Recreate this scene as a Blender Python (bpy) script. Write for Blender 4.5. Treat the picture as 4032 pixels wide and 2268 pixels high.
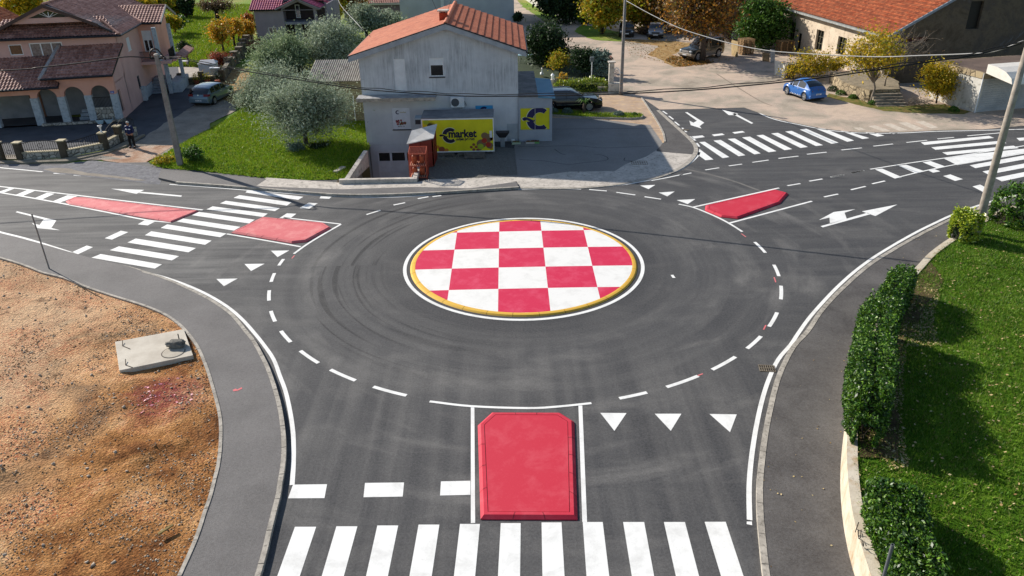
import bpy, bmesh, math, random
import numpy as np
from mathutils import Vector, Matrix, noise
from mathutils.geometry import tessellate_polygon
R = math.radians
random.seed(7)
SC = bpy.context.scene
COL = SC.collection
for o in list(bpy.data.objects):
    bpy.data.objects.remove(o)

# ------------------------------------------------------------------ camera, sky, sun, exposure
PITCH, ROLL, FPX, CAMH = R(26.86183545), R(1.14023518), 3019.4657, 14.0     # recovered from the round island and the crossings
cam = bpy.data.cameras.new('camera')
camo = bpy.data.objects.new('camera', cam)
COL.objects.link(camo)
cam.sensor_fit = 'HORIZONTAL'
cam.sensor_width = 36.0
cam.lens = FPX / 4032 * 36.0
cam.clip_start, cam.clip_end = 0.1, 2000
_R0, _U0, _F0 = Vector((1, 0, 0)), Vector((0, math.sin(PITCH), math.cos(PITCH))), Vector((0, math.cos(PITCH), -math.sin(PITCH)))
_c, _s = math.cos(ROLL), math.sin(ROLL)
_Rr, _Uu = _R0 * _c - _U0 * _s, _R0 * _s + _U0 * _c
_m = Matrix((( _Rr.x, _Uu.x, -_F0.x, 0), (_Rr.y, _Uu.y, -_F0.y, 0), (_Rr.z, _Uu.z, -_F0.z, CAMH), (0, 0, 0, 1)))
camo.matrix_world = _m
SC.camera = camo

SUN_EL, SUN_DIR = R(29.0), Vector((-0.786, 0.618, 0))       # light comes from behind and to the left
w = bpy.data.worlds.new('World')
SC.world = w
w.use_nodes = True
nt = w.node_tree
bg = nt.nodes['Background']
sky = nt.nodes.new('ShaderNodeTexSky')
sky.sky_type = 'NISHITA'
sky.sun_disc = False
sky.sun_elevation = SUN_EL
sky.sun_rotation = math.atan2(SUN_DIR.x, SUN_DIR.y)
sky.air_density = 1.0
sky.dust_density = 0.6
nt.links.new(sky.outputs[0], bg.inputs[0])
bg.inputs[1].default_value = 0.095
sl = bpy.data.lights.new('sun', 'SUN')
sl.energy = 5.0
sl.angle = R(0.5)
sl.color = (1.0, 0.93, 0.84)
so = bpy.data.objects.new('sun', sl)
COL.objects.link(so)
sd = Vector((SUN_DIR.x * math.cos(SUN_EL), SUN_DIR.y * math.cos(SUN_EL), math.sin(SUN_EL))).normalized()
so.rotation_euler = sd.to_track_quat('Z', 'Y').to_euler()
SC.view_settings.view_transform = 'Standard'
SC.view_settings.look = 'None'
SC.view_settings.exposure = 0.45
SC.view_settings.gamma = 1.0
SC.cycles.max_bounces = 5
SC.cycles.transparent_max_bounces = 6

# ------------------------------------------------------------------ photo measurements -> metres on the ground
# each key is a crop of the photograph in which points were read: (x offset, y offset, scale)
CR = {'T1': (0, 0, 2.07), 'T2': (900, 0, 2.07), 'T3': (1300, 0, 1.907), 'T4': (2000, 0, 2.07), 'T5': (3000, 0, 2.0698),
      'M1': (0, 600, 1.9167), 'M2': (1344, 600, 1.9167), 'M3': (2688, 600, 1.9167), 'B1': (0, 1300, 1.497),
      'B2': (1000, 1500, 1.171), 'B3': (2900, 1300, 1.4965), 'D': (0, 0, 1 / 1.5652), 'Z1': (3500, 0, 3.6222),
      'Z2': (2400, 0, 3.6229), 'Z3': (0, 440, 4.5288), 'Z4': (480, 380, 4.8295), 'Z5': (1380, 400, 3.1415),
      'Z6': (550, 0, 3.6233), 'Z7': (1900, 0, 1.95), 'W1': (3300, 1950, 2.577), 'P1': (400, 60, 2.047), 'P2': (0, 0, 1.638)}
def ray(n, x, y):
    ox, oy, s = CR[n]
    xr = (ox + x / s - 2016) / FPX
    yr = -(oy + y / s - 1134) / FPX
    a, b = _c * xr + _s * yr, -_s * xr + _c * yr
    return (a, math.cos(PITCH) + b * math.sin(PITCH), -math.sin(PITCH) + b * math.cos(PITCH))
def G(n, x, y, z=0.0):
    d = ray(n, x, y)
    t = (z - CAMH) / d[2]
    return Vector((d[0] * t, d[1] * t, z))
def g2(n, pts, z=0.0):
    return [G(n, a, b, z).xy for a, b in pts]
def gm(lst, z=0.0):
    out = []
    for n, pts in lst:
        out += [Vector(p) for p in pts] if n == 'W' else g2(n, pts, z)
    return out
class Frame:
    """vertical working frame: origin on the ground, angle of the facade; reads facade points as (u, z) at depth v"""
    def __init__(s, o, deg):
        s.o = Vector((o[0], o[1])); s.deg = deg
        s.u = Vector((math.cos(R(deg)), math.sin(R(deg)))); s.v = Vector((-s.u.y, s.u.x))
    def __call__(s, n, x, y, v=0.0):
        d = ray(n, x, y)
        o = s.o + s.v * v
        t = o.dot(s.v) / (d[0] * s.v.x + d[1] * s.v.y)
        p = Vector((d[0] * t, d[1] * t)) - s.o
        return p.dot(s.u), CAMH + d[2] * t
    def side(s, n, x, y, u=0.0):
        d = ray(n, x, y)
        o = s.o + s.u * u
        t = o.dot(s.u) / (d[0] * s.u.x + d[1] * s.u.y)
        p = Vector((d[0] * t, d[1] * t)) - s.o
        return p.dot(s.v), CAMH + d[2] * t
    def w(s, u, v, z=0):
        p = s.o + s.u * u + s.v * v
        return Vector((p.x, p.y, z))

# ------------------------------------------------------------------ object helpers
def link(o, parent=None):
    COL.objects.link(o)
    if parent: o.parent = parent
    return o
def tag(o, label, cat, group=None, kind=None):
    o['label'] = label; o['category'] = cat
    if group: o['group'] = group
    if kind: o['kind'] = kind
    return o
def thing(name, label, cat, loc=(0, 0, 0), rot=0, group=None):
    o = bpy.data.objects.new(name, None)
    o.empty_display_size = 0.2
    link(o)
    o.location = loc; o.rotation_euler = (0, 0, rot)
    return tag(o, label, cat, group)
class MB:
    def __init__(s, M=None):
        s.v = []; s.f = []; s.mi = []; s.M = M; s.k = 0
    def add(s, vs, fs):
        b = len(s.v)
        s.v += [tuple(s.M @ Vector(p)) if s.M else tuple(p) for p in vs]
        s.f += [tuple(b + i for i in f) for f in fs]
        s.mi += [s.k] * len(fs)
        return s
    def box(s, x0, x1, y0, y1, z0, z1):
        return s.add([(x0, y0, z0), (x1, y0, z0), (x1, y1, z0), (x0, y1, z0), (x0, y0, z1), (x1, y0, z1), (x1, y1, z1), (x0, y1, z1)],
                     [(0, 3, 2, 1), (4, 5, 6, 7), (0, 1, 5, 4), (1, 2, 6, 5), (2, 3, 7, 6), (3, 0, 4, 7)])
    def hexa(s, b, t):
        return s.add(list(b) + list(t), [(3, 2, 1, 0), (4, 5, 6, 7), (0, 1, 5, 4), (1, 2, 6, 5), (2, 3, 7, 6), (3, 0, 4, 7)])
    def tube(s, a, b, r0, r1=None, n=8, cap=True):
        r1 = r0 if r1 is None else r1
        a, b = Vector(a), Vector(b)
        d = (b - a).normalized() if (b - a).length > 1e-9 else Vector((0, 0, 1))
        e = d.orthogonal().normalized(); h = d.cross(e)
        vs = [a + (e * math.cos(t) + h * math.sin(t)) * r0 for t in [2 * math.pi * i / n for i in range(n)]]
        vs += [b + (e * math.cos(t) + h * math.sin(t)) * r1 for t in [2 * math.pi * i / n for i in range(n)]]
        fs = [(i, (i + 1) % n, n + (i + 1) % n, n + i) for i in range(n)]
        if cap: fs += [tuple(range(n))[::-1], tuple(range(n, 2 * n))]
        return s.add(vs, fs)
    def path(s, pts, rs, n=8):
        pts = [Vector(p) for p in pts]
        if not hasattr(rs, '__len__'): rs = [rs] * len(pts)
        vs = []; e = None
        for i, p in enumerate(pts):
            d = (pts[min(i + 1, len(pts) - 1)] - pts[max(i - 1, 0)]).normalized()
            e = d.orthogonal().normalized() if e is None else (e - d * e.dot(d)).normalized()
            h = d.cross(e)
            vs += [p + (e * math.cos(2 * math.pi * k / n) + h * math.sin(2 * math.pi * k / n)) * rs[i] for k in range(n)]
        fs = [(i * n + k, i * n + (k + 1) % n, (i + 1) * n + (k + 1) % n, (i + 1) * n + k) for i in range(len(pts) - 1) for k in range(n)]
        fs += [tuple(range(n))[::-1], tuple(range((len(pts) - 1) * n, len(pts) * n))]
        return s.add(vs, fs)
    def prism(s, poly, z0, z1, plane='xy', bevel=0, top=True, bot=True):
        """extrude a 2-D outline; plane xz extrudes along y"""
        pts = [Vector((p[0], p[1])) for p in poly]
        area = sum(pts[i].x * pts[(i + 1) % len(pts)].y - pts[(i + 1) % len(pts)].x * pts[i].y for i in range(len(pts)))
        if area < 0: pts.reverse()
        tris = tessellate_polygon([[Vector((p.x, p.y, 0)) for p in pts]])
        f3 = (lambda p, z: (p.x, p.y, z)) if plane == 'xy' else ((lambda p, z: (p.x, z, p.y)) if plane == 'xz' else (lambda p, z: (z, p.x, p.y)))
        n = len(pts)
        vs = [f3(p, z0) for p in pts] + [f3(p, z1) for p in pts]
        fs = [(i, (i + 1) % n, n + (i + 1) % n, n + i) for i in range(n)]
        for t in tris:
            a, b, c = t
            if (pts[b] - pts[a]).cross(pts[c] - pts[a]) < 0: a, c = c, a
            if top: fs.append((n + a, n + b, n + c))
            if bot: fs.append((c, b, a))
        if plane == 'xz': fs = [f[::-1] for f in fs]
        return s.add(vs, fs)
    def sphere(s, c, rx, ry=None, rz=None, n=10, m=6):
        ry = ry or rx; rz = rz or rx
        vs = [(c[0], c[1], c[2] - rz)]
        for j in range(1, m):
            t = math.pi * j / m - math.pi / 2
            vs += [(c[0] + rx * math.cos(t) * math.cos(2 * math.pi * i / n), c[1] + ry * math.cos(t) * math.sin(2 * math.pi * i / n), c[2] + rz * math.sin(t)) for i in range(n)]
        vs.append((c[0], c[1], c[2] + rz))
        fs = [(0, 1 + (i + 1) % n, 1 + i) for i in range(n)]
        for j in range(m - 2):
            fs += [(1 + j * n + i, 1 + j * n + (i + 1) % n, 1 + (j + 1) * n + (i + 1) % n, 1 + (j + 1) * n + i) for i in range(n)]
        L = len(vs) - 1; b = 1 + (m - 2) * n
        fs += [(b + i, b + (i + 1) % n, L) for i in range(n)]
        return s.add(vs, fs)
    def lathe(s, prof, c=(0, 0, 0), n=16):
        vs = [(c[0] + r * math.cos(2 * math.pi * i / n), c[1] + r * math.sin(2 * math.pi * i / n), c[2] + z) for r, z in prof for i in range(n)]
        fs = [(j * n + i, j * n + (i + 1) % n, (j + 1) * n + (i + 1) % n, (j + 1) * n + i) for j in range(len(prof) - 1) for i in range(n)]
        fs += [tuple(range(n))[::-1], tuple(range((len(prof) - 1) * n, len(prof) * n))]
        return s.add(vs, fs)
    def build(s, name, mats, parent=None, smooth=False, bevel=0, loc=None):
        me = bpy.data.meshes.new(name)
        me.from_pydata(s.v, [], s.f)
        if not isinstance(mats, (list, tuple)): mats = [mats]
        for m in mats: me.materials.append(m)
        if len(mats) > 1: me.polygons.foreach_set('material_index', s.mi)
        if smooth: me.polygons.foreach_set('use_smooth', [True] * len(me.polygons))
        me.update()
        o = bpy.data.objects.new(name, me)
        link(o, parent)
        if loc is not None: o.location = loc
        if bevel:
            b = o.modifiers.new('bevel', 'BEVEL'); b.width = bevel; b.segments = 2; b.limit_method = 'ANGLE'; b.angle_limit = R(40)
        return o
def smooth_angle(o, deg=35):
    o.data.polygons.foreach_set('use_smooth', [True] * len(o.data.polygons))
    try:
        o.data.set_sharp_from_angle(angle=R(deg))
    except Exception:
        pass
    return o
def struct(name, mb, mat, label=None, **k):
    o = mb.build(name, mat, **k); o['kind'] = 'structure'
    if label: o['label'] = label
    return o
def copy_tree(o, parent=None):
    c = o.copy(); COL.objects.link(c); c.parent = parent
    for ch in list(o.children): copy_tree(ch, c)
    return c

# ------------------------------------------------------------------ materials
def hx(h):
    h = h.lstrip('#')
    return tuple((lambda v: v / 12.92 if v <= .04045 else ((v + .055) / 1.055) ** 2.4)(int(h[i:i + 2], 16) / 255) for i in (0, 2, 4)) + (1,)
class NB:
    """small node builder"""
    def __init__(s, name):
        s.m = bpy.data.materials.new(name); s.m.use_nodes = True
        s.t = s.m.node_tree; s.b = s.t.nodes['Principled BSDF']
        s.tc = s.t.nodes.new('ShaderNodeTexCoord'); s.co = s.tc.outputs['Object']
    def n(s, typ, **k):
        nd = s.t.nodes.new('ShaderNode' + typ)
        for a, b in k.items(): setattr(nd, a, b)
        return nd
    def l(s, a, b): s.t.links.new(a, b)
    def map(s, scale=(1, 1, 1), rot=(0, 0, 0), src=None):
        m = s.n('Mapping'); m.inputs['Scale'].default_value = scale; m.inputs['Rotation'].default_value = rot
        s.l(src or s.co, m.inputs[0]); return m.outputs[0]
    def noise(s, scale, detail=5, rough=.55, co=None, dist=0):
        n = s.n('TexNoise'); n.inputs['Scale'].default_value = scale; n.inputs['Detail'].default_value = detail
        n.inputs['Roughness'].default_value = rough; n.inputs['Distortion'].default_value = dist
        s.l(co or s.co, n.inputs['Vector']); return n.outputs['Fac']
    def voro(s, scale, co=None, feat='F1', out='Distance', rnd=1):
        n = s.n('TexVoronoi', feature=feat); n.inputs['Scale'].default_value = scale; n.inputs['Randomness'].default_value = rnd
        s.l(co or s.co, n.inputs['Vector']); return n.outputs[out]
    def ramp(s, fac, stops, interp='LINEAR'):
        r = s.n('ValToRGB'); r.color_ramp.interpolation = interp
        e = r.color_ramp.elements
        while len(e) < len(stops): e.new(0.5)
        for i, (p, c) in enumerate(stops):
            e[i].position = p
            e[i].color = c if len(c) == 4 else (*c, 1)
        s.l(fac, r.inputs[0]); return r.outputs[0]
    def mix(s, fac, a, b, typ='MIX'):
        m = s.n('Mix', data_type='RGBA', blend_type=typ)
        for i, v in ((0, fac), (6, a), (7, b)):
            if isinstance(v, (int, float)): m.inputs[i].default_value = v
            elif isinstance(v, tuple): m.inputs[i].default_value = v
            else: s.l(v, m.inputs[i])
        return m.outputs[2]
    def math(s, op, a, b=0.0, c=0.0):
        m = s.n('Math', operation=op)
        for i, v in ((0, a), (1, b), (2, c)):
            if isinstance(v, (int, float)): m.inputs[i].default_value = v
            else: s.l(v, m.inputs[i])
        return m.outputs[0]
    def bump(s, h, strength=.4, dist=.02):
        b = s.n('Bump'); b.inputs['Strength'].default_value = strength; b.inputs['Distance'].default_value = dist
        s.l(h, b.inputs['Height']); s.l(b.outputs[0], s.b.inputs['Normal'])
    def col(s, c):
        if isinstance(c, tuple): s.b.inputs['Base Color'].default_value = c
        else: s.l(c, s.b.inputs['Base Color'])
    def fin(s, rough=.8, metal=0, spec=.4):
        s.b.inputs['Roughness'].default_value = rough; s.b.inputs['Metallic'].default_value = metal
        s.b.inputs['Specular IOR Level'].default_value = spec
        return s.m
K = (0, 0, 0, 1); Wt = (1, 1, 1, 1)
def nm(name, c1, c2, scale=2.0, rough=.8, bump=0.0, bscale=40, metal=0, spec=.35, c3=None, s3=8, stretch=(1, 1, 1), lo=.35, hi=.65, bdist=.02):
    """two or three tones broken up by noise, with optional bump"""
    b = NB(name)
    co = b.map(stretch) if stretch != (1, 1, 1) else b.co
    f = b.ramp(b.noise(scale, 6, .6, co), [(lo, K), (hi, Wt)])
    c = b.mix(f, hx(c1), hx(c2))
    if c3: c = b.mix(b.ramp(b.noise(s3, 5, .65, co), [(.52, K), (.7, Wt)]), c, hx(c3))
    b.col(c)
    if bump: b.bump(b.noise(bscale, 4, .6), bump, bdist)
    return b.fin(rough, metal, spec)
def plain(name, c, rough=.6, metal=0, spec=.4):
    b = NB(name)
    b.col(b.mix(b.ramp(b.noise(3, 5), [(.3, K), (.7, Wt)]), hx(c), tuple(v * .85 for v in hx(c)[:3]) + (1,)))
    return b.fin(rough, metal, spec)
def glass_mat(name, c='#0b0f14', rough=.06):
    b = NB(name); b.col(hx(c)); return b.fin(rough, 0, .9)

# ---- asphalt with tyre wear that follows the roundabout
RC = (0.516, 30.089)
def asphalt_mat(name, dark, light, wear=True):
    b = NB(name)
    sep = b.n('SeparateXYZ'); b.l(b.co, sep.inputs[0])
    x = b.math('SUBTRACT', sep.outputs[0], RC[0]); y = b.math('SUBTRACT', sep.outputs[1], RC[1])
    r = b.math('SQRT', b.math('ADD', b.math('MULTIPLY', x, x), b.math('MULTIPLY', y, y)))
    ang = b.math('ARCTAN2', y, x)
    base = b.mix(b.ramp(b.noise(.35, 5, .6), [(.3, K), (.7, Wt)]), hx(dark), hx(light))
    if wear:
        cb = b.n('CombineXYZ'); b.l(b.math('MULTIPLY', r, 1.0), cb.inputs[0]); b.l(b.math('MULTIPLY', ang, .35), cb.inputs[1])
        rings = b.ramp(b.noise(1.9, 4, .55, cb.outputs[0], .15), [(.36, K), (.62, Wt)])
        near = b.ramp(b.math('DIVIDE', r, 12.0), [(.44, K), (.5, Wt), (.8, Wt), (1.0, K)])
        base = b.mix(b.math('MULTIPLY', b.math('MULTIPLY', rings, near), .6), base, hx('#646361'))
        # rubber arcs left by tight turning
        cb2 = b.n('CombineXYZ'); b.l(b.math('MULTIPLY', r, 2.6), cb2.inputs[0]); b.l(b.math('MULTIPLY', ang, .55), cb2.inputs[1])
        arcs = b.ramp(b.noise(1.5, 3, .5, cb2.outputs[0]), [(.53, K), (.6, Wt)])
        left = b.ramp(b.math('MULTIPLY_ADD', x, -.06, .35), [(.35, K), (.75, Wt)])
        band = b.ramp(b.math('DIVIDE', r, 12.0), [(.47, K), (.55, Wt), (.76, Wt), (.84, K)])
        base = b.mix(b.math('MULTIPLY', b.math('MULTIPLY', arcs, band), b.math('MULTIPLY', left, 1.0)), base, hx('#19191b'))
        # straight streaks on the approaches
        south = b.ramp(b.math('MULTIPLY_ADD', y, -.1, -.55), [(0, K), (.35, Wt)])
        st = b.ramp(b.noise(2.0, 4, .5, b.map((1.0, .035, 1))), [(.4, K), (.64, Wt)])
        base = b.mix(b.math('MULTIPLY', b.math('MULTIPLY', st, south), .55), base, hx('#72706d'))
        west = b.ramp(b.math('MULTIPLY_ADD', x, -.08, -.6), [(0, K), (.5, Wt)])
        st2 = b.ramp(b.noise(2.0, 5, .6, b.map((.08, 1.0, 1), (0, 0, R(26)))), [(.38, K), (.62, Wt)])
        base = b.mix(b.math('MULTIPLY', b.math('MULTIPLY', st2, west), .65), base, hx('#84837f'))
        east = b.ramp(b.math('MULTIPLY_ADD', x, .09, -.6), [(0, K), (.5, Wt)])
        st3 = b.ramp(b.noise(2.0, 5, .6, b.map((.08, 1.0, 1), (0, 0, R(-34)))), [(.42, K), (.64, Wt)])
        base = b.mix(b.math('MULTIPLY', b.math('MULTIPLY', st3, east), .5), base, hx('#676663'))
        dust = b.ramp(b.noise(.3, 6, .6, b.map((1, 1.5, 1)), .6), [(.5, K), (.75, Wt)])
        base = b.mix(b.math('MULTIPLY', dust, .4), base, hx('#85827d'))
        # pale dusty plumes swept outwards by turning wheels, and a dark ring round the island
        cb3 = b.n('CombineXYZ'); b.l(b.math('MULTIPLY', r, .9), cb3.inputs[0]); b.l(b.math('MULTIPLY_ADD', ang, 3.2, b.math('MULTIPLY', r, -.28)), cb3.inputs[1])
        pl = b.ramp(b.noise(.9, 5, .55, cb3.outputs[0], .3), [(.52, K), (.74, Wt)])
        fr = b.ramp(b.math('DIVIDE', r, 20.0), [(.30, K), (.42, Wt), (.75, Wt), (1.0, K)])
        base = b.mix(b.math('MULTIPLY', b.math('MULTIPLY', pl, fr), .6), base, hx('#8f8c87'))
        dr = b.ramp(b.math('ADD', b.math('DIVIDE', r, 12.0), b.math('MULTIPLY_ADD', b.noise(.5, 4), .12, -.06)), [(.44, Wt), (.62, K)])
        base = b.mix(b.math('MULTIPLY', dr, .35), base, hx('#262628'))
    bl_ = b.ramp(b.noise(.7, 7, .68, None, .4), [(.36, K), (.64, Wt)])
    base = b.mix(b.math('MULTIPLY', bl_, .28), base, hx('#8d8a86') if not wear else hx('#2b2b2d'))
    sp_ = b.ramp(b.noise(5.5, 6, .75), [(.60, K), (.72, Wt)])
    base = b.mix(b.math('MULTIPLY', sp_, .35), base, hx('#2e2c2b'))
    grain = b.voro(38, out='Color', feat='F1')
    g = b.n('SeparateColor'); b.l(grain, g.inputs[0])
    base = b.mix(.38, base, b.mix(b.ramp(g.outputs[0], [(.1, K), (.9, Wt)]), hx('#1d1d1f'), hx('#909090')), 'OVERLAY')
    fine = b.ramp(b.noise(14, 5, .75), [(.35, K), (.65, Wt)])
    base = b.mix(b.math('MULTIPLY', fine, .16), base, hx('#8f8f90'))
    b.col(base)
    b.bump(b.math('ADD', b.voro(38), b.noise(20, 4)), .35, .012)
    return b.fin(.82, 0, .35)
M = {}
M['asphalt'] = asphalt_mat('new_asphalt', '#38383a', '#4b4b4c')
M['walk_l'] = asphalt_mat('pavement_asphalt', '#63605e', '#767270', False)
M['walk_r'] = asphalt_mat('dark_pavement_asphalt', '#474341', '#57524e', False)
M['old_asphalt'] = asphalt_mat('worn_forecourt_asphalt', '#84817c', '#9b9894', False)
def paint_mat(name, c, wear='#a8a7a3', amt=.5, red=False):
    b = NB(name)
    f = b.ramp(b.noise(1.3, 8, .72, None, .25), [(.48, K), (.8, Wt)])
    f2 = b.ramp(b.noise(26, 4, .7), [(.58, K), (.7, Wt)])
    base = b.mix(b.math('MULTIPLY', f, amt), hx(c), hx(wear))
    base = b.mix(b.math('MULTIPLY', f2, amt * .45), base, hx(wear))
    b.col(base)
    b.bump(b.voro(45), .2, .006)
    return b.fin(.7, 0, .3)
M['white'] = paint_mat('white_road_paint', '#e6e6e2', '#a3a19c', .6)
M['redpaint'] = paint_mat('red_island_paint', '#c22c40', '#d4606a', .6)
M['redlight'] = paint_mat('faded_red_island_paint', '#cf676a', '#e29f99', .85)
M['checker_red'] = paint_mat('red_checker_paint', '#c8234a', '#dc5f78', .75)
M['checker_white'] = paint_mat('white_checker_paint', '#e4e3de', '#b9b7b0', .6)
M['yellow'] = paint_mat('yellow_kerb_paint', '#dcb043', '#d99a45', .9)
M['kerb'] = nm('concrete_kerb', '#b5aea2', '#8f897f', 3, .85, .3, 30, c3='#6f6a62', s3=9)
M['concrete'] = nm('pale_concrete', '#c9c1b6', '#aca59b', 1.4, .85, .25, 25, c3='#7d776e', s3=5)
def ground_mat(name, cols, scale, bump=.6, bs=12, dist=.05, rough=.95, fine=18):
    b = NB(name)
    n1 = b.noise(scale, 8, .65, None, .4)
    st = [(.28 + .44 * i / (len(cols) - 1), hx(c)) for i, c in enumerate(cols)]
    c = b.ramp(n1, st)
    f = b.ramp(b.noise(fine, 6, .75), [(.3, K), (.7, Wt)])
    c = b.mix(.5, c, b.mix(f, hx('#3a3a3a'), hx('#b8b8b8')), 'OVERLAY')
    b.col(c)
    b.bump(b.noise(bs, 8, .7), bump, dist)
    return b.fin(rough, 0, .15)
M['dirt'] = ground_mat('orange_brown_dirt', ['#70482c', '#9a6a44', '#b78a63', '#cba887'], .45, .9, 9, .07)
M['orangedirt'] = ground_mat('clay_dirt', ['#8d6a50', '#b58d72', '#c7b29c', '#a39a8c'], .9, .8, 10)
M['gravel'] = ground_mat('grey_gravel', ['#8d857a', '#a59c8f', '#b8aea0'], .8, .8, 16, .04, .95, 24)
M['oldroad'] = ground_mat('old_beige_road', ['#8f8476', '#b8ab99', '#cfc1ae', '#bfb29e'], .3, .35, 14, .03, .92, 20)
M['leaflitter'] = ground_mat('ground_with_fallen_leaves', ['#7c6a4c', '#a8834f', '#b99c6c', '#8f7b5c'], 1.6, .7, 10)
M['grass'] = ground_mat('lawn_grass', ['#42630f', '#628a10', '#82a514', '#98b022'], .6, .9, 22, .05, .9, 30)
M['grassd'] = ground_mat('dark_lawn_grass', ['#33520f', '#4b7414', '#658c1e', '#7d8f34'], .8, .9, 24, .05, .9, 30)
M['grassy'] = ground_mat('dry_meadow_grass', ['#4d7a18', '#76962c', '#979a4a', '#a09c5a'], .16, .9, 18, .05, .9, 26)
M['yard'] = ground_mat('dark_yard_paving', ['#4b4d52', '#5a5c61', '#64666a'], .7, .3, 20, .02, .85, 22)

# ------------------------------------------------------------------ ground sheets
def densify(pts, step):
    out = []
    n = len(pts)
    for i in range(n):
        a, b = pts[i], pts[(i + 1) % n]
        k = max(1, int((b - a).length / step))
        out += [a.lerp(b, t / k) for t in range(k)]
    return out
def smooth_line(pts, sub=4):
    """Catmull-Rom through the measured points"""
    if len(pts) < 3: return pts
    P = [pts[0] * 2 - pts[1]] + list(pts) + [pts[-1] * 2 - pts[-2]]
    out = []
    for i in range(1, len(P) - 2):
        for k in range(sub):
            t = k / sub
            a, b, c, d = P[i - 1], P[i], P[i + 1], P[i + 2]
            out.append(.5 * ((2 * b) + (c - a) * t + (2 * a - 5 * b + 4 * c - d) * t * t + (3 * b - a - 3 * c + d) * t ** 3))
    out.append(P[-2])
    return out
def sheet(name, pts, z, mat, jit=0.0, seed=0, thick=0, label=None, hole=None):
    pts = [Vector(p) for p in pts]
    if jit:
        pts = densify(pts, jit * 2.2)
        pts = [p + Vector((noise.noise((p.x * 1.1, p.y * 1.1, seed)) + .6 * noise.noise((p.x * 4, p.y * 4, seed)),
                           noise.noise((p.x * 1.1, p.y * 1.1, seed + 9)) + .6 * noise.noise((p.x * 4, p.y * 4, seed + 9)))) * jit for p in pts]
    mb = MB()
    if thick: mb.prism(pts, z - thick, z, bot=False)
    else:
        lp = [[Vector((p.x, p.y, 0)) for p in pts]]
        if hole: lp.append([Vector((p.x, p.y, 0)) for p in hole]); pts = pts + list(hole)
        fs = []
        for a, b, c in tessellate_polygon(lp):
            if (pts[b] - pts[a]).cross(pts[c] - pts[a]) < 0: a, c = c, a
            fs.append((a, b, c))
        mb.add([(p.x, p.y, z) for p in pts], fs)
    return struct(name, mb, mat, label)
def offs(pts, d):
    out = []
    for i, p in enumerate(pts):
        t = (pts[min(i + 1, len(pts) - 1)] - pts[max(i - 1, 0)]).normalized()
        out.append(p + Vector((-t.y, t.x)) * d)
    return out
def strip(mb, pts, wd, z, z2=None):
    a, b = offs(pts, wd / 2), offs(pts, -wd / 2)
    n = len(pts)
    mb.add([(p.x, p.y, z) for p in a] + [(p.x, p.y, z) for p in b], [(n + i, n + i + 1, i + 1, i) for i in range(n - 1)])
def wall_strip(mb, pts, wd, z0, z1, zf=None):
    """solid kerb or wall of width wd following pts; zf(i) may give a varying top"""
    a, b = offs(pts, wd / 2), offs(pts, -wd / 2)
    n = len(pts)
    zt = [zf(p) if zf else z1 for p in pts]
    vs = [(p.x, p.y, z0) for p in a] + [(p.x, p.y, z0) for p in b] + [(p.x, p.y, zt[i]) for i, p in enumerate(a)] + [(p.x, p.y, zt[i]) for i, p in enumerate(b)]
    fs = []
    for i in range(n - 1):
        fs += [(3 * n + i, 3 * n + i + 1, 2 * n + i + 1, 2 * n + i), (i, 2 * n + i, 2 * n + i + 1, i + 1), (n + i, n + i + 1, 3 * n + i + 1, 3 * n + i)]
    fs += [(0, n, 3 * n, 2 * n), (n - 1, 3 * n - 1, 4 * n - 1, 2 * n - 1)]
    mb.add(vs, fs)
def inside(p, poly):
    c = False; n = len(poly); j = n - 1
    for i in range(n):
        a, b = poly[i], poly[j]
        if (a.y > p[1]) != (b.y > p[1]) and p[0] < (b.x - a.x) * (p[1] - a.y) / (b.y - a.y) + a.x: c = not c
        j = i
    return c
def inside_np(X, Y, poly):
    c = np.zeros(X.shape, bool); n = len(poly); j = n - 1
    for i in range(n):
        a, b = poly[i], poly[j]
        if a.y != b.y:
            c ^= ((a.y > Y) != (b.y > Y)) & (X < (b.x - a.x) * (Y - a.y) / (b.y - a.y) + a.x)
        j = i
    return c
def edge_dist(X, Y, poly):
    d = np.full(X.shape, 1e9)
    n = len(poly)
    for i in range(n):
        a, b = poly[i], poly[(i + 1) % n]
        ab = b - a; L = max(ab.length_squared, 1e-9)
        t = np.clip(((X - a.x) * ab.x + (Y - a.y) * ab.y) / L, 0, 1)
        d = np.minimum(d, np.hypot(X - a.x - ab.x * t, Y - a.y - ab.y * t))
    return d
def fnoise(X, Y, sc, seed=0, octv=3):
    rs = np.random.RandomState(seed)
    out = np.zeros_like(X); amp = 1.0
    for _ in range(octv):
        T = rs.rand(256, 256)
        x = X * sc + 100; y = Y * sc + 100
        xi = np.floor(x).astype(int); yi = np.floor(y).astype(int); fx = x - xi; fy = y - yi
        fx = fx * fx * (3 - 2 * fx); fy = fy * fy * (3 - 2 * fy)
        a = T[xi % 256, yi % 256]; b = T[(xi + 1) % 256, yi % 256]; c = T[xi % 256, (yi + 1) % 256]; d = T[(xi + 1) % 256, (yi + 1) % 256]
        out += amp * ((a * (1 - fx) + b * fx) * (1 - fy) + (c * (1 - fx) + d * fx) * fy - .5)
        amp *= .5; sc *= 2.1
    return out
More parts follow.
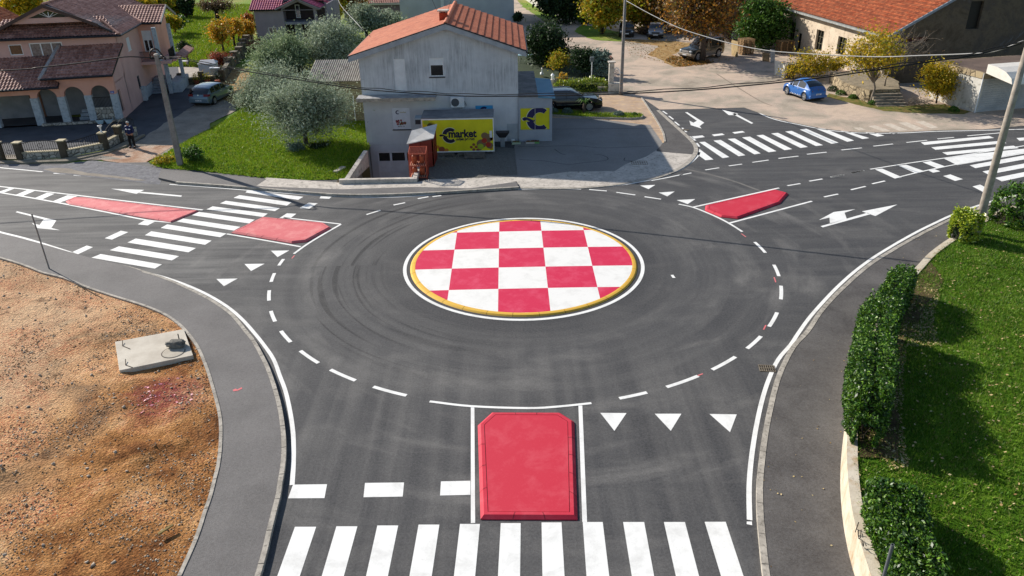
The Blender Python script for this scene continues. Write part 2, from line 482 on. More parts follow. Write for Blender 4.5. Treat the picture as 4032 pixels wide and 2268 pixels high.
def field(name, poly, step, zf, mat, label=None):
    xs = [p.x for p in poly]; ys = [p.y for p in poly]
    gx = np.arange(min(xs), max(xs) + step, step); gy = np.arange(min(ys), max(ys) + step, step)
    X, Y = np.meshgrid(gx, gy, indexing='ij')
    Z = zf(X, Y)
    nx, ny = X.shape
    C = inside_np(X[:-1, :-1] + step / 2, Y[:-1, :-1] + step / 2, poly)
    I, J = np.nonzero(C)
    idx = np.arange(nx * ny).reshape(nx, ny)
    F = np.stack([idx[I, J], idx[I + 1, J], idx[I + 1, J + 1], idx[I, J + 1]], 1)
    used = np.zeros(nx * ny, bool); used[F.ravel()] = True
    remap = np.cumsum(used) - 1
    V = np.stack([X.ravel(), Y.ravel(), Z.ravel()], 1)[used]
    o = np_mesh(name, V, remap[F], mat, True)
    o['kind'] = 'structure'
    if label: o['label'] = label
    return o
def np_mesh(name, V, F, mat, smooth=False, parent=None, loc=None):
    me = bpy.data.meshes.new(name)
    k = F.shape[1]
    me.vertices.add(len(V)); me.vertices.foreach_set('co', np.ascontiguousarray(V, dtype=np.float32).ravel())
    me.loops.add(F.size); me.loops.foreach_set('vertex_index', np.ascontiguousarray(F, dtype=np.int32).ravel())
    me.polygons.add(len(F)); me.polygons.foreach_set('loop_start', np.arange(0, F.size, k, dtype=np.int32))
    try: me.polygons.foreach_set('loop_total', np.full(len(F), k, dtype=np.int32))
    except Exception: pass
    if smooth: me.polygons.foreach_set('use_smooth', np.ones(len(F), bool))
    me.update(calc_edges=True); me.validate()
    me.materials.append(mat)
    o = bpy.data.objects.new(name, me)
    link(o, parent)
    if loc is not None: o.location = loc
    return o
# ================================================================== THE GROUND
V2 = Vector
PIT = [V2((-9.75, 40.75)), V2((-5.2, 40.75)), V2((-5.2, 48.72)), V2((-9.75, 48.72))]
sheet('ground', [V2((-200, -40)), V2((220, -40)), V2((220, 330)), V2((-200, 330))], -0.06, M['grassy'], hole=PIT)
sheet('road', [V2((-90, -12)), V2((90, -12)), V2((90, 60)), V2((30, 62)), V2((4, 60)), V2((1, 48.9)), V2((-5.2, 48.9)), V2((-5.2, 40.75)), V2((-9.75, 40.75)), V2((-9.75, 46)), V2((-16, 45.6)), V2((-31, 45.9)), V2((-90, 59))], 0.0, M['asphalt'])
old = gm([('T4', [(1235, 893), (1380, 891), (1750, 882), (1925, 877)]), ('T5', [(0, 929), (120, 973), (300, 1010), (500, 1049), (700, 1072), (900, 1081), (1150, 1077), (1400, 1064), (1800, 1055)]),
          ('W', [(90, 62), (90, 170), (-6, 170), (-1, 110), (3, 66)]), ('T4', [(380, 795), (1085, 790)])])
sheet('old_road', old, 0.008, M['oldroad'])
# paved strips, forecourt, aprons
sheet('brick_paving', gm([('T4', [(340, 788), (930, 778), (1085, 792), (1230, 1000), (1284, 1160), (1262, 1168), (1160, 1022), (730, 972), (340, 962)])]), 0.016,
      nm('pinkish_block_paving', '#b39c86', '#a48a72', 1.2, .9, .3, 30, c3='#c9ac80', s3=2))
forecourt = gm([('T4', [(60, 1150), (340, 955), (730, 968), (1162, 1018), (1268, 1168), (1205, 1230), (1130, 1280), (960, 1342), (870, 1400), (700, 1440)]), ('M2', [(1720, 150), (1400, 190), (1110, 195), (1090, 180), (1300, 0)])])
sheet('forecourt', forecourt, 0.012, M['old_asphalt'])
apron = gm([('T4', [(1205, 1228), (1500, 1256), (1525, 1262), (1490, 1310), (1400, 1375), (1290, 1425)]), ('M2', [(2300, 205), (2100, 235), (1900, 259), (1700, 269), (1345, 266), (1325, 222), (1108, 205), (1070, 186), (1110, 192), (1400, 188), (1720, 148)]),
            ('T4', [(870, 1398), (960, 1340), (1130, 1278)])])
sheet('concrete_apron', apron, 0.020, M['concrete'])
def paver_mat():
    b = NB('grass_grid_pavers')
    br = b.n('TexBrick'); br.inputs['Scale'].default_value = 3.4; br.inputs['Mortar Size'].default_value = .07; br.inputs['Mortar Smooth'].default_value = .4
    br.inputs['Color1'].default_value = hx('#8d8985'); br.inputs['Color2'].default_value = hx('#9b9792'); br.inputs['Mortar'].default_value = hx('#2c2f22')
    b.l(b.map((1, 1, 1), (0, 0, R(2))), br.inputs['Vector'])
    b.col(br.outputs['Color']); b.bump(b.math('SUBTRACT', 1.0, br.outputs['Fac']), .8, .02)
    return b.fin(.9)
sheet('paver_yard', gm([('Z5', [(985, 560), (1790, 560), (2030, 585), (2066, 905), (1650, 932), (1350, 975), (1000, 1005), (965, 960)])]), 0.022, paver_mat())
# pavement in front of the shop
KH = 0.12
sheet('shop_pavement', gm([('M1', [(2010, 190), (2576, 228)]), ('M2', [(60, 232), (520, 232), (660, 205), (1075, 190), (1320, 222), (970, 272), (560, 262), (0, 282)]), ('M1', [(2400, 272), (2085, 262), (1925, 250)])], KH), KH, M['concrete'], thick=KH)
sheet('asphalt_pavement', gm([('M2', [(0, 278), (560, 260), (970, 271), (1318, 221), (1338, 258), (1000, 280), (700, 298), (300, 314), (0, 314)]), ('M1', [(2300, 296), (1850, 258), (1335, 222), (1195, 190), (1215, 130), (1480, 150), (1760, 178), (2012, 200), (1935, 250), (2090, 264)])], KH + .004), KH + .004, M['walk_l'], thick=KH)
kb = MB()
k_shop = smooth_line(gm([('M1', [(1330, 222), (1850, 259), (2300, 297)]), ('M2', [(0, 315), (300, 315), (700, 299), (1000, 281), (1340, 260)])], KH))
wall_strip(kb, k_shop, .13, -.02, KH + .012)
# splay kerb of the corner towards the upper right
k_cor = smooth_line(gm([('T4', [(1225, 900), (1325, 990), (1420, 1075), (1500, 1150), (1532, 1205), (1520, 1262), (1455, 1335), (1350, 1395), (1200, 1449)]), ('M2', [(2300, 200), (2100, 237), (1900, 259), (1700, 269), (1345, 266)])], .03))
wall_strip(kb, k_cor, .26, -.02, .035)
k_in = smooth_line(gm([('T4', [(1090, 795), (1160, 900), (1215, 985), (1265, 1080), (1280, 1155)])], .05))
wall_strip(kb, k_in, .12, -.02, .07)
sheet('corner_pavement', gm([('T4', [(1165, 905), (1225, 902), (1325, 992), (1420, 1078), (1500, 1153), (1530, 1205), (1515, 1258), (1210, 1232), (1262, 1165), (1282, 1155), (1268, 1080), (1218, 985)])], .03), .03, M['walk_r'], thick=.04)

# left pavement between the road and the building plot
lk_out = gm([('M1', [(-200, 752), (0, 795), (180, 850), (320, 905), (480, 945), (640, 1010), (800, 1065), (960, 1115), (1100, 1160), (1230, 1215), (1325, 1275)]),
             ('B1', [(1094, 3), (1160, 90), (1198, 170), (1228, 250), (1258, 350), (1282, 440), (1298, 520), (1302, 600), (1298, 700), (1285, 800), (1265, 880), (1240, 980), (1205, 1080), (1170, 1190), (1130, 1290), (1080, 1400), (1058, 1449), (1000, 1580), (900, 1800)])], KH)
lk_in = gm([('M1', [(-200, 560), (0, 608), (250, 672), (480, 738), (700, 800), (860, 835), (1000, 870), (1090, 902), (1200, 935), (1330, 985), (1450, 1040), (1560, 1095), (1650, 1150), (1740, 1215), (1800, 1280)]),
            ('B1', [(1448, 5), (1492, 60), (1532, 130), (1572, 210), (1602, 290), (1627, 370), (1647, 450), (1662, 540), (1672, 640), (1672, 740), (1662, 830), (1650, 900), (1640, 970), (1612, 1080), (1587, 1180), (1562, 1290), (1532, 1400), (1517, 1449), (1480, 1580), (1400, 1800)])], KH)
lk_out, lk_in = smooth_line(lk_out), smooth_line(lk_in)
sheet('left_pavement', lk_in + lk_out[::-1], KH, M['walk_l'], thick=.2)
wall_strip(kb, lk_in, .13, -.02, KH + .008, lambda p: KH + .008 if p.x > -15.5 else .05 + (KH - .042) * max(0, min(1, (p.x + 18) / 2.5)))
wall_strip(kb, lk_out, .1, -.02, KH + .02)
# right pavement
rk_in = gm([('B3', [(250, 1800), (200, 1560), (178, 1449), (165, 1350), (150, 1200), (140, 1080), (137, 960), (140, 870), (152, 750), (172, 600), (202, 450), (240, 300), (285, 190), (342, 90), (420, 5)]),
            ('M3', [(1040, 1205), (1150, 1080), (1250, 985), (1345, 900), (1450, 820), (1580, 740), (1700, 670), (1830, 600), (1950, 540), (2060, 490), (2170, 445), (2290, 402), (2450, 352), (2576, 320), (2900, 235), (3400, 130)])], KH)
rk_out = gm([('B3', [(800, 1800), (740, 1580), (700, 1449), (672, 1350), (650, 1250), (630, 1130), (618, 1000), (614, 900), (616, 800), (624, 700), (634, 610), (645, 500), (660, 380), (690, 240), (740, 90)]),
             ('M3', [(1440, 1330), (1520, 1190), (1610, 1060), (1700, 960), (1770, 880), (1850, 790), (1950, 710), (2050, 645), (2140, 590), (2240, 530), (2400, 450), (2576, 390), (2900, 300), (3400, 190)])], KH)
rk_in, rk_out = smooth_line(rk_in), smooth_line(rk_out)
sheet('right_pavement', rk_in + rk_out[::-1], KH, M['walk_r'], thick=.2)
wall_strip(kb, rk_in, .16, -.02, KH + .01)
kb.k = 1
for P_, wd_ in ((lk_in, .13), (lk_out, .10), (rk_in, .16)):
    acc = 0
    for i in range(len(P_) - 1):
        e = P_[i + 1] - P_[i]; acc += e.length
        if acc > 1.0 and not (P_ is lk_in and P_[i].x < -14):
            acc = 0; d = e.normalized() * .008; nn = Vector((-d.y, d.x)).normalized() * wd_ * .5; zz = KH + (.0225 if P_ is lk_out else .0125)
            kb.add([(*(P_[i] - d - nn), zz), (*(P_[i] + d - nn), zz), (*(P_[i] + d + nn), zz), (*(P_[i] - d + nn), zz)], [(0, 1, 2, 3)])
struct('kerb', kb, [M['kerb'], nm('kerb_joint', '#4c4842', '#5c574f', 5, .95)])

# building plot: bumpy orange dirt with stones
plot = [p.copy() for p in lk_out] + [V2((-9, 3)), V2((-60, 3)), V2((-60, 44))]
RSP = [V2((-9.7, 19.1))]
def dirt_z(X, Y):
    d = edge_dist(X, Y, lk_out)
    k = np.clip(d / 1.5, 0, 1)
    z = .07 + k * (.16 * fnoise(X, Y, .35, 1) + .09 * fnoise(X, Y, 1.6, 2) + .035 * np.abs(fnoise(X, Y, 5, 3)))
    z = np.maximum(z, .035)
    z += k * .10 * np.exp(-((Y - 17.3 - .25 * (X + 12)) / .35) ** 2) * (X < -9.5)
    return z
def dirt_mat():
    b = NB('building_plot_dirt')
    n1 = b.noise(.42, 8, .68, None, .5)
    c = b.ramp(n1, [(.33, hx('#56361e')), (.42, hx('#96643a')), (.50, hx('#bd8a56')), (.58, hx('#cfa673')), (.68, hx('#dfc39a'))])
    sep = b.n('SeparateXYZ'); b.l(b.co, sep.inputs[0])
    pale = b.ramp(b.math('ADD', b.math('MULTIPLY_ADD', sep.outputs[0], -.09, -1.0), b.math('MULTIPLY', b.noise(.5, 4), .5)), [(.35, K), (.75, Wt)])
    c = b.mix(b.math('MULTIPLY', pale, .8), c, hx('#d8bf9c'))
    f = b.ramp(b.noise(19, 8, .85), [(.38, K), (.62, Wt)])
    rough_ = b.ramp(b.noise(.5, 6, .6, b.map((1, 1, 1), (0, 0, 1.1)), .5), [(.4, (.4, .4, .4)), (.6, Wt)])
    c = b.mix(b.math('MULTIPLY', rough_, 1.0), c, b.mix(f, hx('#302824'), hx('#d0cac0')), 'OVERLAY')
    dk = b.ramp(b.noise(1.1, 7, .7, None, .8), [(.56, K), (.66, Wt)])
    c = b.mix(b.math('MULTIPLY', dk, .6), c, hx('#4a3220'))
    # spilled red paint
    v = b.n('VectorMath', operation='DISTANCE'); b.l(b.co, v.inputs[0]); v.inputs[1].default_value = (RED.x, RED.y, .1)
    sp = b.ramp(b.math('MULTIPLY', b.math('ADD', v.outputs['Value'], b.math('MULTIPLY_ADD', b.noise(1.6, 6, .7), 2.4, -1.2)), .5), [(.15, Wt), (.85, K)])
    c = b.mix(b.math('MULTIPLY', b.math('MULTIPLY', sp, .9), b.ramp(b.noise(5, 6, .7), [(.35, (.45, .45, .45)), (.6, Wt)])), c, hx('#7a1f36'))
    b.col(c)
    b.bump(b.math('ADD', b.noise(7, 9, .75), b.math('MULTIPLY', b.voro(13), .5)), 1.0, .09)
    return b.fin(.95, 0, .12)
RED = G('B1', 985, 390, .1)
field('dirt_plot', plot, .12, dirt_z, dirt_mat())

# paved and dusty roadside left of the shop, under the other sheets
sheet('roadside', gm([('M1', [(-500, 70), (-500, -10), (0, 20), (400, 60), (760, 20), (1210, 100), (1210, 200), (900, 205), (500, 165), (0, 108), (-500, 60)])]), -.004, M['gravel'], .05, 31)
# ---------- road paint
wp = MB(); Z1, Z2 = .0055, .0110
def quad(n, pts, z=Z1, mb=None):
    P = g2(n, pts, z)
    s = sum(P[i].x * P[(i + 1) % len(P)].y - P[(i + 1) % len(P)].x * P[i].y for i in range(len(P)))
    if s < 0: P.reverse()
    tris = tessellate_polygon([[Vector((p.x, p.y, 0)) for p in P]])
    fs = []
    for a, b, c in tris:
        if (P[b] - P[a]).cross(P[c] - P[a]) < 0: a, c = c, a
        fs.append((a, b, c))
    (mb or wp).add([(p.x, p.y, z) for p in P], fs)
def line(lst, wd=.12, z=Z1, mb=None, sm=True):
    P = gm(lst, z)
    if sm and len(P) > 2: P = smooth_line(P)
    strip(mb or wp, P, wd, z)
# crossings
zl = MB()
for q in [[(1865, 287), (2290, 335), (2250, 358), (1853, 303)], [(1808, 322), (2200, 377), (2165, 402), (1762, 343)], [(1705, 365), (2113, 420), (2075, 443), (1660, 385)],
          [(1605, 407), (2020, 462), (1985, 487), (1558, 430)], [(1500, 449), (1922, 508), (1880, 536), (1448, 474)], [(1383, 499), (1815, 562), (1765, 590), (1333, 522)],
          [(1262, 543), (1710, 612), (1662, 640), (1213, 570)], [(1142, 595), (1597, 666), (1548, 697), (1093, 625)], [(1025, 650), (1478, 722), (1422, 754), (962, 680)],
          [(898, 709), (1352, 783), (1297, 815), (828, 738)], [(760, 767), (1222, 845), (1168, 877), (690, 795)]]:
    quad('M1', q, mb=zl)
struct('crosswalk', zl, M['white'])
zb_ = MB()
TL = [189, 380, 569, 759, 950, 1138, 1326, 1516, 1702, 1890, 2078]; TY = [673, 671, 667, 663, 660, 656, 653, 651, 651, 651, 650]
TR = [287, 477, 665, 855, 1042, 1230, 1418, 1608, 1799, 1987, 2175]; BL = [108, 313, 517, 717, 922, 1125, 1330, 1533, 1742, 1945, 2153]; BR = [212, 415, 618, 820, 1020, 1227, 1432, 1638, 1845, 2052, 2257]
for i in range(11):
    a, b, c, d = G('B2', TL[i], TY[i]), G('B2', TR[i], TY[i]), G('B2', BR[i], 899), G('B2', BL[i], 899)
    c = b + (c - b) * 1.5; d = a + (d - a) * 1.5
    zb_.add([(p.x, p.y, Z1) for p in (d, c, b, a)], [(0, 1, 2, 3)])
struct('crosswalk', zb_, M['white'])
zr = MB()
for q in [[(-162, 1120), (-98, 1113), (118, 1232), (55, 1241)], [(-45, 1103), (10, 1098), (247, 1215), (185, 1224)], [(75, 1088), (130, 1082), (375, 1197), (315, 1206)], [(190, 1072), (242, 1066), (498, 1183), (440, 1190)],
          [(308, 1056), (362, 1049), (625, 1163), (568, 1172)], [(430, 1043), (495, 1042), (752, 1145), (695, 1155)], [(610, 1053), (690, 1068), (875, 1125), (820, 1133)], [(820, 1071), (905, 1078), (998, 1105), (940, 1113)], [(1035, 1080), (1125, 1080), (1070, 1092)]]:
    quad('T5', q, mb=zr)
for q in [[(1558, 1158), (1605, 1155), (1805, 1280), (1750, 1289)], [(1675, 1146), (1735, 1140), (1935, 1265), (1880, 1273)], [(1790, 1132), (1850, 1128), (2060, 1250), (2008, 1258)], [(1560, 1213), (1675, 1300), (1610, 1306), (1548, 1262)]]:
    quad('T4', q, mb=zr)
struct('crosswalk', zr, M['white'])
zf_ = MB()
for q in [[(1295, 1160), (1850, 1107), (1893, 1124), (1325, 1181)], [(1380, 1200), (1950, 1147), (1995, 1166), (1415, 1221)], [(1470, 1242), (2050, 1187), (2095, 1207), (1510, 1263)], [(1693, 1347), (2250, 1245), (2300, 1270), (1740, 1370)],
          [(1797, 1397), (2330, 1296), (2380, 1322), (1845, 1422)], [(1900, 1450), (2420, 1345), (2460, 1370), (1955, 1478)]]:
    quad('T5', q, mb=zf_)
struct('crosswalk', zf_, M['white'])
# rectangles of the give way line
for q in [[(2425, 322), (2515, 325), (2485, 350), (2412, 347)], [(2330, 380), (2398, 384), (2335, 425), (2260, 420)], [(2165, 460), (2237, 463), (2190, 498), (2108, 496)], [(1095, 510), (1180, 517), (1115, 551), (1040, 543)],
          [(912, 591), (968, 602), (845, 658), (790, 648)], [(655, 703), (702, 715), (590, 768), (540, 754)],
          [(838, 274), (1088, 283), (1030, 313)], [(1065, 297), (1372, 325), (1368, 335), (1045, 306)],
          [(130, 444), (425, 514), (388, 570), (455, 588), (285, 572), (240, 533), (298, 548), (330, 505), (118, 452)],
          [(2045, 742), (2183, 740), (2095, 790)], [(1845, 842), (1997, 840), (1895, 895)], [(1633, 955), (1793, 952), (1690, 1010)],
          [(80, 266), (120, 269), (15, 309), (-30, 305)], [(205, 284), (262, 291), (165, 332), (112, 323)], [(355, 305), (412, 312), (312, 357), (255, 348)], [(510, 323), (585, 331), (440, 382), (390, 372)],
          [(405, 152), (492, 157), (490, 165), (403, 160)], [(555, 166), (655, 175), (653, 182), (555, 174)], [(713, 181), (800, 188), (798, 196), (712, 189)], [(865, 195), (947, 202), (945, 210), (863, 203)], [(1025, 213), (1105, 217), (1103, 225), (1025, 220)]]:
    quad('M1', q)
for q in [[(180, 478), (337, 476), (325, 540), (157, 541)], [(512, 470), (692, 468), (686, 533), (505, 536)], [(862, 463), (998, 460), (998, 525), (858, 528)],
          [(1597, 147), (1718, 148), (1662, 230)], [(1848, 151), (1971, 151), (1922, 230)], [(2100, 152), (2226, 154), (2195, 236)], [(2272, 648), (2296, 648), (2297, 665), (2272, 660)]]:
    quad('B2', q)
for q in [[(2255, 250), (2370, 245), (2318, 277)], [(2395, 303), (2515, 295), (2460, 332)]]: quad('M2', q)
for q in [[(-45, 360), (95, 352), (38, 390)], [(1965, 178), (2020, 166), (2115, 202), (2055, 215)], [(2187, 257), (2245, 243), (2330, 287), (2270, 300)], [(1850, 134), (1900, 126), (1945, 143), (1890, 153)],
          [(1352, 445), (1620, 393), (1455, 480)], [(1040, 557), (1395, 455), (1415, 467), (1058, 566)], [(1028, 510), (1140, 450), (1305, 428), (1222, 455), (1238, 500), (1112, 540), (1108, 492)],
          [(1450, 128), (1505, 122), (1655, 187), (1602, 198)]]:
    quad('M3', q)
for q in [[(1490, 1113), (1585, 1103), (1605, 1117), (1510, 1131)], [(1660, 1097), (1745, 1087), (1768, 1099), (1682, 1110)], [(1828, 1078), (1910, 1067), (1932, 1078), (1848, 1090)],
          [(1443, 915), (1462, 914), (1600, 1000), (1562, 1028), (1578, 1047), (1490, 1020), (1478, 983), (1512, 1000), (1540, 984)], [(1743, 893), (1878, 928), (1855, 938), (1800, 938)], [(1828, 928), (1848, 922), (2000, 1003), (1985, 1009)]]:
    quad('T4', q)
for q in [[(1112, 1350), (1175, 1342), (1315, 1392), (1245, 1408)], [(1310, 1322), (1375, 1313), (1492, 1355), (1425, 1370)], [(1480, 1290), (1700, 1258), (2136, 1212), (2400, 1180), (2400, 1208), (2136, 1252), (1800, 1310), (1590, 1345)], [(2075, 1125), (2180, 1117), (2200, 1135), (2100, 1148)]]:
    quad('T5', q)
# lines
line([('M1', [(-60, 249), (0, 257), (300, 291), (600, 326), (1000, 373), (1530, 434)])], .13, Z2)
line([('M1', [(-60, 290), (0, 303), (250, 345), (500, 391), (800, 450), (1100, 509), (1295, 529)])], .13, Z2)
line([('M1', [(-120, 100), (0, 115), (160, 130), (322, 146)])], .12)
line([('M1', [(-60, 578), (0, 601), (180, 646), (360, 700), (545, 760)])], .14)
line([('M1', [(1092, 903), (1250, 945), (1400, 998), (1530, 1055), (1640, 1115), (1740, 1182), (1830, 1262), (1905, 1345)]), ('B1', [(1552, 82), (1612, 170), (1650, 270), (1680, 350), (1700, 430), (1717, 520), (1728, 610), (1731, 700), (1729, 800), (1722, 912)])], .13)
line([('M1', [(1280, 241), (1560, 261), (1850, 284), (2300, 318), (2576, 333)]), ('M2', [(180, 338), (400, 337), (600, 326), (750, 312), (900, 300), (1100, 286), (1300, 278), (1500, 276), (1810, 277)])], .11)
line([('M2', [(1345, 270), (1700, 275), (1900, 266), (2150, 240), (2350, 203), (2480, 165)]), ('T4', [(1290, 1425), (1400, 1385), (1490, 1325), (1545, 1275), (1562, 1240)])], .12)
line([('M2', [(2340, 212), (2460, 190), (2576, 165)]), ('T4', [(1400, 1428), (1495, 1409)])], .10)
for q in [[(1262, 905), (1298, 930)], [(1312, 945), (1348, 973)], [(1360, 992), (1396, 1022)], [(1420, 1042), (1455, 1076)], [(1488, 1112), (1528, 1145)], [(1538, 1165), (1560, 1195)]]: line([('T4', q)], .13)
line([('T5', [(-75, 878), (0, 931), (120, 977), (300, 1015), (500, 1054), (700, 1077), (900, 1086), (1150, 1083), (1400, 1071), (1800, 1062), (2400, 1045)])], .13)
for q in [[(135, 1291), (298, 1272)], [(367, 1257), (527, 1240)], [(647, 1222), (815, 1205)], [(908, 1191), (1068, 1173)], [(1177, 1161), (1345, 1143)], [(1430, 1132), (1565, 1119)], [(1675, 1107), (1970, 1080)], [(562, 1442), (665, 1423)], [(732, 1408), (832, 1390)]]: line([('T5', q)], .12)
for q in [[(1608, 1385), (1722, 1367)], [(1800, 1352), (1908, 1337)], [(1992, 1323), (2125, 1304)]]: line([('T4', q)], .11)
for q in [[(790, 251), (888, 235)], [(955, 217), (1055, 200)], [(1117, 187), (1217, 168)], [(1275, 154), (1367, 138)], [(1067, 336), (1173, 314)], [(1270, 282), (1380, 256)], [(1430, 237), (1527, 215)]]: line([('M3', q)], .12)
line([('M3', [(1415, 127), (1700, 82), (1980, 42), (2200, 8), (2576, -50), (2900, -95)])], .11, Z2)
line([('M3', [(1600, 194), (1800, 145), (2075, 88), (2250, 60), (2576, -2), (2900, -60)])], .11, Z2)
line([('B2', [(810, 94), (1000, 116), (1260, 125), (1400, 118), (1556, 102)])], .105, Z2)
line([('B2', [(1008, 120), (1010, 655)])], .11)
line([('B2', [(1505, 113), (1525, 650)])], .12)
line([('M1', [(2140, 492), (2350, 515), (2572, 541)])], .11)
line([('M1', [(1712, 615), (1980, 660), (2270, 712)])], .11)
line([('M1', [(2572, 543), (2480, 595), (2370, 660), (2290, 712), (2218, 765)])], .12, Z2)
line([('M3', [(80, 413), (728, 268)])], .13)
line([('M3', [(355, 533), (975, 368)])], .13)
line([('M3', [(-30, 390), (80, 415), (200, 462), (300, 508), (380, 553), (450, 598)])], .12, Z2)
for q in [[(990, 516), (1019, 510)], [(1051, 500), (1078, 495)], [(1088, 495), (1110, 492)], [(922, 540), (957, 529)], [(709, 668), (727, 652)], [(686, 709), (697, 687)], [(679, 756), (682, 730)], [(684, 782), (692, 809)],
          [(706, 833), (731, 861)], [(752, 884), (800, 914)], [(828, 932), (892, 959)], [(938, 974), (1020, 998)], [(1557, 1001), (1628, 988)], [(1677, 974), (1755, 945)], [(1793, 931), (1853, 899)], [(1882, 878), (1921, 848)],
          [(1939, 823), (1964, 788)], [(1965, 719), (1970, 754)], [(1942, 666), (1960, 695)], [(1898, 609), (1926, 636)]]:
    a, b = g2('D', q)
    c = V2(RC); m = (a + b) / 2; rr = ((a - c).length + (b - c).length) / 2
    if abs(rr - 10.62) < .35:
        t0, t1 = math.atan2(a.y - c.y, a.x - c.x), math.atan2(b.y - c.y, b.x - c.x)
        if t1 - t0 > math.pi: t1 -= 2 * math.pi
        if t0 - t1 > math.pi: t1 += 2 * math.pi
        strip(wp, [c + V2((math.cos(t0 + (t1 - t0) * k / 5), math.sin(t0 + (t1 - t0) * k / 5))) * 10.62 for k in range(6)], .14 if m.y < 36 else .12, Z1)
    else: strip(wp, [a, b], .12, Z1)
for q in [[(2413, 353), (2288, 334)], [(2218, 321), (2076, 301)], [(2003, 291), (1870, 280)]]: line([('M2', q)], .12)
line([('B3', [(77, 1118), (74, 950), (80, 830), (95, 700), (118, 560), (150, 415), (190, 290), (246, 172), (320, 84)]), ('M3', [(870, 1368), (950, 1255), (1040, 1150), (1140, 1043), (1240, 948), (1330, 873), (1440, 793), (1560, 718), (1680, 648), (1800, 583), (1920, 525), (2020, 478), (2140, 432), (2250, 395), (2400, 350), (2700, 275), (3200, 165)])], .135)
strip(wp, [V2(RC) + V2((math.cos(t * math.pi / 60), math.sin(t * math.pi / 60))) * 5.10 for t in range(121)], .15, Z1)
quad('M2', [(2485, 925), (2505, 923), (2522, 947), (2500, 947)])
struct('road_marking', wp, M['white'])
# small red setting-out marks
rm = MB()
for n, q in [('M3', [(443, 613), (477, 638)]), ('M3', [(690, 942), (703, 980)]), ('M3', [(628, 1303), (610, 1338)]), ('D', [(1755, 945), (1768, 940)]), ('M1', [(2222, 778), (2203, 800)])]: line([(n, q)], .05, Z1, rm)
quad('B1', [(1372, 352), (1390, 344), (1398, 350), (1425, 336), (1428, 345), (1400, 357), (1375, 360)], KH + .006, rm)
struct('paint_mark', rm, M['redlight'])
cm_ = MB()
for q in [[(360, 1052), (800, 1048), (1240, 1045)], [(80, 1195), (300, 1192), (560, 1188), (760, 1205), (1000, 1198), (1190, 1190)], [(90, 1300), (300, 1312), (480, 1340), (600, 1328), (790, 1308), (812, 1285), (760, 1262), (700, 1256)], [(380, 1215), (430, 1250), (470, 1262)], [(955, 1285), (950, 1308), (1020, 1312)]]:
    line([('T4', q)], .05, .0165, cm_)
struct('crack', cm_, nm('crack_filler', '#38383a', '#4a4a4b', 5, .9))
sm_ = MB(); line([('M3', [(20, 125), (200, 165), (400, 222), (590, 292)])], .16, .0035, sm_); struct('paving_seam', sm_, nm('dusty_seam', '#77746f', '#5f5d5a', 3, .9))
oz = MB()
for q in [[(745, 1040), (800, 1038), (850, 1058), (790, 1062)], [(865, 1028), (925, 1022), (1050, 1066), (985, 1072)], [(985, 1012), (1050, 1006), (1190, 1060), (1120, 1067)], [(1110, 1000), (1180, 995), (1320, 1052), (1250, 1060)], [(1250, 992), (1320, 987), (1440, 1040), (1380, 1048)]]: quad('T5', q, .0125, oz)
struct('faded_crosswalk', oz, nm('faded_paint', '#cbc1b2', '#b8aa98', 5, .9))
# dark tar joint and cracks of the old road
tm = MB()
line([('T4', [(1700, 600), (1900, 730), (2070, 830)]), ('T5', [(80, 860)])], .12, .013, tm)
struct('tar_joint', tm, nm('tar_stain', '#7c7063', '#8d8070', 3, .9))

# ---------- central island
isl = thing('roundabout_island', 'round raised roundabout island painted as a red and white checkerboard with a yellow kerb', 'roundabout island', (RC[0], RC[1], 0))
cb = bmesh.new()
bmesh.ops.create_circle(cb, cap_ends=True, radius=4.66, segments=120)
gx, gy, gs = .4458 - RC[0], 30.413 - RC[1], 1.988
cuts = []
for i in range(4): cuts.append((Vector((gx + (i - 1.5) * gs, 0, 0)), Vector((1, 0, 0))))
for j in range(-1, 5): cuts.append((Vector((0, gy + (1.5 - j) * gs, 0)), Vector((0, 1, 0))))
for co, no in cuts: bmesh.ops.bisect_plane(cb, geom=cb.verts[:] + cb.edges[:] + cb.faces[:], plane_co=co, plane_no=no)
for _ in range(2): bmesh.ops.subdivide_edges(cb, edges=[e for e in cb.edges if e.calc_length() > .8], cuts=1, use_grid_fill=True)
bmesh.ops.triangulate(cb, faces=cb.faces[:])
for f in cb.faces:
    c = f.calc_center_median()
    i = math.floor((c.x - gx) / gs + 1.5); j = math.floor(1.5 - (c.y - gy) / gs)
    f.material_index = (i + j + 1) % 2
for v in cb.verts: v.co.z = .064 + .025 * (1 - (v.co.xy.length / 4.64) ** 2)
me = bpy.data.meshes.new('checker_surface'); cb.to_mesh(me); cb.free()
me.materials.append(M['checker_white']); me.materials.append(M['checker_red'])
co_ = link(bpy.data.objects.new('checker_surface', me), isl)
ym = MB()
N = 120
prof = [(4.655, .0), (4.655, .066), (4.72, .066), (4.81, .052), (4.87, .0)]
for i in range(N):
    if i % 4 == 3: dz = .004
    a0, a1 = 2 * math.pi * i / N, 2 * math.pi * (i + (.94 if i % 4 == 3 else 1)) / N
    for j in range(len(prof) - 1):
        (r0, z0), (r1, z1) = prof[j], prof[j + 1]
        ym.add([(r0 * math.cos(a0), r0 * math.sin(a0), z0), (r1 * math.cos(a0), r1 * math.sin(a0), z1), (r1 * math.cos(a1), r1 * math.sin(a1), z1), (r0 * math.cos(a1), r0 * math.sin(a1), z0)], [(0, 1, 2, 3)])
base_ = MB(); base_.lathe([(4.85, 0.0), (4.79, .045), (4.70, .059), (4.6, .059)], n=120)
ym.build('kerb', M['yellow'], isl)
base_.build('kerb_joint', nm('dark_joint', '#7a5a1c', '#8a6a24', 4, .9), isl)

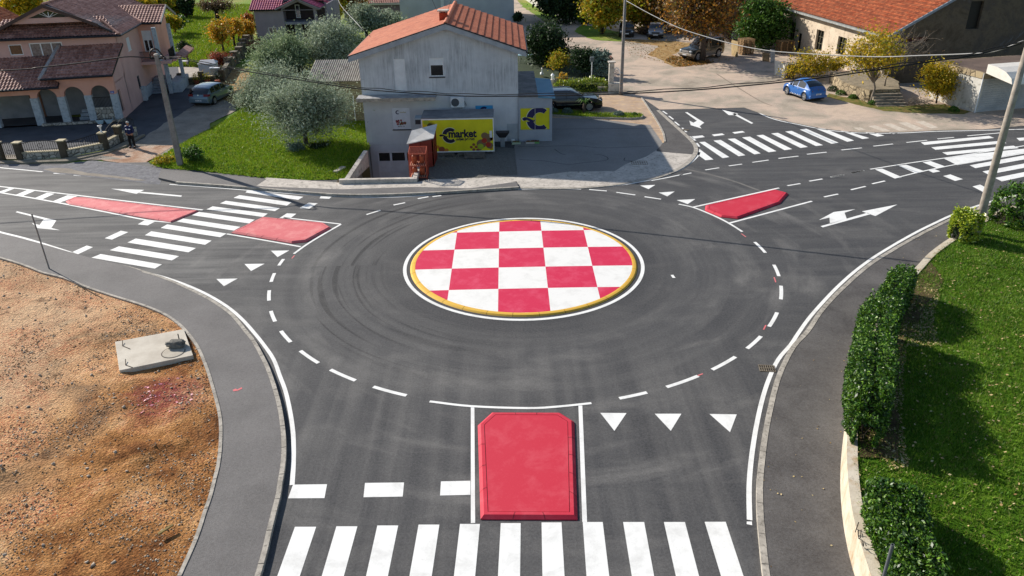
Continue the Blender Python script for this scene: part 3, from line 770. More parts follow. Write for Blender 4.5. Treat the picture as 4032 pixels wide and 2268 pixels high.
# ---------- splitter islands
M['redjoint'] = nm('dark_red_joint', '#7a1a26', '#8f2a34', 4, .9)
def island(label, n, pts, mat, h=.10, bev=.09):
    P = [p for p in g2(n, pts, .02)]
    area = sum(P[i].x * P[(i + 1) % len(P)].y - P[(i + 1) % len(P)].x * P[i].y for i in range(len(P)))
    if area < 0: P.reverse()
    c = sum(P, V2((0, 0))) / len(P)
    t = thing('traffic_island', label, 'traffic island', (c.x, c.y, 0), 0, 'red painted traffic islands at the roundabout entries')
    L = [p - c for p in P]; n_ = len(L)
    def inset(d):
        out = []
        for i in range(n_):
            a, b, e = L[i - 1], L[i], L[(i + 1) % n_]
            d1, d2 = (b - a).normalized(), (e - b).normalized()
            n1, n2 = V2((-d1.y, d1.x)), V2((-d2.y, d2.x))
            k = (n1 + n2); k = k / max(k.dot(n1), .3)
            out.append(b + k * d)
        return out
    A, B, Cc, Dd = L, inset(bev), inset(bev + .10), inset(bev + .115)
    km = MB()
    def band(p, q, z0, z1):
        km.add([(v.x, v.y, z0) for v in p] + [(v.x, v.y, z1) for v in q], [(i, (i + 1) % n_, n_ + (i + 1) % n_, n_ + i) for i in range(n_)])
    band(A, A, -.01, .03); band(A, B, .03, h); band(B, Cc, h, h); band(Cc, Cc, h, h - .03)
    for i in range(n_):
        a0, b0, a1, b1 = A[i], A[(i + 1) % n_], Cc[i], Cc[(i + 1) % n_]; Ls = (b0 - a0).length
        for k in range(1, int(Ls / 1.0) + 1):
            f = k / (int(Ls / 1.0) + 1); e = .012 / Ls
            p_, q_ = a0.lerp(b0, f - e), a0.lerp(b0, f + e); r_, s_ = a1.lerp(b1, f - e), a1.lerp(b1, f + e)
            m1, m2 = B[i].lerp(B[(i + 1) % n_], f - e), B[i].lerp(B[(i + 1) % n_], f + e)
            up = .003
            km.k = 1
            km.add([(p_.x, p_.y, .03), (q_.x, q_.y, .03), (m2.x, m2.y, h + up), (m1.x, m1.y, h + up), (s_.x, s_.y, h + up), (r_.x, r_.y, h + up)], [(0, 1, 2, 3), (3, 2, 4, 5)])
    km.build('kerb', [mat, M['redjoint']], t)
    sm = MB(); sm.prism(Dd, 0, h - .004, bot=False)
    sm.build('surface', mat, t)
    return t
island('long narrow faded red island beside the white hatched strip', 'M1', [(495, 372), (560, 340), (640, 342), (1500, 443), (1290, 528), (1100, 497), (520, 392)], M['redlight'], .07, .06)
island('pinkish red trapezoid island between the left zebra crossing and the roundabout', 'M1', [(1745, 608), (1985, 492), (2445, 537), (2500, 572), (2310, 675), (2200, 686)], M['redlight'])
island('bright red elongated island in the upper right road, wet-looking paint', 'M3', [(172, 405), (690, 285), (797, 313), (735, 385), (415, 501), (290, 489), (168, 440)], M['redpaint'])
island('largest bright red island, nearest to the camera above the bottom zebra crossing', 'B2', [(1032, 207), (1098, 147), (1410, 148), (1477, 190), (1492, 640), (1045, 638)], M['redpaint'])
# ================================================================== BUILDINGS
def wallface(mb, outer, holes, v, dep, flip=1):
    """vertical wall face in the local (u, z) plane at depth v, openings with reveals running dep behind it"""
    lp = [[Vector((a, b, 0)) for a, b in outer]] + [[Vector((a, b, 0)) for a, b in h] for h in holes]
    P = [q for l in lp for q in l]
    fs = []
    for a, b, c in tessellate_polygon(lp):
        if (P[b] - P[a]).cross(P[c] - P[a]).z < 0: a, c = c, a
        fs.append((a, b, c))
    mb.add([(p.x, v, p.y) for p in P], fs)
    for l in lp:
        n = len(l)
        ar = sum(l[i].x * l[(i + 1) % n].y - l[(i + 1) % n].x * l[i].y for i in range(n))
        mb.add([(p.x, v, p.y) for p in l] + [(p.x, v + dep, p.y) for p in l], [((i, n + i, n + (i + 1) % n, (i + 1) % n) if (ar > 0) == (l is lp[0]) else (i, (i + 1) % n, n + (i + 1) % n, n + i)) for i in range(n)])
def rect(u0, u1, z0, z1): return [(u0, z0), (u1, z0), (u1, z1), (u0, z1)]
def window(parent, u0, u1, z0, z1, v, fm, gm_, cols=1, fw=.06, shutter=0, sm=None, dep=.05, slats=False, name='window', label=None, side=False):
    """frame part with a pane sub-part, standing in the opening at depth v; side=True puts it in a wall that faces +u"""
    f = MB(); g = MB(); s_ = MB()
    def bx(mb, a0, a1, b0, b1, c0, c1):
        if side: mb.box(v - b1, v - b0, a0, a1, c0, c1)
        else: mb.box(a0, a1, v + b0, v + b1, c0, c1)
    bx(f, u0, u0 + fw, 0, dep, z0, z1); bx(f, u1 - fw, u1, 0, dep, z0, z1)
    bx(f, u0 + fw, u1 - fw, 0, dep, z0, z0 + fw); bx(f, u0 + fw, u1 - fw, 0, dep, z1 - fw, z1)
    W = (u1 - u0 - fw) / cols
    for i in range(1, cols): bx(f, u0 + i * W, u0 + i * W + fw, 0, dep, z0 + fw, z1 - fw)
    o = f.build(name, fm, parent)
    if label: o['label'] = label
    zg = z1 - fw - (z1 - z0 - 2 * fw) * shutter
    if shutter < 1:
        bx(g, u0 + fw, u1 - fw, dep * .5, dep * .5 + .01, z0 + fw, zg); g.build('pane', gm_, o)
    if shutter:
        n = max(2, int((z1 - fw - zg) / .055)); h = (z1 - fw - zg) / n
        for i in range(n): bx(s_, u0 + fw, u1 - fw, .004, .03, zg + i * h + .004, zg + (i + 1) * h)
        s_.build('roller_shutter', sm or fm, o)
    if slats:
        n = int((z1 - z0 - 2 * fw) / .09)
        for i in range(n):
            zz = z0 + fw + .02 + i * .09
            bx(s_, u0 + fw, u1 - fw, -.012, .006, zz, zz + .055)
        s_.build('shutter_slats', fm, o)
    return o
def tile_slope(u_w, l, cw=.25, rh=.38, amp=.035, step=.03, sub=6, rib=False):
    """tile grid in local (s, t, h): s across, t up the slope"""
    xs = []; hs = []
    n = int(math.ceil(u_w / cw))
    for i in range(n):
        for k in range(sub):
            f = k / sub
            xs.append((i + f) * cw)
            if rib: hs.append(amp if f < .2 else 0.0)
            else: hs.append(amp * (math.sin(f * 2 * math.pi) * .5 + .5))
    m = int(math.ceil(l / rh))
    V = []; F = []
    r = 0
    for j in range(m):
        for e in (0, 1):
            for x, h in zip(xs, hs): V.append((x, (j + e) * rh, h + (step if e == 0 else 0.0)))
    nx = len(xs)
    for j in range(2 * m - 1):
        for i in range(nx - 1): F.append((j * nx + i, j * nx + i + 1, (j + 1) * nx + i + 1, (j + 1) * nx + i))
    return V, F
def roof_plane(P, mat, name='roof', parent=None, thick=.1, cw=.25, rh=.38, amp=.035, step=.03, rib=False, sub=6, under=None):
    """P: planar convex outline, P[0]->P[1] along the eaves; tiles run up the slope; a slab closes the underside"""
    P = [Vector(p) for p in P]
    x = (P[1] - P[0]).normalized()
    n = (P[1] - P[0]).cross(P[2] - P[0]).normalized()
    y = n.cross(x)
    L = [((p - P[0]).dot(x), (p - P[0]).dot(y)) for p in P]
    x0 = min(a for a, b in L); x1 = max(a for a, b in L); y1 = max(b for a, b in L); y0 = min(b for a, b in L)
    Vv, F = tile_slope(x1 - x0 + cw, y1 - y0 + rh, cw, rh, amp, step, sub, rib)
    bm = bmesh.new()
    vs = [bm.verts.new((a + x0, b + y0, h)) for a, b, h in Vv]
    for f in F: bm.faces.new([vs[i] for i in f])
    k = len(L)
    ar = sum(L[i][0] * L[(i + 1) % k][1] - L[(i + 1) % k][0] * L[i][1] for i in range(k))
    for i in range(k):
        a, b = Vector((*L[i], 0)), Vector((*L[(i + 1) % k], 0))
        d = (b - a)
        if d.length < 1e-5: continue
        no = Vector((d.y, -d.x, 0)) * (1 if ar > 0 else -1)
        bmesh.ops.bisect_plane(bm, geom=bm.verts[:] + bm.edges[:] + bm.faces[:], plane_co=a, plane_no=no, clear_outer=True)
    mat4 = Matrix((( x.x, y.x, n.x, P[0].x), (x.y, y.y, n.y, P[0].y), (x.z, y.z, n.z, P[0].z), (0, 0, 0, 1)))
    vsl = [mat4 @ v.co for v in bm.verts]
    bm.verts.index_update()
    mb = MB(); mb.add(vsl, [tuple(v.index for v in f.verts) for f in bm.faces]); bm.free()
    pts = P if n.z > 0 else P[::-1]
    top = [p - n * .012 for p in P]; bot = [p - n * thick for p in P]
    mb.k = 1
    mb.add(top + bot, [tuple(range(k)), tuple(range(k, 2 * k))[::-1]] + [(i, k + i, k + (i + 1) % k, (i + 1) % k) for i in range(k)])
    return mb.build(name, [mat, under or M['trim']], parent)
def tile_mat(name, c1, c2, c3, dark, sc=.9):
    b = NB(name)
    w = b.n('TexWhiteNoise', noise_dimensions='3D')
    m = b.map((4.2, 4.2, 4.2)); s_ = b.n('VectorMath', operation='FLOOR'); b.l(m, s_.inputs[0]); b.l(s_.outputs[0], w.inputs['Vector'])
    c = b.ramp(w.outputs['Value'], [(0, hx(c1)), (.5, hx(c2)), (1, hx(c3))])
    c = b.mix(b.ramp(b.noise(sc, 7, .7), [(.48, K), (.72, Wt)]), c, hx(dark))
    b.col(c); b.bump(b.noise(20, 4), .15, .01)
    return b.fin(.75, 0, .35)
M['trim'] = nm('weathered_trim', '#8a8a88', '#6f6f6e', 3, .8)
M['dtrim'] = plain('dark_gutter', '#25242a', .5)
M['render_grey'] = None
def stained_wall(name, c1, c2, stain, amt=.6, vs=.12, lo=.48, hi=.7, top=None):
    b = NB(name)
    c = b.mix(b.ramp(b.noise(.8, 6, .6), [(.35, K), (.65, Wt)]), hx(c1), hx(c2))
    st = b.ramp(b.noise(8.5, 8, .78, b.map((1, 1, vs))), [(lo, K), (hi, Wt)])
    big = b.ramp(b.noise(.5, 5, .6), [(.38, K), (.6, Wt)])
    k = b.math('MULTIPLY', st, big)
    if top is not None:
        sep = b.n('SeparateXYZ'); b.l(b.co, sep.inputs[0])
        hgt = b.ramp(b.math('MULTIPLY_ADD', sep.outputs[2], .5, -top * .5), [(0, (.12, .12, .12)), (.12, Wt), (1, Wt)])
        k = b.math('MULTIPLY', k, hgt)
    c = b.mix(b.math('MULTIPLY', k, amt), c, hx(stain))
    b.col(c); b.bump(b.noise(60, 3), .12, .01)
    return b.fin(.9, 0, .2)
M['shopwall'] = stained_wall('stained_grey_render', '#ced1d4', '#bfc2c6', '#5f6267', .9, .07, .42, .70, 3.1)
M['white_pvc'] = plain('white_plastic_frame', '#e6e9ec', .35, 0, .5)
M['glass'] = glass_mat('dark_glass')
M['terracotta'] = tile_mat('terracotta_metal_tiles', '#c07050', '#c87c5c', '#b8684a', '#a35c44')
M['brown_tile'] = tile_mat('brown_roof_tiles', '#8f6455', '#a3776a', '#b58a7c', '#744c42')
M['orange_tile'] = tile_mat('old_orange_roof_tiles', '#b55f3a', '#cf8258', '#964c30', '#84503a', 2.2)
M['purple_tile'] = tile_mat('purple_red_roof_tiles', '#a8445a', '#b55c76', '#9b4a70', '#8c3c46')
M['brick'] = nm('chimney_brick', '#a8452c', '#8a3823', 6, .9, .4, 30)

# ------------------------------------------------------------------ the shop
FM = Frame((0.64, 48.73), 0)
shop = thing('shop_building', 'two storey grey shop with black-streaked gable wall and orange-red ribbed roof', 'building', (0.64, 48.73, 0))
ZL = -2.4
outer = [(-9.85, ZL), (-5.85, ZL), (-5.85, -.05), (0, -.05), (0, 5.6), (-4.34, 7.3), (-9.85, 5.5)]
H_door = rect(-7.72, -7.0, 3.32, 5.33); H_win = rect(-5.49, -4.6, 4.21, 5.35); H_post = rect(-8.08, -6.94, .92, 2.3); H_gar = rect(-9.25, -6.6, ZL + .02, -.55); H_bl = rect(-2.74, -1.63, 1.4, 2.36)
wm = MB(); wallface(wm, outer, [H_door, H_win, H_post, H_gar, H_bl], 0, .14)
wm.box(-9.85, -9.72, .14, 9.3, ZL, 5.5); wm.box(-.13, 0, .14, 9.3, -.05, 5.6); wm.box(-9.72, -.13, 9.17, 9.3, -.05, 5.5)
wm.build('wall', M['shopwall'], shop)
RZ = 7.42
sl_l = (RZ - 5.6) / (9.85 + .5 - 4.4)
def shop_roof():
    a = roof_plane([(-10.35, 9.7, 5.62), (-10.35, -.45, 5.62), (-4.32, -.45, RZ), (-4.32, 9.7, RZ)], M['terracotta'], 'roof', shop, .12, .30, .36, .035, .02)
    b = roof_plane([(.5, -.45, 5.74), (.5, 9.7, 5.74), (-4.32, 9.7, RZ), (-4.32, -.45, RZ)], M['terracotta'], 'roof', shop, .12, .22, .455, .03, .065)
    rc = MB()
    for i in range(26): rc.tube((-4.32, -.48 + i * .395, RZ + .02), (-4.32, -.48 + i * .395 + .41, RZ + .035), .12, .14, 10)
    rc.build('ridge_tiles', M['terracotta'], shop)
    fa = MB()
    for (u0, z0, u1, z1) in ((-10.38, 5.58, -4.32, RZ - .02), (-4.32, RZ - .02, .53, 5.70)):
        fa.hexa([(u0, -.5, z0 - .3), (u1, -.5, z1 - .3), (u1, -.452, z1 - .3), (u0, -.452, z0 - .3)], [(u0, -.5, z0), (u1, -.5, z1), (u1, -.452, z1), (u0, -.452, z0)])
        fa.hexa([(u0, -.45, z0 - .3), (u1, -.45, z1 - .3), (u1, -.003, z1 - .3), (u0, -.003, z0 - .3)], [(u0, -.45, z0 - .26), (u1, -.45, z1 - .26), (u1, -.003, z1 - .26), (u0, -.003, z0 - .26)])
    fa.build('bargeboard', nm('grey_bargeboard', '#a8adb2', '#9499a0', 2), shop)
    gu = MB()
    gu.tube((-10.4, -.5, 5.56), (-10.4, 9.7, 5.56), .07); gu.tube((.56, -.5, 5.66), (.56, 9.7, 5.66), .07)
    gu.hexa([(-10.4, -.53, 5.60), (-4.32, -.53, RZ), (-4.32, -.50, RZ), (-10.4, -.50, 5.60)], [(-10.4, -.53, 5.65), (-4.32, -.53, RZ + .06), (-4.32, -.46, RZ + .06), (-10.4, -.46, 5.65)])
    gu.hexa([(-4.32, -.53, RZ), (.55, -.53, 5.72), (.55, -.50, 5.72), (-4.32, -.50, RZ)], [(-4.32, -.53, RZ + .06), (.55, -.53, 5.78), (.55, -.46, 5.78), (-4.32, -.46, RZ + .06)])
    gu.build('gutter', M['dtrim'], shop)
    cm = MB(); cm.box(-4.85, -4.35, 1.7, 2.2, 7.0, 7.78)
    ch = cm.build('chimney', M['brick'], shop)
    cc = MB(); cc.box(-4.95, -4.25, 1.6, 2.3, 7.86, 7.93)
    for a in (-4.83, -4.45):
        for b in (1.74, 2.08): cc.box(a, a + .08, b, b + .08, 7.78, 7.86)
    cc.build('chimney_cap', M['concrete'], ch)
    for x0, x1 in ((-5.0, -5.25), (-4.3, -4.05)): MB().tube((x0, 1.9, 7.93), (x1, 1.9, 8.55), .012).build('lightning_rod', M['dtrim'], ch)
shop_roof()
window(shop, -7.72, -7.0, 3.32, 5.33, .05, M['white_pvc'], M['glass'], 1, .05, 1.0, M['white_pvc'], name='door', label='tall white roller-shuttered door opening above the ledge')
window(shop, -5.49, -4.6, 4.21, 5.35, .05, M['white_pvc'], M['glass'], 1, .07, .38, M['white_pvc'], label='small window with white shutter pulled partly down')
sm_ = plain('dark_stone_sill', '#3b3c40')
MB().box(-5.55, -4.54, -.06, .10, 4.15, 4.21).build('window_sill', sm_, shop); MB().box(-8.12, -6.9, -.05, .1, .87, .92).build('window_sill', sm_, shop)
gd = MB()
for a, b in ((-9.25, -8.40), (-8.40, -7.42), (-7.42, -6.6)):
    gd.box(a, a + .07, .06, .12, ZL + .02, -.55); gd.box(b - .07, b, .06, .12, ZL + .02, -.55)
    for z0, z1 in ((ZL + .02, ZL + .12), (-1.26, -1.18), (-1.95, -1.90), (-.63, -.55)): gd.box(a + .07, b - .07, .06, .12, z0, z1)
    gd.box(a + .07, b - .07, .09, .11, ZL + .12, -1.26)
g_ = gd.build('garage_door', M['white_pvc'], shop)
gp = MB()
for a, b in ((-9.25, -8.40), (-8.40, -7.42), (-7.42, -6.6)): gp.box(a + .07, b - .07, .095, .105, -1.18, -.63)
gp.build('pane', M['glass'], g_)
lg = MB(); lg.box(-10.05, -5.15, -1.05, -.003, 3.02, 3.18)
lo_ = lg.build('ledge', nm('ledge_slab', '#a3a2a0', '#85878c', 1.5, .85, c3='#c4c2be', s3=2), shop)
lf = MB()
x = -10.05
random.seed(3)
while x < -5.2:
    wd = random.uniform(.16, .4); lf.box(x, min(x + wd - .012, -5.15), -1.09, -1.053, 2.96, 3.17); x += wd
lf.build('stone_edging', nm('ledge_stones', '#b8ae9f', '#8c857b', 4, .9, .3), lo_)
ac = MB(); ac.box(-4.27, -3.42, -.42, -.1, 2.36, 3.0)
aco = ac.build('air_conditioner_unit', plain('white_painted_metal', '#d8dcdf', .4), shop, bevel=.02)
af = MB(M=Matrix.Translation((-3.98, -.425, 2.68)) @ Matrix.Rotation(R(90), 4, 'X')); af.lathe([(.25, .0), (.25, .012), (.22, .014), (.05, .012)], n=24)
af.build('fan_grille', plain('dark_grille', '#4b5056'), aco)
for x0 in (-4.1, -3.6): MB().box(x0, x0 + .04, -.42, -.003, 2.28, 2.36).build('bracket', M['trim'], aco)
MB().tube((-3.41, -.2, 2.7), (-3.3, -.03, 2.4), .02).build('pipe', M['trim'], aco)
dp = MB(); dp.tube((-9.7, -.09, -.05), (-9.7, -.09, -2.3), .035); dp.build('downpipe', M['trim'], shop)
ps = MB(); ps.box(-.75, -.05, -.02, -.003, .02, 1.15); ps.build('wall_panel', nm('light_panel', '#aeb4b8', '#9fa5aa', 2), shop)
M['navy'] = plain('navy_paint', '#1c1b52', .5)
M['navydark'] = plain('dark_navy_letters', '#141332', .5)
# ---- writing helpers
def text_mesh(name, s, size, mat, parent, M4, bold=.02, ext=.004, sx=1.0, shear=0):
    cu = bpy.data.curves.new(name, 'FONT'); cu.body = s; cu.size = size; cu.offset = bold; cu.extrude = ext; cu.align_x = 'LEFT'; cu.resolution_u = 3; cu.shear = shear
    o = bpy.data.objects.new(name + '_c', cu); COL.objects.link(o)
    bpy.context.view_layer.update()
    me = bpy.data.meshes.new_from_object(o.evaluated_get(bpy.context.evaluated_depsgraph_get()))
    bpy.data.objects.remove(o)
    me.transform(M4 @ Matrix.Diagonal((sx, 1, 1, 1))); me.name = name
    me.materials.clear(); me.materials.append(mat)
    r = bpy.data.objects.new(name, me); link(r, parent); return r
FRONT = Matrix.Rotation(R(90), 4, 'X')       # writing that faces the camera side (-y)
def clogo(mb, c, r, v, th=.01, gap0=-48, gap1=48, ri=.56, wing=True):
    """thick letter C with a leaf-shaped swoosh"""
    n = 22
    P = [(c[0] + r * math.cos(R(gap1 + (360 - gap1 + gap0) * i / n)), c[1] + r * math.sin(R(gap1 + (360 - gap1 + gap0) * i / n))) for i in range(n + 1)]
    Q = [(c[0] + r * .1 + r * ri * math.cos(R(gap1 + 6 + (360 - gap1 + gap0 - 12) * i / n)), c[1] + r * ri * math.sin(R(gap1 + 6 + (360 - gap1 + gap0 - 12) * i / n))) for i in range(n + 1)]
    for i in range(n):
        mid = (i + .5) / n
        a = gap1 + (360 - gap1 + gap0) * mid
        if 168 < a < 196 and wing: continue
        mb.add([(P[i][0], v, P[i][1]), (P[i + 1][0], v, P[i + 1][1]), (Q[i + 1][0], v, Q[i + 1][1]), (Q[i][0], v, Q[i][1])], [(0, 1, 2, 3)])
def swoosh(mb, c, r, v):
    W_ = [(-1.42, .06), (-1.2, .2), (-.95, .17), (-.7, .05), (-.45, -.08), (-.22, -.02), (-.42, -.22), (-.7, -.2), (-1.0, -.05), (-1.25, -.12)]
    tr = tessellate_polygon([[Vector((a, b, 0)) for a, b in W_]])
    mb.add([(c[0] + a * r, v, c[1] + b * r) for a, b in W_], [tuple(t) for t in tr])
def berry(parent, mats, items, v, name='fruit_picture'):
    """flat printed fruit shapes: (u, z, r, material index)"""
    mb = MB()
    for i, (u, z, r, k) in enumerate(items):
        mb.k = k; n = 14; vv = v - .0008 * (i % 9)
        mb.add([(u + r * math.cos(2 * math.pi * j / n), vv, z + r * .92 * math.sin(2 * math.pi * j / n)) for j in range(n)], [tuple(range(n))])
    return mb.build(name, mats, parent)
# poster in the old window niche
po = MB(); po.box(-8.08, -6.94, .04, .06, .92, 2.3)
poo = po.build('poster', plain('white_poster', '#dfe3ea', .5), shop)
pc = MB(); clogo(pc, (-7.72, 2.02), .13, .036, wing=False); pc.build('poster_logo', M['navy'], poo)
text_mesh('poster_writing', 'market', .14, plain('ochre_print', '#b3a67a'), poo, Matrix.Translation((-7.58, .036, 1.98)) @ FRONT, .002)
text_mesh('poster_writing', '0800 81 222', .09, plain('grey_print', '#55585f'), poo, Matrix.Translation((-7.78, .036, 1.08)) @ FRONT, .001)
pm = [plain('print_meat_red', '#8a2f33', .5), plain('print_pink', '#c98d86', .5), plain('print_green', '#5c6b34', .5)]
random.seed(11)
berry(poo, pm, [(random.uniform(-7.82, -7.2), 1.25 + abs(random.gauss(0, .12)), random.uniform(.04, .09), random.choice([0, 0, 1, 2])) for _ in range(26)], .036)
bs = MB(); bs.box(-2.74, -1.63, .03, .06, 1.4, 2.36); b_ = bs.build('window_sign', plain('light_blue_sign', '#3f9fd4', .4), shop)
bs = MB(); clogo(bs, (-2.2, 2.0), .28, .026, wing=False); bs.build('sign_logo', M['navy'], b_)

# ---- shop annex
annex = thing('shop_annex', 'low flat-roofed kiosk joined to the shop, yellow window panels with a navy letter C', 'kiosk', (0.64, 48.58, 0))
aw = MB(); wallface(aw, rect(.003, 2.14, 0, 2.86), [rect(.09, 2.0, .75, 2.19)], 0, .1)
aw.box(2.04, 2.14, .1, 5.4, 0, 2.7); aw.box(.003, 2.04, 5.3, 5.4, 0, 2.7)
aw.build('wall', nm('annex_grey_panel', '#9fa5ae', '#959ba5', 1.5, .6), annex)
ar_ = MB(); ar_.box(.003, 1.24, -.05, 7.6, 2.87, 2.99)
ar_.build('flat_roof', nm('stained_flat_concrete', '#8f8c8a', '#6e6d6e', 1.1, .9, .3, 20, c3='#55565a', s3=2), annex)
lr = MB()
for i in range(16):
    y0 = -.12 + i * .36
    lr.hexa([(1.245, y0, 2.84), (2.32, y0, 2.76), (2.32, y0 + .2, 2.76), (1.245, y0 + .2, 2.84)], [(1.245, y0, 2.93), (2.32, y0, 2.83), (2.32, y0 + .2, 2.83), (1.245, y0 + .2, 2.93)])
    lr.hexa([(1.245, y0 + .2, 2.84), (2.32, y0 + .2, 2.76), (2.32, y0 + .36, 2.76), (1.245, y0 + .36, 2.84)], [(1.245, y0 + .2, 2.905), (2.32, y0 + .2, 2.805), (2.32, y0 + .36, 2.805), (1.245, y0 + .36, 2.905)])
lr.build('corrugated_roof', nm('blue_corrugated_sheet', '#5f93ad', '#4f8aa8', 1.5, .5, .1), annex)
yp = MB(); yp.box(.12, 1.03, .03, .05, .78, 2.16); yp.box(1.07, 1.97, .03, .05, .78, 2.16)
M['signyellow'] = nm('yellow_print', '#d7cf18', '#c9c214', 1.5, .5)
yo = yp.build('window_panel', M['signyellow'], annex)
yf = MB()
for a, b in ((.09, .12), (1.03, 1.07), (1.97, 2.0)): yf.box(a, b, .0, .05, .75, 2.19)
yf.box(.12, 1.03, 0, .05, .75, .78); yf.box(1.07, 1.97, 0, .05, .75, .78); yf.box(.12, 1.03, 0, .05, 2.16, 2.19); yf.box(1.07, 1.97, 0, .05, 2.16, 2.19)
yf.build('frame', plain('aluminium_frame', '#9aa0a6', .4, .4), yo)
for mt, rr, vv, off in ((plain('white_outline', '#dfe0c8', .5), 1.05, .028, 0), (M['navy'], 1.0, .024, 0)):
    lm = MB()
    clogo(lm, (1.28, 1.44), .78 * rr, vv, ri=.56 / rr * (.97 if rr > 1 else 1)); swoosh(lm, (1.28, 1.44), .78 * (1.02 if rr > 1 else .97), vv - .001)
    # keep the emblem inside its window
    for i, p in enumerate(lm.v): lm.v[i] = (min(max(p[0], .125), 1.965), p[1], min(max(p[2], .785), 2.155))
    lm.build('emblem', mt, yo)

# ---- refrigerated sales container with the big banner
FC = Frame((-0.97, 46.0), 0)
ct = thing('refrigerated_container', 'long white cold store box with yellow market banner, raised on pallets before the shop', 'container', (-0.97, 46.0, 0))
cm = MB(); cm.box(-4.28, 0.02, 0.0, 1.95, .2, 2.27)
cm.build('body', nm('dusty_white_panel', '#b9bdc0', '#a2a6aa', 1.2, .5), ct, bevel=.02)
cr = MB(); cr.box(-4.34, .06, -.06, 2.0, 2.275, 2.32); cr.build('roof_cover', nm('dusty_grey_top', '#8c8c8c', '#6d6e72', 1.1, .85, .2, 20), ct)
ce = MB()
for (a, b) in ((-4.32, -4.27), (0.01, .06)): ce.box(a, b, -.05, -.003, .18, 2.27)
ce.box(-4.27, .01, -.05, -.003, 2.2, 2.27); ce.box(-4.27, .01, -.05, -.003, .18, .24); ce.build('edge_profile', M['white_pvc'], ct)
bn = MB(); bn.box(-4.27, .01, -.02, -.004, .24, 2.2)
bno = bn.build('banner', M['signyellow'], ct)
BV = -.024
for mt, rr, vv in ((plain('white_outline', '#dfe0c8', .5), 1.06, BV), (M['navydark'], 1.0, BV - .003)):
    lm = MB(); clogo(lm, FC('Z5', 1232, 418, 0), .47 * rr, vv, ri=.55 / rr * (.98 if rr > 1 else 1)); swoosh(lm, FC('Z5', 1232, 420, 0), .47, vv - .001)
    lm.build('emblem', mt, bno)
tu, tz = FC('Z5', 1212, 442, 0)
text_mesh('lettering', 'market', .66, M['navydark'], bno, Matrix.Translation((tu, BV - .004, tz)) @ FRONT, .026, .001, .9)
tu, tz = FC('Z5', 1308, 478, 0)
text_mesh('lettering', 'uvijek pri ruci', .235, M['navydark'], bno, Matrix.Translation((tu, BV - .004, tz)) @ FRONT, .009, .001, .86)
fr = [plain('print_apple_green', '#9db52a', .5), plain('print_tomato', '#a8331f', .5), plain('print_brown', '#8a4a2c', .5), plain('print_paper_bag', '#7d6244', .5), plain('print_leaf', '#3e4a1e', .5), plain('print_milk', '#d5d8da', .5), plain('print_orange', '#c47f1f', .5)]
def fz(x, y, r, k): u, z = FC('Z5', x, y, 0); return (u, z, r, k)
it = [fz(1620, 520, .3, 3), fz(1700, 450, .3, 3), fz(1660, 420, .22, 3), fz(1720, 540, .22, 3), fz(1600, 580, .12, 3)]
it += [fz(935, 255, .17, 0), fz(1610, 553, .19, 0), fz(1655, 480, .17, 1), fz(1705, 530, .17, 1), fz(1740, 575, .1, 6), fz(1745, 455, .12, 6)]
it += [fz(a, b, .095, 2) for a, b in ((1495, 562), (1525, 530), (1555, 560), (1527, 592), (1575, 595))]
it += [fz(1130, 590, .2, 2), fz(1190, 600, .13, 6), fz(1080, 560, .12, 6)]
berry(bno, fr, it, BV - .001)
lf = MB()
for i in range(9):
    u0, z0 = FC('Z5', 950, 300, 0); a = R(20 + i * 9)
    lf.add([(u0, BV - .002 - i * .0003, z0 - .05), (u0 + .05, BV - .002 - i * .0003, z0 - .12), (u0 + .55 * math.cos(a), BV - .002 - i * .0003, z0 + .38 * math.sin(a))], [(0, 1, 2)])
lf.build('leaf_picture', fr[4], bno)
ml = MB(); u0, z0 = FC('Z5', 1735, 400, 0); ml.box(u0 - .07, u0 + .09, BV - .006, BV - .003, z0 - .22, z0 + .2); ml.build('bottle_picture', fr[5], bno)
cu_ = MB(); cu_.box(-4.72, -4.30, .0, .8, 1.93, 2.32); cuo = cu_.build('cooling_unit', plain('grey_white_metal', '#8fa0a8', .4), ct, bevel=.02)
cg = MB(); cg.box(-4.68, -4.36, -.012, -.001, 1.96, 2.22); cg.build('grille', plain('dark_grille', '#20262b'), cuo)
# pallets that carry it
def pallet(name, label, loc, rot=(0, 0, 0), w_=1.2, d_=.8, mat=None, group=None):
    m_ = MB()
    for i in range(5):
        y = -d_ / 2 + i * (d_ - .1) / 4; m_.box(-w_ / 2, w_ / 2, y, y + .1, .122, .144)
    for i in range(3):
        x = -w_ / 2 + i * (w_ - .1) / 2; m_.box(x, x + .1, -d_ / 2, d_ / 2, .1, .12); m_.box(x, x + .1, -d_ / 2, d_ / 2, 0, .02)
        for j in range(3): y = -d_ / 2 + j * (d_ - .1) / 2; m_.box(x, x + .1, y, y + .1, .022, .098)
    o = m_.build(name, mat or M['wood']); o.location = loc; o.rotation_euler = rot
    tag(o, label, 'pallet', group); return o
M['wood'] = nm('weathered_pallet_wood', '#a48660', '#8b6f4e', 5, .85, .3, 25, c3='#63503a', s3=7)
M['greywood'] = nm('grey_old_wood', '#6f6a64', '#565049', 5, .9, .3, 25)
for i, (u, lb) in enumerate(((-3.35, 'grey wooden pallet under the left half of the yellow bannered box'), (-1.85, 'grey wooden pallet under the right half of the yellow bannered box'))):
    pallet('pallet', lb, (-.97 + u + .3, 45.98, .01), (0, 0, 0), 1.3, .9, M['greywood'], 'grey pallets under the cold store box')
pallet('pallet', 'dark wooden pallet leaning out below the banner, right of the others', (-.97 - 1.15, 45.35, .05), (R(12), 0, R(1)), 1.25, .7, M['greywood'])

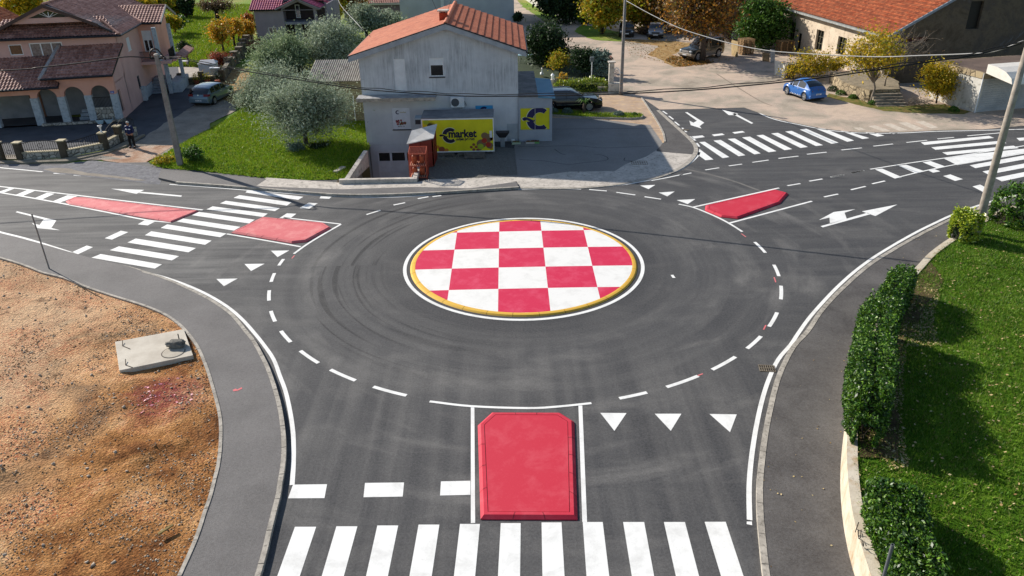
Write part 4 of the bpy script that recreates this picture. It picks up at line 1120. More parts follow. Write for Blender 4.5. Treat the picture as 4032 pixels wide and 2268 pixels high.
# ---- small red kiosk and red gas bottle cage
rk = thing('red_kiosk', 'narrow dark red metal shed with a pale sloping roof beside the yellow banner', 'shed', (-5.0, 43.7, 0))
fp_ = [Vector((-4.72 - .97 + 5.0, 46 - 3.3 - 43.7)), Vector((-3.50 - .97 + 5, 46 - 2.35 - 43.7)), Vector((-3.44 - .97 + 5, 46 - .75 - 43.7)), Vector((-4.6 - .97 + 5, 46 - 1.95 - 43.7))]
M['redmetal'] = nm('dark_red_painted_metal', '#8a2c1e', '#6f2218', 2, .5, .1)
m_ = MB()
m_.hexa([(p.x, p.y, .05) for p in fp_], [(fp_[0].x, fp_[0].y, 1.72), (fp_[1].x, fp_[1].y, 1.72), (fp_[2].x, fp_[2].y, 2.0), (fp_[3].x, fp_[3].y, 2.0)])
m_.build('body', M['redmetal'], rk)
m_ = MB()
c_ = sum(fp_, Vector((0, 0))) / 4
e_ = [c_ + (p - c_) * 1.18 for p in fp_]
m_.hexa([(e_[0].x, e_[0].y, 1.72), (e_[1].x, e_[1].y, 1.72), (e_[2].x, e_[2].y, 2.04), (e_[3].x, e_[3].y, 2.04)], [(e_[0].x, e_[0].y, 1.77), (e_[1].x, e_[1].y, 1.77), (e_[2].x, e_[2].y, 2.09), (e_[3].x, e_[3].y, 2.09)])
m_.build('roof', nm('pale_roof_sheet', '#dcd8d2', '#c4c0b9', 2, .6), rk)
m_ = MB()
for p, q in ((fp_[0], fp_[1]), (fp_[1], fp_[2])):
    for k in (0.0, .5, 1.0):
        a = p.lerp(q, k); m_.tube((a.x, a.y, .05), (a.x, a.y, 1.7), .045, None, 4)
    for z in (.1, .9, 1.62): m_.tube((p.x, p.y, z), (q.x, q.y, z), .04, None, 4)
m_.build('frame', plain('dark_red_frame', '#7a2012', .5), rk)
cg = thing('gas_bottle_cage', 'orange-red wire cage holding gas bottles at the pavement edge', 'cage', (-5.14, 41.85, 0))
M['cage'] = plain('orange_red_paint', '#a84a32', .6)
m_ = MB(); W2, D2, H2 = .48, .42, 1.45
for x in (-W2, W2):
    for y in (-D2, D2): m_.box(x - .025, x + .025, y - .025, y + .025, 0, H2 + (.18 if y > 0 else 0))
for z in (.08, .76, H2):
    for y in (-D2, D2): zz = z + (.18 if (y > 0 and z == H2) else 0); m_.box(-W2, W2, y - .02, y + .02, zz, zz + .04)
    for x in (-W2, W2): m_.hexa([(x - .02, -D2, z), (x + .02, -D2, z), (x + .02, D2, z + (.18 if z == H2 else 0)), (x - .02, D2, z + (.18 if z == H2 else 0))], [(x - .02, -D2, z + .04), (x + .02, -D2, z + .04), (x + .02, D2, z + .04 + (.18 if z == H2 else 0)), (x - .02, D2, z + .04 + (.18 if z == H2 else 0))])
m_.build('frame', M['cage'], cg)
m_ = MB()
for i in range(9):
    x = -W2 + (i + .5) * 2 * W2 / 9
    for z in (.12, .80): m_.box(x - .018, x + .018, -D2, D2, z, z + .02)
m_.build('shelf_bars', plain('pale_orange_bars', '#e0a488', .5), cg)
m_ = MB()
for i in range(13):
    x = -W2 + i * 2 * W2 / 12
    m_.tube((x, -D2, H2 + .02), (x, D2, H2 + .2), .004, None, 3, False); m_.tube((x, D2 + .01, .1), (x, D2 + .01, H2 + .15), .004, None, 3, False)
for i in range(15):
    y = -D2 + i * 2 * D2 / 14
    for x in (-W2, W2): m_.tube((x, y, .1), (x, y, H2 + .1), .004, None, 3, False)
    m_.tube((-W2, y, H2 + .02 + .18 * i / 14), (W2, y, H2 + .02 + .18 * i / 14), .004, None, 3, False)
for i in range(14):
    z = .15 + i * .1
    for x in (-W2, W2): m_.tube((x, -D2, z), (x, D2, z), .004, None, 3, False)
m_.build('wire_mesh', plain('dark_red_wire', '#8a3320', .6), cg)
def gas_bottle(loc, lb, col_, first=[None]):
    if first[0] is None:
        b = MB(); b.lathe([(.10, 0), (.14, .03), (.15, .08), (.15, .36), (.12, .45), (.04, .49), (.04, .52)], n=14)
        o = b.build('gas_bottle', M['bottle'], smooth=True); first[0] = o
        v = MB(); v.lathe([(.085, .49), (.085, .58), (.075, .58), (.075, .49)], n=12); v.build('valve_collar', M['bottle'], o)
    else: o = copy_tree(first[0])
    o.location = loc; tag(o, lb, 'gas bottle', 'gas bottles in the red cage'); return o
M['bottle'] = nm('orange_gas_bottle', '#b0522c', '#7c3a20', 4, .5)
for x, y, z, lb in ((-5.36, 41.82, .145, 'orange gas bottle on the lower shelf of the red cage, left'), (-4.95, 41.84, .145, 'orange gas bottle on the lower shelf of the red cage, right'), (-5.36, 41.86, .825, 'orange gas bottle on the upper shelf of the red cage, left'), (-4.94, 41.88, .825, 'orange gas bottle on the upper shelf of the red cage, right')):
    gas_bottle((x, y, z), lb, None)
# ---- sunken garage pit with its low concrete walls
pit = MB()
for i, j in ((0, 1), (1, 2), (3, 0)):
    a, b = PIT[i], PIT[j]; pit.add([(a.x, a.y, ZL), (b.x, b.y, ZL), (b.x, b.y, .02), (a.x, a.y, .02)], [(0, 1, 2, 3)])
pit.add([(p.x, p.y, ZL) for p in PIT], [(0, 1, 2, 3)])
struct('ramp', pit, M['concrete'])
rw = thing('retaining_wall', 'low L-shaped concrete wall round the sunken garage entrance of the shop', 'wall', (-8.9, 40.7, 0))
m_ = MB(); m_.box(-.55, 3.75, -.12, .14, -.02, .34); m_.build('front_wall', M['concrete'], rw)
m_ = MB(); m_.hexa([(-.28, .14, -.02), (-.02, .14, -.02), (.55, 3.4, -.02), (.3, 3.4, -.02)], [(-.28, .14, .34), (-.02, .14, .34), (.55, 3.4, .95), (.3, 3.4, .95)]); m_.build('side_wall', M['concrete'], rw)
m_ = MB(); m_.hexa([(3.5, .14, -.02), (3.75, .14, -.02), (3.75, 2.2, -.02), (3.5, 2.2, -.02)], [(3.5, .14, .34), (3.75, .14, .34), (3.75, 2.2, .34), (3.5, 2.2, .34)]); m_.build('side_wall', M['concrete'], rw)
st = MB(); st.box(-.15, .15, -.5, .5, 0, .12)
o = st.build('concrete_block', M['concrete'], bevel=.01); o.location = (-9.9, 43.0, .1); o.rotation_euler = (0, 0, R(-20)); tag(o, 'short concrete block lying in the grass by the garage wall', 'block')
# ---- things standing by the shop door
sb = thing('litter_bin', 'dark bin with wide flat lid on a metal stand beside the container', 'bin', (0.64 - 1.05, 47.55, 0))
m_ = MB(); m_.box(-.14, .14, -.12, .12, 0, .62); m_.build('body', plain('brushed_metal', '#8d9aa5', .35, .5), sb, bevel=.01)
m_ = MB(); m_.hexa([(-.2, -.15, .62), (.2, -.15, .62), (.2, .15, .62), (-.2, .15, .62)], [(-.4, -.22, .92), (.42, -.22, .92), (.42, .22, .92), (-.4, .22, .92)]); m_.box(-.42, .44, -.24, .24, .92, .97); m_.build('lid', plain('dark_plastic', '#26282c', .5), sb)
o = MB().box(-.11, .11, -.1, .1, 0, .22).build('cooler_box', plain('white_box', '#cfd5d8', .4), bevel=.02); o.location = (0.25, 48.35, .03); tag(o, 'small white box on the ground against the shop wall', 'box')
def crate(loc, lb, c2, grp='produce crates in front of the kiosk'):
    t = thing('produce_crate', lb, 'crate', loc, 0, grp)
    m_ = MB()
    m_.box(-.28, .28, -.19, .19, 0, .015)
    for x0, x1, y0, y1 in ((-.28, .28, -.19, -.175), (-.28, .28, .175, .19), (-.28, -.265, -.175, .175), (.265, .28, -.175, .175)): m_.box(x0, x1, y0, y1, .015, .13)
    m_.build('box', plain('pale_green_plastic', c2, .5), t)
    g = MB(); random.seed(int(loc[0] * 100))
    for i in range(40): g.sphere((random.uniform(-.23, .23), random.uniform(-.14, .14), .09 + random.uniform(0, .04)), .045, n=6, m=4)
    return t, g
t, g = crate(G('Z5', 2050, 520, 0), 'crate of red and green produce nearest the shop corner', '#a9b9a0'); g.build('produce', nm('mixed_produce', '#7a3326', '#5a7a34', 8, .5), t)
t, g = crate(G('Z5', 2222, 515, 0), 'crate with dark red produce, left of the pair before the yellow panels', '#b8b4ac'); g.build('produce', nm('red_produce', '#8c2f24', '#4f6a30', 6, .5), t)
t, g = crate(G('Z5', 2282, 512, 0), 'crate with dark produce, right of the pair before the yellow panels', '#6aa05a'); g.build('produce', nm('dark_produce', '#4a2a24', '#7c3a2c', 6, .5), t)
# manhole of the forecourt, gullies
def gully(n, x, y, w_, d_, rot, lb, z=.024):
    p = G(n, x, y, z)
    t = thing('drain_grate', lb, 'drain', (p.x, p.y, z), rot, 'drain grates in the road surface')
    f = MB(); f.box(-w_ / 2, w_ / 2, -d_ / 2, d_ / 2, -.01, .003); f.build('recess', plain('drain_dark', '#0c0c0c', .9), t)
    f = MB()
    f.box(-w_ / 2, w_ / 2, -d_ / 2, -d_ / 2 + .03, .003, .018); f.box(-w_ / 2, w_ / 2, d_ / 2 - .03, d_ / 2, .003, .018)
    for i in range(8): x0 = -w_ / 2 + i * (w_ - .03) / 7; f.box(x0, x0 + .03, -d_ / 2 + .03, d_ / 2 - .03, .003, .018)
    f.box(-w_ / 2 + .03, w_ / 2 - .03, -.015, .015, .019, .022)
    f.build('grate', nm('cast_iron', '#8d8270', '#6b6257', 6, .7, .2, 30, .3), t)
gully('B3', 180, 226, .52, .40, R(-8), 'rusty drain grate at the right kerb below the hedge', .004)
gully('T4', 1070, 1328, .95, .7, R(-2), 'dark square drain grate in the shop forecourt', .014)
gully('T4', 1448, 1060, .4, .35, R(-30), 'small drain grate in the dust by the corner kerb', .004)
# ------------------------------------------------------------------ the pink house with arches
FP = Frame((-28.4, 56.2), 10)
ph = thing('pink_house', 'large salmon pink house with brown tiled roofs, arched porch on stone pillars and balcony', 'house', (-28.4, 56.2, 0), R(10))
M['pink'] = nm('salmon_render', '#dca692', '#d29a87', 1.2, .9, .1, 60)
M['pinkgrey'] = nm('faded_pink_render', '#d3aca2', '#caa298', 1.0, .9, .1, 60)
M['block'] = nm('light_stone_blocks', '#b4bcc2', '#a2abb2', 3, .85, .25, 20, c3='#8a939a', s3=6)
def rubble_mat(name, c1, c2, joint, sc=3.4):
    b = NB(name)
    e = b.voro(sc, feat='DISTANCE_TO_EDGE'); col = b.voro(sc, out='Color')
    g = b.n('SeparateColor'); b.l(col, g.inputs[0])
    c = b.mix(g.outputs[0], hx(c1), hx(c2))
    c = b.mix(b.ramp(e, [(.02, Wt), (.07, K)]), c, hx(joint))
    b.col(c); b.bump(b.ramp(e, [(0, K), (.12, Wt)]), .8, .03)
    return b.fin(.9)
M['rubble'] = rubble_mat('rubble_stone', '#8f8a80', '#c4bdb0', '#55524c')
def arch(u0, u1, z0, zs, zt, n=12):
    c, r = (u0 + u1) / 2, (u1 - u0) / 2
    return [(u0, z0), (u1, z0), (u1, zs)] + [(c + r * math.cos(math.pi * i / n), zs + (zt - zs) * math.sin(math.pi * i / n)) for i in range(1, n)] + [(u0, zs)]
m_ = MB()
wallface(m_, [(-3.75, 0), (0, 0), (0, 3.35), (-3.75, 3.35)], [arch(-1.72, -.42, .0, 1.93, 2.62), arch(-3.52, -2.17, .0, 1.93, 2.62)], 0, .3)
wallface(m_, [(-12.5, 0), (-3.76, 0), (-3.76, 2.75), (-12.5, 2.75)], [arch(-5.32, -3.99, .0, 1.93, 2.55), rect(-8.2, -5.75, 0, 2.2), rect(-12, -8.6, 0, 2.2)], 0, .3)
m_.build('porch_wall', M['pink'], ph)
pl = [(-.42, 0), (-2.17, -1.72), (-3.99, -3.52), (-5.78, -5.32), (-8.6, -8.2)]
for a, b in pl:
    q = MB(); z = 0
    for i in range(7): q.box(a - .02, b + .02, -.05, .33, z, z + .272); z += .28
    q.build('pillar', M['block'], ph)
q = MB(); q.box(-1.72, -.42, .05, .25, 0, 1.02); q.build('parapet', M['rubble'], ph)
q = MB()
for i in range(14): x = -1.68 + i * 1.24 / 13; q.box(x, x + .025, .12, .145, 1.02, 1.75)
q.box(-1.72, -.42, .11, .155, 1.72, 1.76); q.build('railing', plain('dark_iron', '#1d1d20', .5), ph)
q = MB(); q.box(-5.4, .25, -.35, -.06, 0, .16); q.build('plinth', M['rubble'], ph)
q = MB(); q.box(-3.2, -2.3, .9, 1.3, 0, .2); q.box(-3.2, -2.3, 1.3, 1.7, 0, .4); q.box(-3.2, -2.3, 1.7, 2.1, 0, .6); q.build('porch_steps', M['block'], ph)
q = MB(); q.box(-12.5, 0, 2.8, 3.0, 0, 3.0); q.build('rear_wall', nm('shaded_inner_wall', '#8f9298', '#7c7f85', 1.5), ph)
q = MB(); q.box(-6.9, -6.1, 2.72, 2.79, 0, 2.0); q.build('door', plain('brown_wood_door', '#7c5642', .6), ph)
q = MB(); q.box(-12.5, 0, .3, 2.8, 2.62, 2.72); q.build('ceiling', M['pinkgrey'], ph)
# body of the house
q = MB(); wallface(q, [(-8.9, 2.6), (0, 2.6), (0, 5.55), (-8.9, 5.55)], [rect(-7.4, -6.5, 4.5, 5.25), rect(-6.0, -3.75, 4.25, 5.3)], 3.0, .15)
q.box(-8.9, -8.75, 3.16, 16, 0, 5.5); q.box(-8.75, -.13, 15.85, 16, 0, 5.5)
SW = MB()
holes = [[(v, z) for v, z in rect(5.5, 6.25, 4.05, 5.0)], rect(6.05, 6.75, .95, 2.0), rect(.45, 1.15, 0.5, 2.1)]
lp = [[Vector((a, b, 0)) for a, b in [(.3, 0), (16, 0), (16, 5.5), (3.0, 5.5), (3.0, 4.2), (.3, 3.4)]]] + [[Vector((a, b, 0)) for a, b in h] for h in holes]
Pp = [x for l in lp for x in l]
fs = []
for a, b, c in tessellate_polygon(lp):
    if (Pp[b] - Pp[a]).cross(Pp[c] - Pp[a]).z < 0: a, c = c, a
    fs.append((a, b, c))
q.add([(0, p.x, p.y) for p in Pp], fs)
for h in holes: q.add([(0, a, b) for a, b in h] + [(-.12, a, b) for a, b in h], [(i, (i + 1) % 4, 4 + (i + 1) % 4, 4 + i) for i in range(4)])
q.build('wall', M['pinkgrey'], ph)
window(ph, -7.4, -6.5, 4.5, 5.25, 3.04, M['white_pvc'], M['glass'], 1, .06)
window(ph, -6.0, -3.75, 4.25, 5.3, 3.04, M['white_pvc'], nm('curtained_glass', '#6f7880', '#3c444c', 9, .15, 0, spec=.8), 3, .08)
window(ph, 5.5, 6.25, 4.05, 5.0, .03, M['white_pvc'], M['glass'], 2, .06, slats=False, side=True, shutter=1.0)
window(ph, 6.05, 6.75, .95, 2.0, -.03, M['trim'], M['glass'], 1, .05, side=True)
q = MB(); q.box(-.1, .03, 5.4, 6.35, 4.0, 4.05); q.build('window_sill', M['white_pvc'], ph)
q = MB(); q.box(.003, .1, 6.8, 9.8, 0, .85); q.build('side_plinth', M['block'], ph)
q = MB(); q.box(.003, .28, 6.3, 6.8, 0, 1.1); q.build('pilaster', M['block'], ph)
q = MB()
for i in range(6): q.box(.11, 1.3, 9.9 + i * .26 - 1.0, 11.6, i * .17, (i + 1) * .17 - .002)
q.build('entrance_steps', nm('shaded_steps', '#8c929a', '#757b83', 2), ph)
# wing with balcony
q = MB(); wallface(q, [(0.003, 2.75), (1.35, 2.75), (1.35, 5.6), (0.003, 5.6)], [rect(.2, .95, 3.3, 5.0)], 9.4, .12); q.box(1.23, 1.35, 9.53, 13.5, 2.75, 5.6); q.box(.003, 1.35, 9.4, 13.5, 2.55, 2.745)
q.build('wing_wall', M['pink'], ph)
window(ph, .2, .95, 3.3, 5.0, 9.44, M['white_pvc'], M['glass'], 2, .09, shutter=.45, label='white louvred balcony door')
for (a, b, c, d, z0, z1, lb) in ((1.3, 1.6, 8.2, 8.5, 2.75, 5.35, None), (1.95, 2.2, 10.6, 10.85, 2.75, 5.3, None), (1.55, 1.85, 8.6, 8.9, 0, 2.6, None), (2.35, 2.6, 10.6, 10.85, .85, 2.6, None)):
    p_ = MB(); p_.box(a, b, c, d, z0, z1); p_.build('pillar', M['block'], ph)
q = MB(); q.box(.003, 2.3, 8.05, 12.5, 2.52, 2.74); bo_ = q.build('balcony', M['pinkgrey'], ph)
q = MB()
for i in range(17): x = .1 + i * 1.2 / 16; q.box(x, x + .02, 8.12, 8.14, 2.74, 3.5)
for i in range(26): y = 8.55 + i * 2.0 / 25; q.box(2.16, 2.18, y, y + .02, 2.74, 3.5)
q.box(.06, 1.3, 8.11, 8.15, 3.5, 3.54); q.box(2.15, 2.19, 8.55, 10.6, 3.5, 3.54); q.build('railing', plain('dark_iron_rail', '#1d1d20', .5), bo_)
q = MB(); q.box(1.6, 2.5, 8.9, 12.6, 0, .85); q.build('entrance_parapet', M['block'], ph)
q = MB(); q.hexa([(2.36, 8.6, 2.6), (2.6, 8.6, 2.6), (2.6, 12.6, 2.6), (2.36, 12.6, 2.6)], [(2.36, 8.6, 2.75), (2.6, 8.6, 2.75), (2.6, 12.6, 2.75), (2.36, 12.6, 2.75)])
q.build('entrance_beam', M['pink'], ph)
bt, dk = M['brown_tile'], M['dtrim']
def rp(name, pts, cw=.24, rh=.36, amp=.05, step=.035): return roof_plane(pts, bt, name, ph, .14, cw, rh, amp, step, under=dk)
rp('porch_roof', [(-4.55, -.45, 3.32), (.15, -.45, 3.36), (.42, 3.0, 5.0), (-4.0, 3.0, 4.98)])
rp('porch_roof', [(-12.5, -.6, 2.72), (-3.55, -.6, 2.76), (-3.75, 3.0, 4.36), (-12.5, 3.0, 4.3)])
q = MB(); q.tube((-4.6, -.48, 3.30), (.2, -.48, 3.34), .075); q.tube((-12.5, -.64, 2.68), (-3.5, -.64, 2.72), .075); q.tube((-9.3, 2.45, 5.66), (.5, 2.45, 5.62), .075); q.tube((.52, 2.5, 5.62), (.52, 9, 5.62), .07); q.tube((.5, 8.95, 5.6), (2.0, 8.95, 5.6), .07)
q.build('gutter', dk, ph)
q = MB(); q.hexa([(-4.72, -.5, 3.3), (-4.5, -.5, 3.3), (-3.9, 3.0, 5.0), (-4.1, 3.0, 5.0)], [(-4.72, -.5, 3.42), (-4.5, -.5, 3.42), (-3.9, 3.0, 5.12), (-4.1, 3.0, 5.12)]); q.build('verge_tiles', nm('pale_verge', '#a8a29e', '#8b8582', 3), ph)
EV, AV, AU, RH_ = 2.45, 3.0, -4.3, 7.9
rp('skirt_roof', [(-9.4, EV, 5.72), (.45, EV, 5.68), (-1.0, 4.9, 6.72), (-7.9, 4.9, 6.72)])
rp('main_roof', [(.5, 2.6, 5.66), (.5, 16.3, 5.66), (AU, 16.3, RH_), (AU, AV - .15, RH_), (-.95, AV - .15, 6.42)], .40, .42, .055, .012)
rp('main_roof', [(-9.2, 16.3, 5.7), (-9.2, 2.6, 5.7), (-7.5, AV - .15, 6.45), (AU, AV - .15, RH_), (AU, 16.3, RH_)], .30, .4, .07, .03)
q = MB()
tri = [(-7.1, 6.62), (-1.4, 6.62), (AU, 7.75)]
wallface(q, tri, [[(-5.6, 6.98), (-2.7, 6.98), (-4.2, 7.48)]], 3.12, .15); q.build('gable', M['pinkgrey'], ph)
q = MB(); q.box(-5.6, -2.7, 3.2, 3.24, 6.9, 6.98)
for a in (-5.0, -4.6, -4.2, -3.8, -3.3): q.hexa([(-4.22, 3.17, 6.98), (-4.16, 3.17, 6.98), (-4.16, 3.2, 6.98), (-4.22, 3.2, 6.98)], [(a, 3.17, 7.36), (a + .05, 3.17, 7.36), (a + .05, 3.2, 7.36), (a, 3.2, 7.36)])
q.build('gable_window_bars', M['white_pvc'], ph)
q = MB(); q.add([(-5.6, 3.22, 6.98), (-2.7, 3.22, 6.98), (-4.2, 3.22, 7.48)], [(0, 1, 2)]); q.build('gable_window', M['glass'], ph)
q = MB()
for (a, b) in (((-7.6, 6.42), (AU, RH_ - .02)), ((AU, RH_ - .02), (-.9, 6.4))):
    q.hexa([(a[0], 2.78, a[1] - .18), (b[0], 2.78, b[1] - .18), (b[0], 2.84, b[1] - .18), (a[0], 2.84, a[1] - .18)], [(a[0], 2.78, a[1] + .06), (b[0], 2.78, b[1] + .06), (b[0], 2.84, b[1] + .06), (a[0], 2.84, a[1] + .06)])
q.build('bargeboard', plain('brown_bargeboard', '#4b3936', .6), ph)
q = MB()
def ridge(mb, a, b, r=.11, n=None):
    a, b = Vector(a), Vector(b); n = n or int((b - a).length / .38)
    for i in range(n): mb.tube(a.lerp(b, i / n), a.lerp(b, (i + 1.05) / n), r * .85, r, 8)
ridge(q, (AU, 2.8, RH_ + .02), (AU, 16.3, RH_ + .02)); ridge(q, (.45, 2.5, 5.74), (-1.0, 4.2, 6.55)); ridge(q, (1.95, 11.8, 6.62), (-2.2, 12.1, 6.66)); ridge(q, (.55, 9.0, 5.75), (-2.2, 12.0, 6.66), .09)
q.build('ridge_tiles', bt, ph)
rp('wing_roof', [(.45, 8.9, 5.66), (2.0, 8.9, 5.62), (2.0, 11.8, 6.58), (-2.2, 12.0, 6.62)])
q = MB(); q.add([(1.36, 9.4, 5.5), (1.36, 13.6, 5.5), (1.36, 11.8, 6.5)], [(0, 1, 2)]); q.build('wing_gable', M['pink'], ph)
q = MB(); q.hexa([(1.95, 11.8, 6.5), (2.05, 11.8, 6.5), (2.05, 14.6, 5.5), (1.95, 14.6, 5.5)], [(1.95, 11.8, 6.68), (2.05, 11.8, 6.68), (2.05, 14.6, 5.68), (1.95, 14.6, 5.68)]); q.hexa([(1.95, 8.9, 5.56), (2.05, 8.9, 5.56), (2.05, 11.8, 6.56), (1.95, 11.8, 6.56)], [(1.95, 8.9, 5.7), (2.05, 8.9, 5.7), (2.05, 11.8, 6.7), (1.95, 11.8, 6.7)]); q.build('wing_bargeboard', nm('grey_verge', '#9a9794', '#827f7c', 3), ph)
q = MB(); q.hexa([(2.3, 10.5, 2.75), (2.9, 10.5, 2.5), (2.9, 15, 2.5), (2.3, 15, 2.75)], [(2.3, 10.5, 2.9), (2.9, 10.5, 2.62), (2.9, 15, 2.62), (2.3, 15, 2.9)]); q.build('entrance_roof', bt, ph)
npl = MB(); npl.box(-.37, -.12, -.02, -.003, 2.0, 2.17); no_ = npl.build('house_number_plate', plain('blue_enamel', '#1f4fa8', .4), ph)
text_mesh('number', '136', .13, M['white_pvc'], no_, Matrix.Translation((-.36, -.024, 2.035)) @ FRONT, .002, .001)
for u in (-1.35, -.75):
    t = thing('planter', 'pale blue-white tapered planter, %s of the two before the stone parapet' % ('left' if u < -1 else 'right'), 'planter', FP.w(u, -.6, .0), R(10), 'tapered planters at the porch')
    q = MB(); q.hexa([(-.15, -.11, 0), (.15, -.11, 0), (.15, .11, 0), (-.15, .11, 0)], [(-.28, -.15, .3), (.28, -.15, .3), (.28, .15, .3), (-.28, .15, .3)]); q.build('pot', plain('pale_planter', '#b3cbd4', .5), t)
    q = MB(); q.box(-.25, .25, -.12, .12, .301, .306); q.build('soil', plain('soil', '#3a2c20', .9), t)
# far neighbour whose roof end just enters on the left
nh = thing('neighbour_house', 'pink neighbouring house cut by the left frame edge, orange roof verge', 'house', (-52.0, 78, 0))
q = MB(); q.prism([(-12, 0), (-.2, 0), (-.2, 3.0), (-6, 6.6), (-12, 5)], 0, 9, 'xz'); q.build('wall', M['pink'], nh)
roof_plane([(.4, -.5, 3.1), (.4, 9.5, 3.1), (-6, 9.5, 7.0), (-6, -.5, 7.0)], M['orange_tile'], 'roof', nh, .15, .3, .4, .06, .03, under=M['pink'])

# ------------------------------------------------------------------ grey house with recessed balcony
gh = thing('grey_house', 'two storey grey house with purple-red roof and recessed dark balcony under a small gable', 'house', (-26.9, 86.3, 0))
gw = nm('grey_purple_render', '#8d8790', '#837d86', 1, .9)
q = MB(); wallface(q, [(0, 0), (2.8, 0), (2.8, 4.2), (0, 4.2)], [rect(1.28, 2.21, 1.35, 2.2)], 0, .12); q.box(0, .12, .13, 9, 0, 4.2); q.box(2.68, 2.8, .13, 2.2, 0, 4.2); q.box(2.8, 7.3, 2.2, 2.35, 0, 4.4); q.box(7.2, 7.3, 2.35, 9, 0, 4.2); q.box(.12, 7.2, 8.9, 9, 0, 4.2)
q.build('wall', gw, gh)
window(gh, 1.28, 2.21, 1.35, 2.2, .04, M['white_pvc'], nm('warm_glass', '#8f8573', '#4f5560', 6, .15, spec=.8), 2, .06)
q = MB(); q.box(2.8, 6.9, 0.1, 2.19, 2.45, 2.7); q.build('balcony', nm('balcony_edge', '#8a8c98', '#7b7d88', 2), gh)
for a in (2.8, 6.35): q = MB(); q.box(a, a + .3, 0, .3, 0, 4.0); q.build('pillar', gw, gh)
q = MB(); wallface(q, [(2.6, 3.9), (6.95, 3.9), (6.95, 4.2), (4.8, 5.1), (2.6, 4.2)], [[(3.1, 3.95), (6.35, 3.95), (6.35, 4.05), (4.8, 4.75), (3.1, 4.05)]], -.05, .15); q.build('gable', gw, gh)
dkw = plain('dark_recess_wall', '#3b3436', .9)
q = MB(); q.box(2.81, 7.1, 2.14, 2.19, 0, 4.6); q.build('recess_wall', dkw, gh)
window(gh, 3.92, 4.4, 2.86, 4.23, 2.06, M['white_pvc'], M['glass'], 1, .07)
window(gh, 3.6, 4.4, .2, 2.2, 2.06, M['white_pvc'], plain('pale_door_pane', '#9fb3a6', .3), 1, .07, name='door')
window(gh, 5.44, 5.84, 1.5, 2.19, 2.06, M['white_pvc'], M['glass'], 1, .05)
roof_plane([(-.35, -.4, 4.05), (3.0, -.4, 4.05), (3.0, 4.6, 6.6), (-.35, 4.6, 6.6)], M['purple_tile'], 'roof', gh, .14, .25, .36, .05, .035, under=M['dtrim'])
roof_plane([(4.8, -.45, 5.15), (2.4, -.45, 4.12), (2.4, 5.0, 4.12), (4.8, 5.0, 5.15)][::-1], M['purple_tile'], 'roof', gh, .14, .25, .36, .05, .035, under=gw)
roof_plane([(7.2, -.45, 4.12), (7.2, 5.0, 4.12), (4.8, 5.0, 5.15), (4.8, -.45, 5.15)], M['purple_tile'], 'roof', gh, .14, .25, .36, .05, .035, under=gw)
roof_plane([(3.0, 1.5, 4.9), (7.6, 1.5, 4.9), (7.6, 4.6, 6.6), (3.0, 4.6, 6.6)], M['purple_tile'], 'roof', gh, .14, .25, .36, .05, .035, under=gw)
q = MB(); q.tube((-.3, -.05, 4.0), (-.05, -.05, 3.8), .04); q.tube((-.05, -.05, 3.8), (-.05, -.05, 0), .04); q.build('downpipe', plain('black_pipe', '#141416', .5), gh)
# ------------------------------------------------------------------ tall pale building behind the shop, and its neighbour
wb = thing('apartment_block', 'tall plain pale building rising straight behind the shop roof', 'building', (0.95, 101.0, 0))
q = MB(); q.box(-14.2, 0, 0, 11, 0, 9.5); q.build('wall', nm('pale_grey_render', '#b6bac0', '#a9adb4', .6, .9), wb)
q = MB(); q.box(-9.1, -8.7, -.12, -.004, 1.5, 9.5); q.build('downpipe', plain('white_pipe', '#d2d6da', .5), wb)
q = MB(); q.box(-14.5, .3, -.3, 11.3, 9.5, 9.8); q.build('roof', M['trim'], wb)
nb = thing('rear_house', 'low dark house with brown tiled roof edge, left of the tall pale building', 'house', (-19.5, 113, 0))
q = MB(); q.box(0, 5.4, 0, 8, 0, 1.7); q.build('wall', nm('dark_violet_wall', '#6a6468', '#5c565a', 1), nb)
roof_plane([(-.4, -.5, 1.55), (5.6, -.5, 1.55), (5.6, 4, 3.6), (-.4, 4, 3.6)], M['brown_tile'], 'roof', nb, .3, .25, .36, .05, .035, under=plain('white_fascia', '#aab0b8'))

# ------------------------------------------------------------------ old stone storehouse on the right
sbd = thing('stone_storehouse', 'old long storehouse with weathered orange tiled roof and blotchy plaster walls', 'storehouse', (30.55, 63.1, 0), R(6.2))
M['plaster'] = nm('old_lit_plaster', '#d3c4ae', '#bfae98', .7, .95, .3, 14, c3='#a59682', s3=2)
def old_dark():  # blotchy plaster with the gable's shade put into its colour
    b = NB('blotchy_shade_toned_plaster')
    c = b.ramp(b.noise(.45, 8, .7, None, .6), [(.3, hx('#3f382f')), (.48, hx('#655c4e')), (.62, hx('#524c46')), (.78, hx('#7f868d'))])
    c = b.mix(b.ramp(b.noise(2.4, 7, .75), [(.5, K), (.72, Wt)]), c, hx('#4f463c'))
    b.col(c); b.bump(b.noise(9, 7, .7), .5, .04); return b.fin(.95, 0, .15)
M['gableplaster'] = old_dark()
q = MB()
wallface(q, [(0, 0), (16, 0), (16, 3.9), (8, 8.25), (0, 3.9)], [rect(6.15, 7.25, 4.1, 6.2), rect(.95, 3.2, 3.28, 3.62)], 0, .35)
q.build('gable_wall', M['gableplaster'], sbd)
q = MB()
lw = [rect(6.6, 8.1, 1.05, 2.6), rect(10.75, 12.2, .75, 2.6), rect(15.05, 15.95, 0, 1.75), rect(16.6, 17.9, .3, 2.55)]
lp = [[Vector((a, b, 0)) for a, b in rect(.36, 24, 0, 3.9)]] + [[Vector((a, b, 0)) for a, b in h] for h in lw]
Pp = [x for l in lp for x in l]; fs = []
for a, b, c in tessellate_polygon(lp):
    if (Pp[b] - Pp[a]).cross(Pp[c] - Pp[a]).z > 0: a, c = c, a
    fs.append((a, b, c))
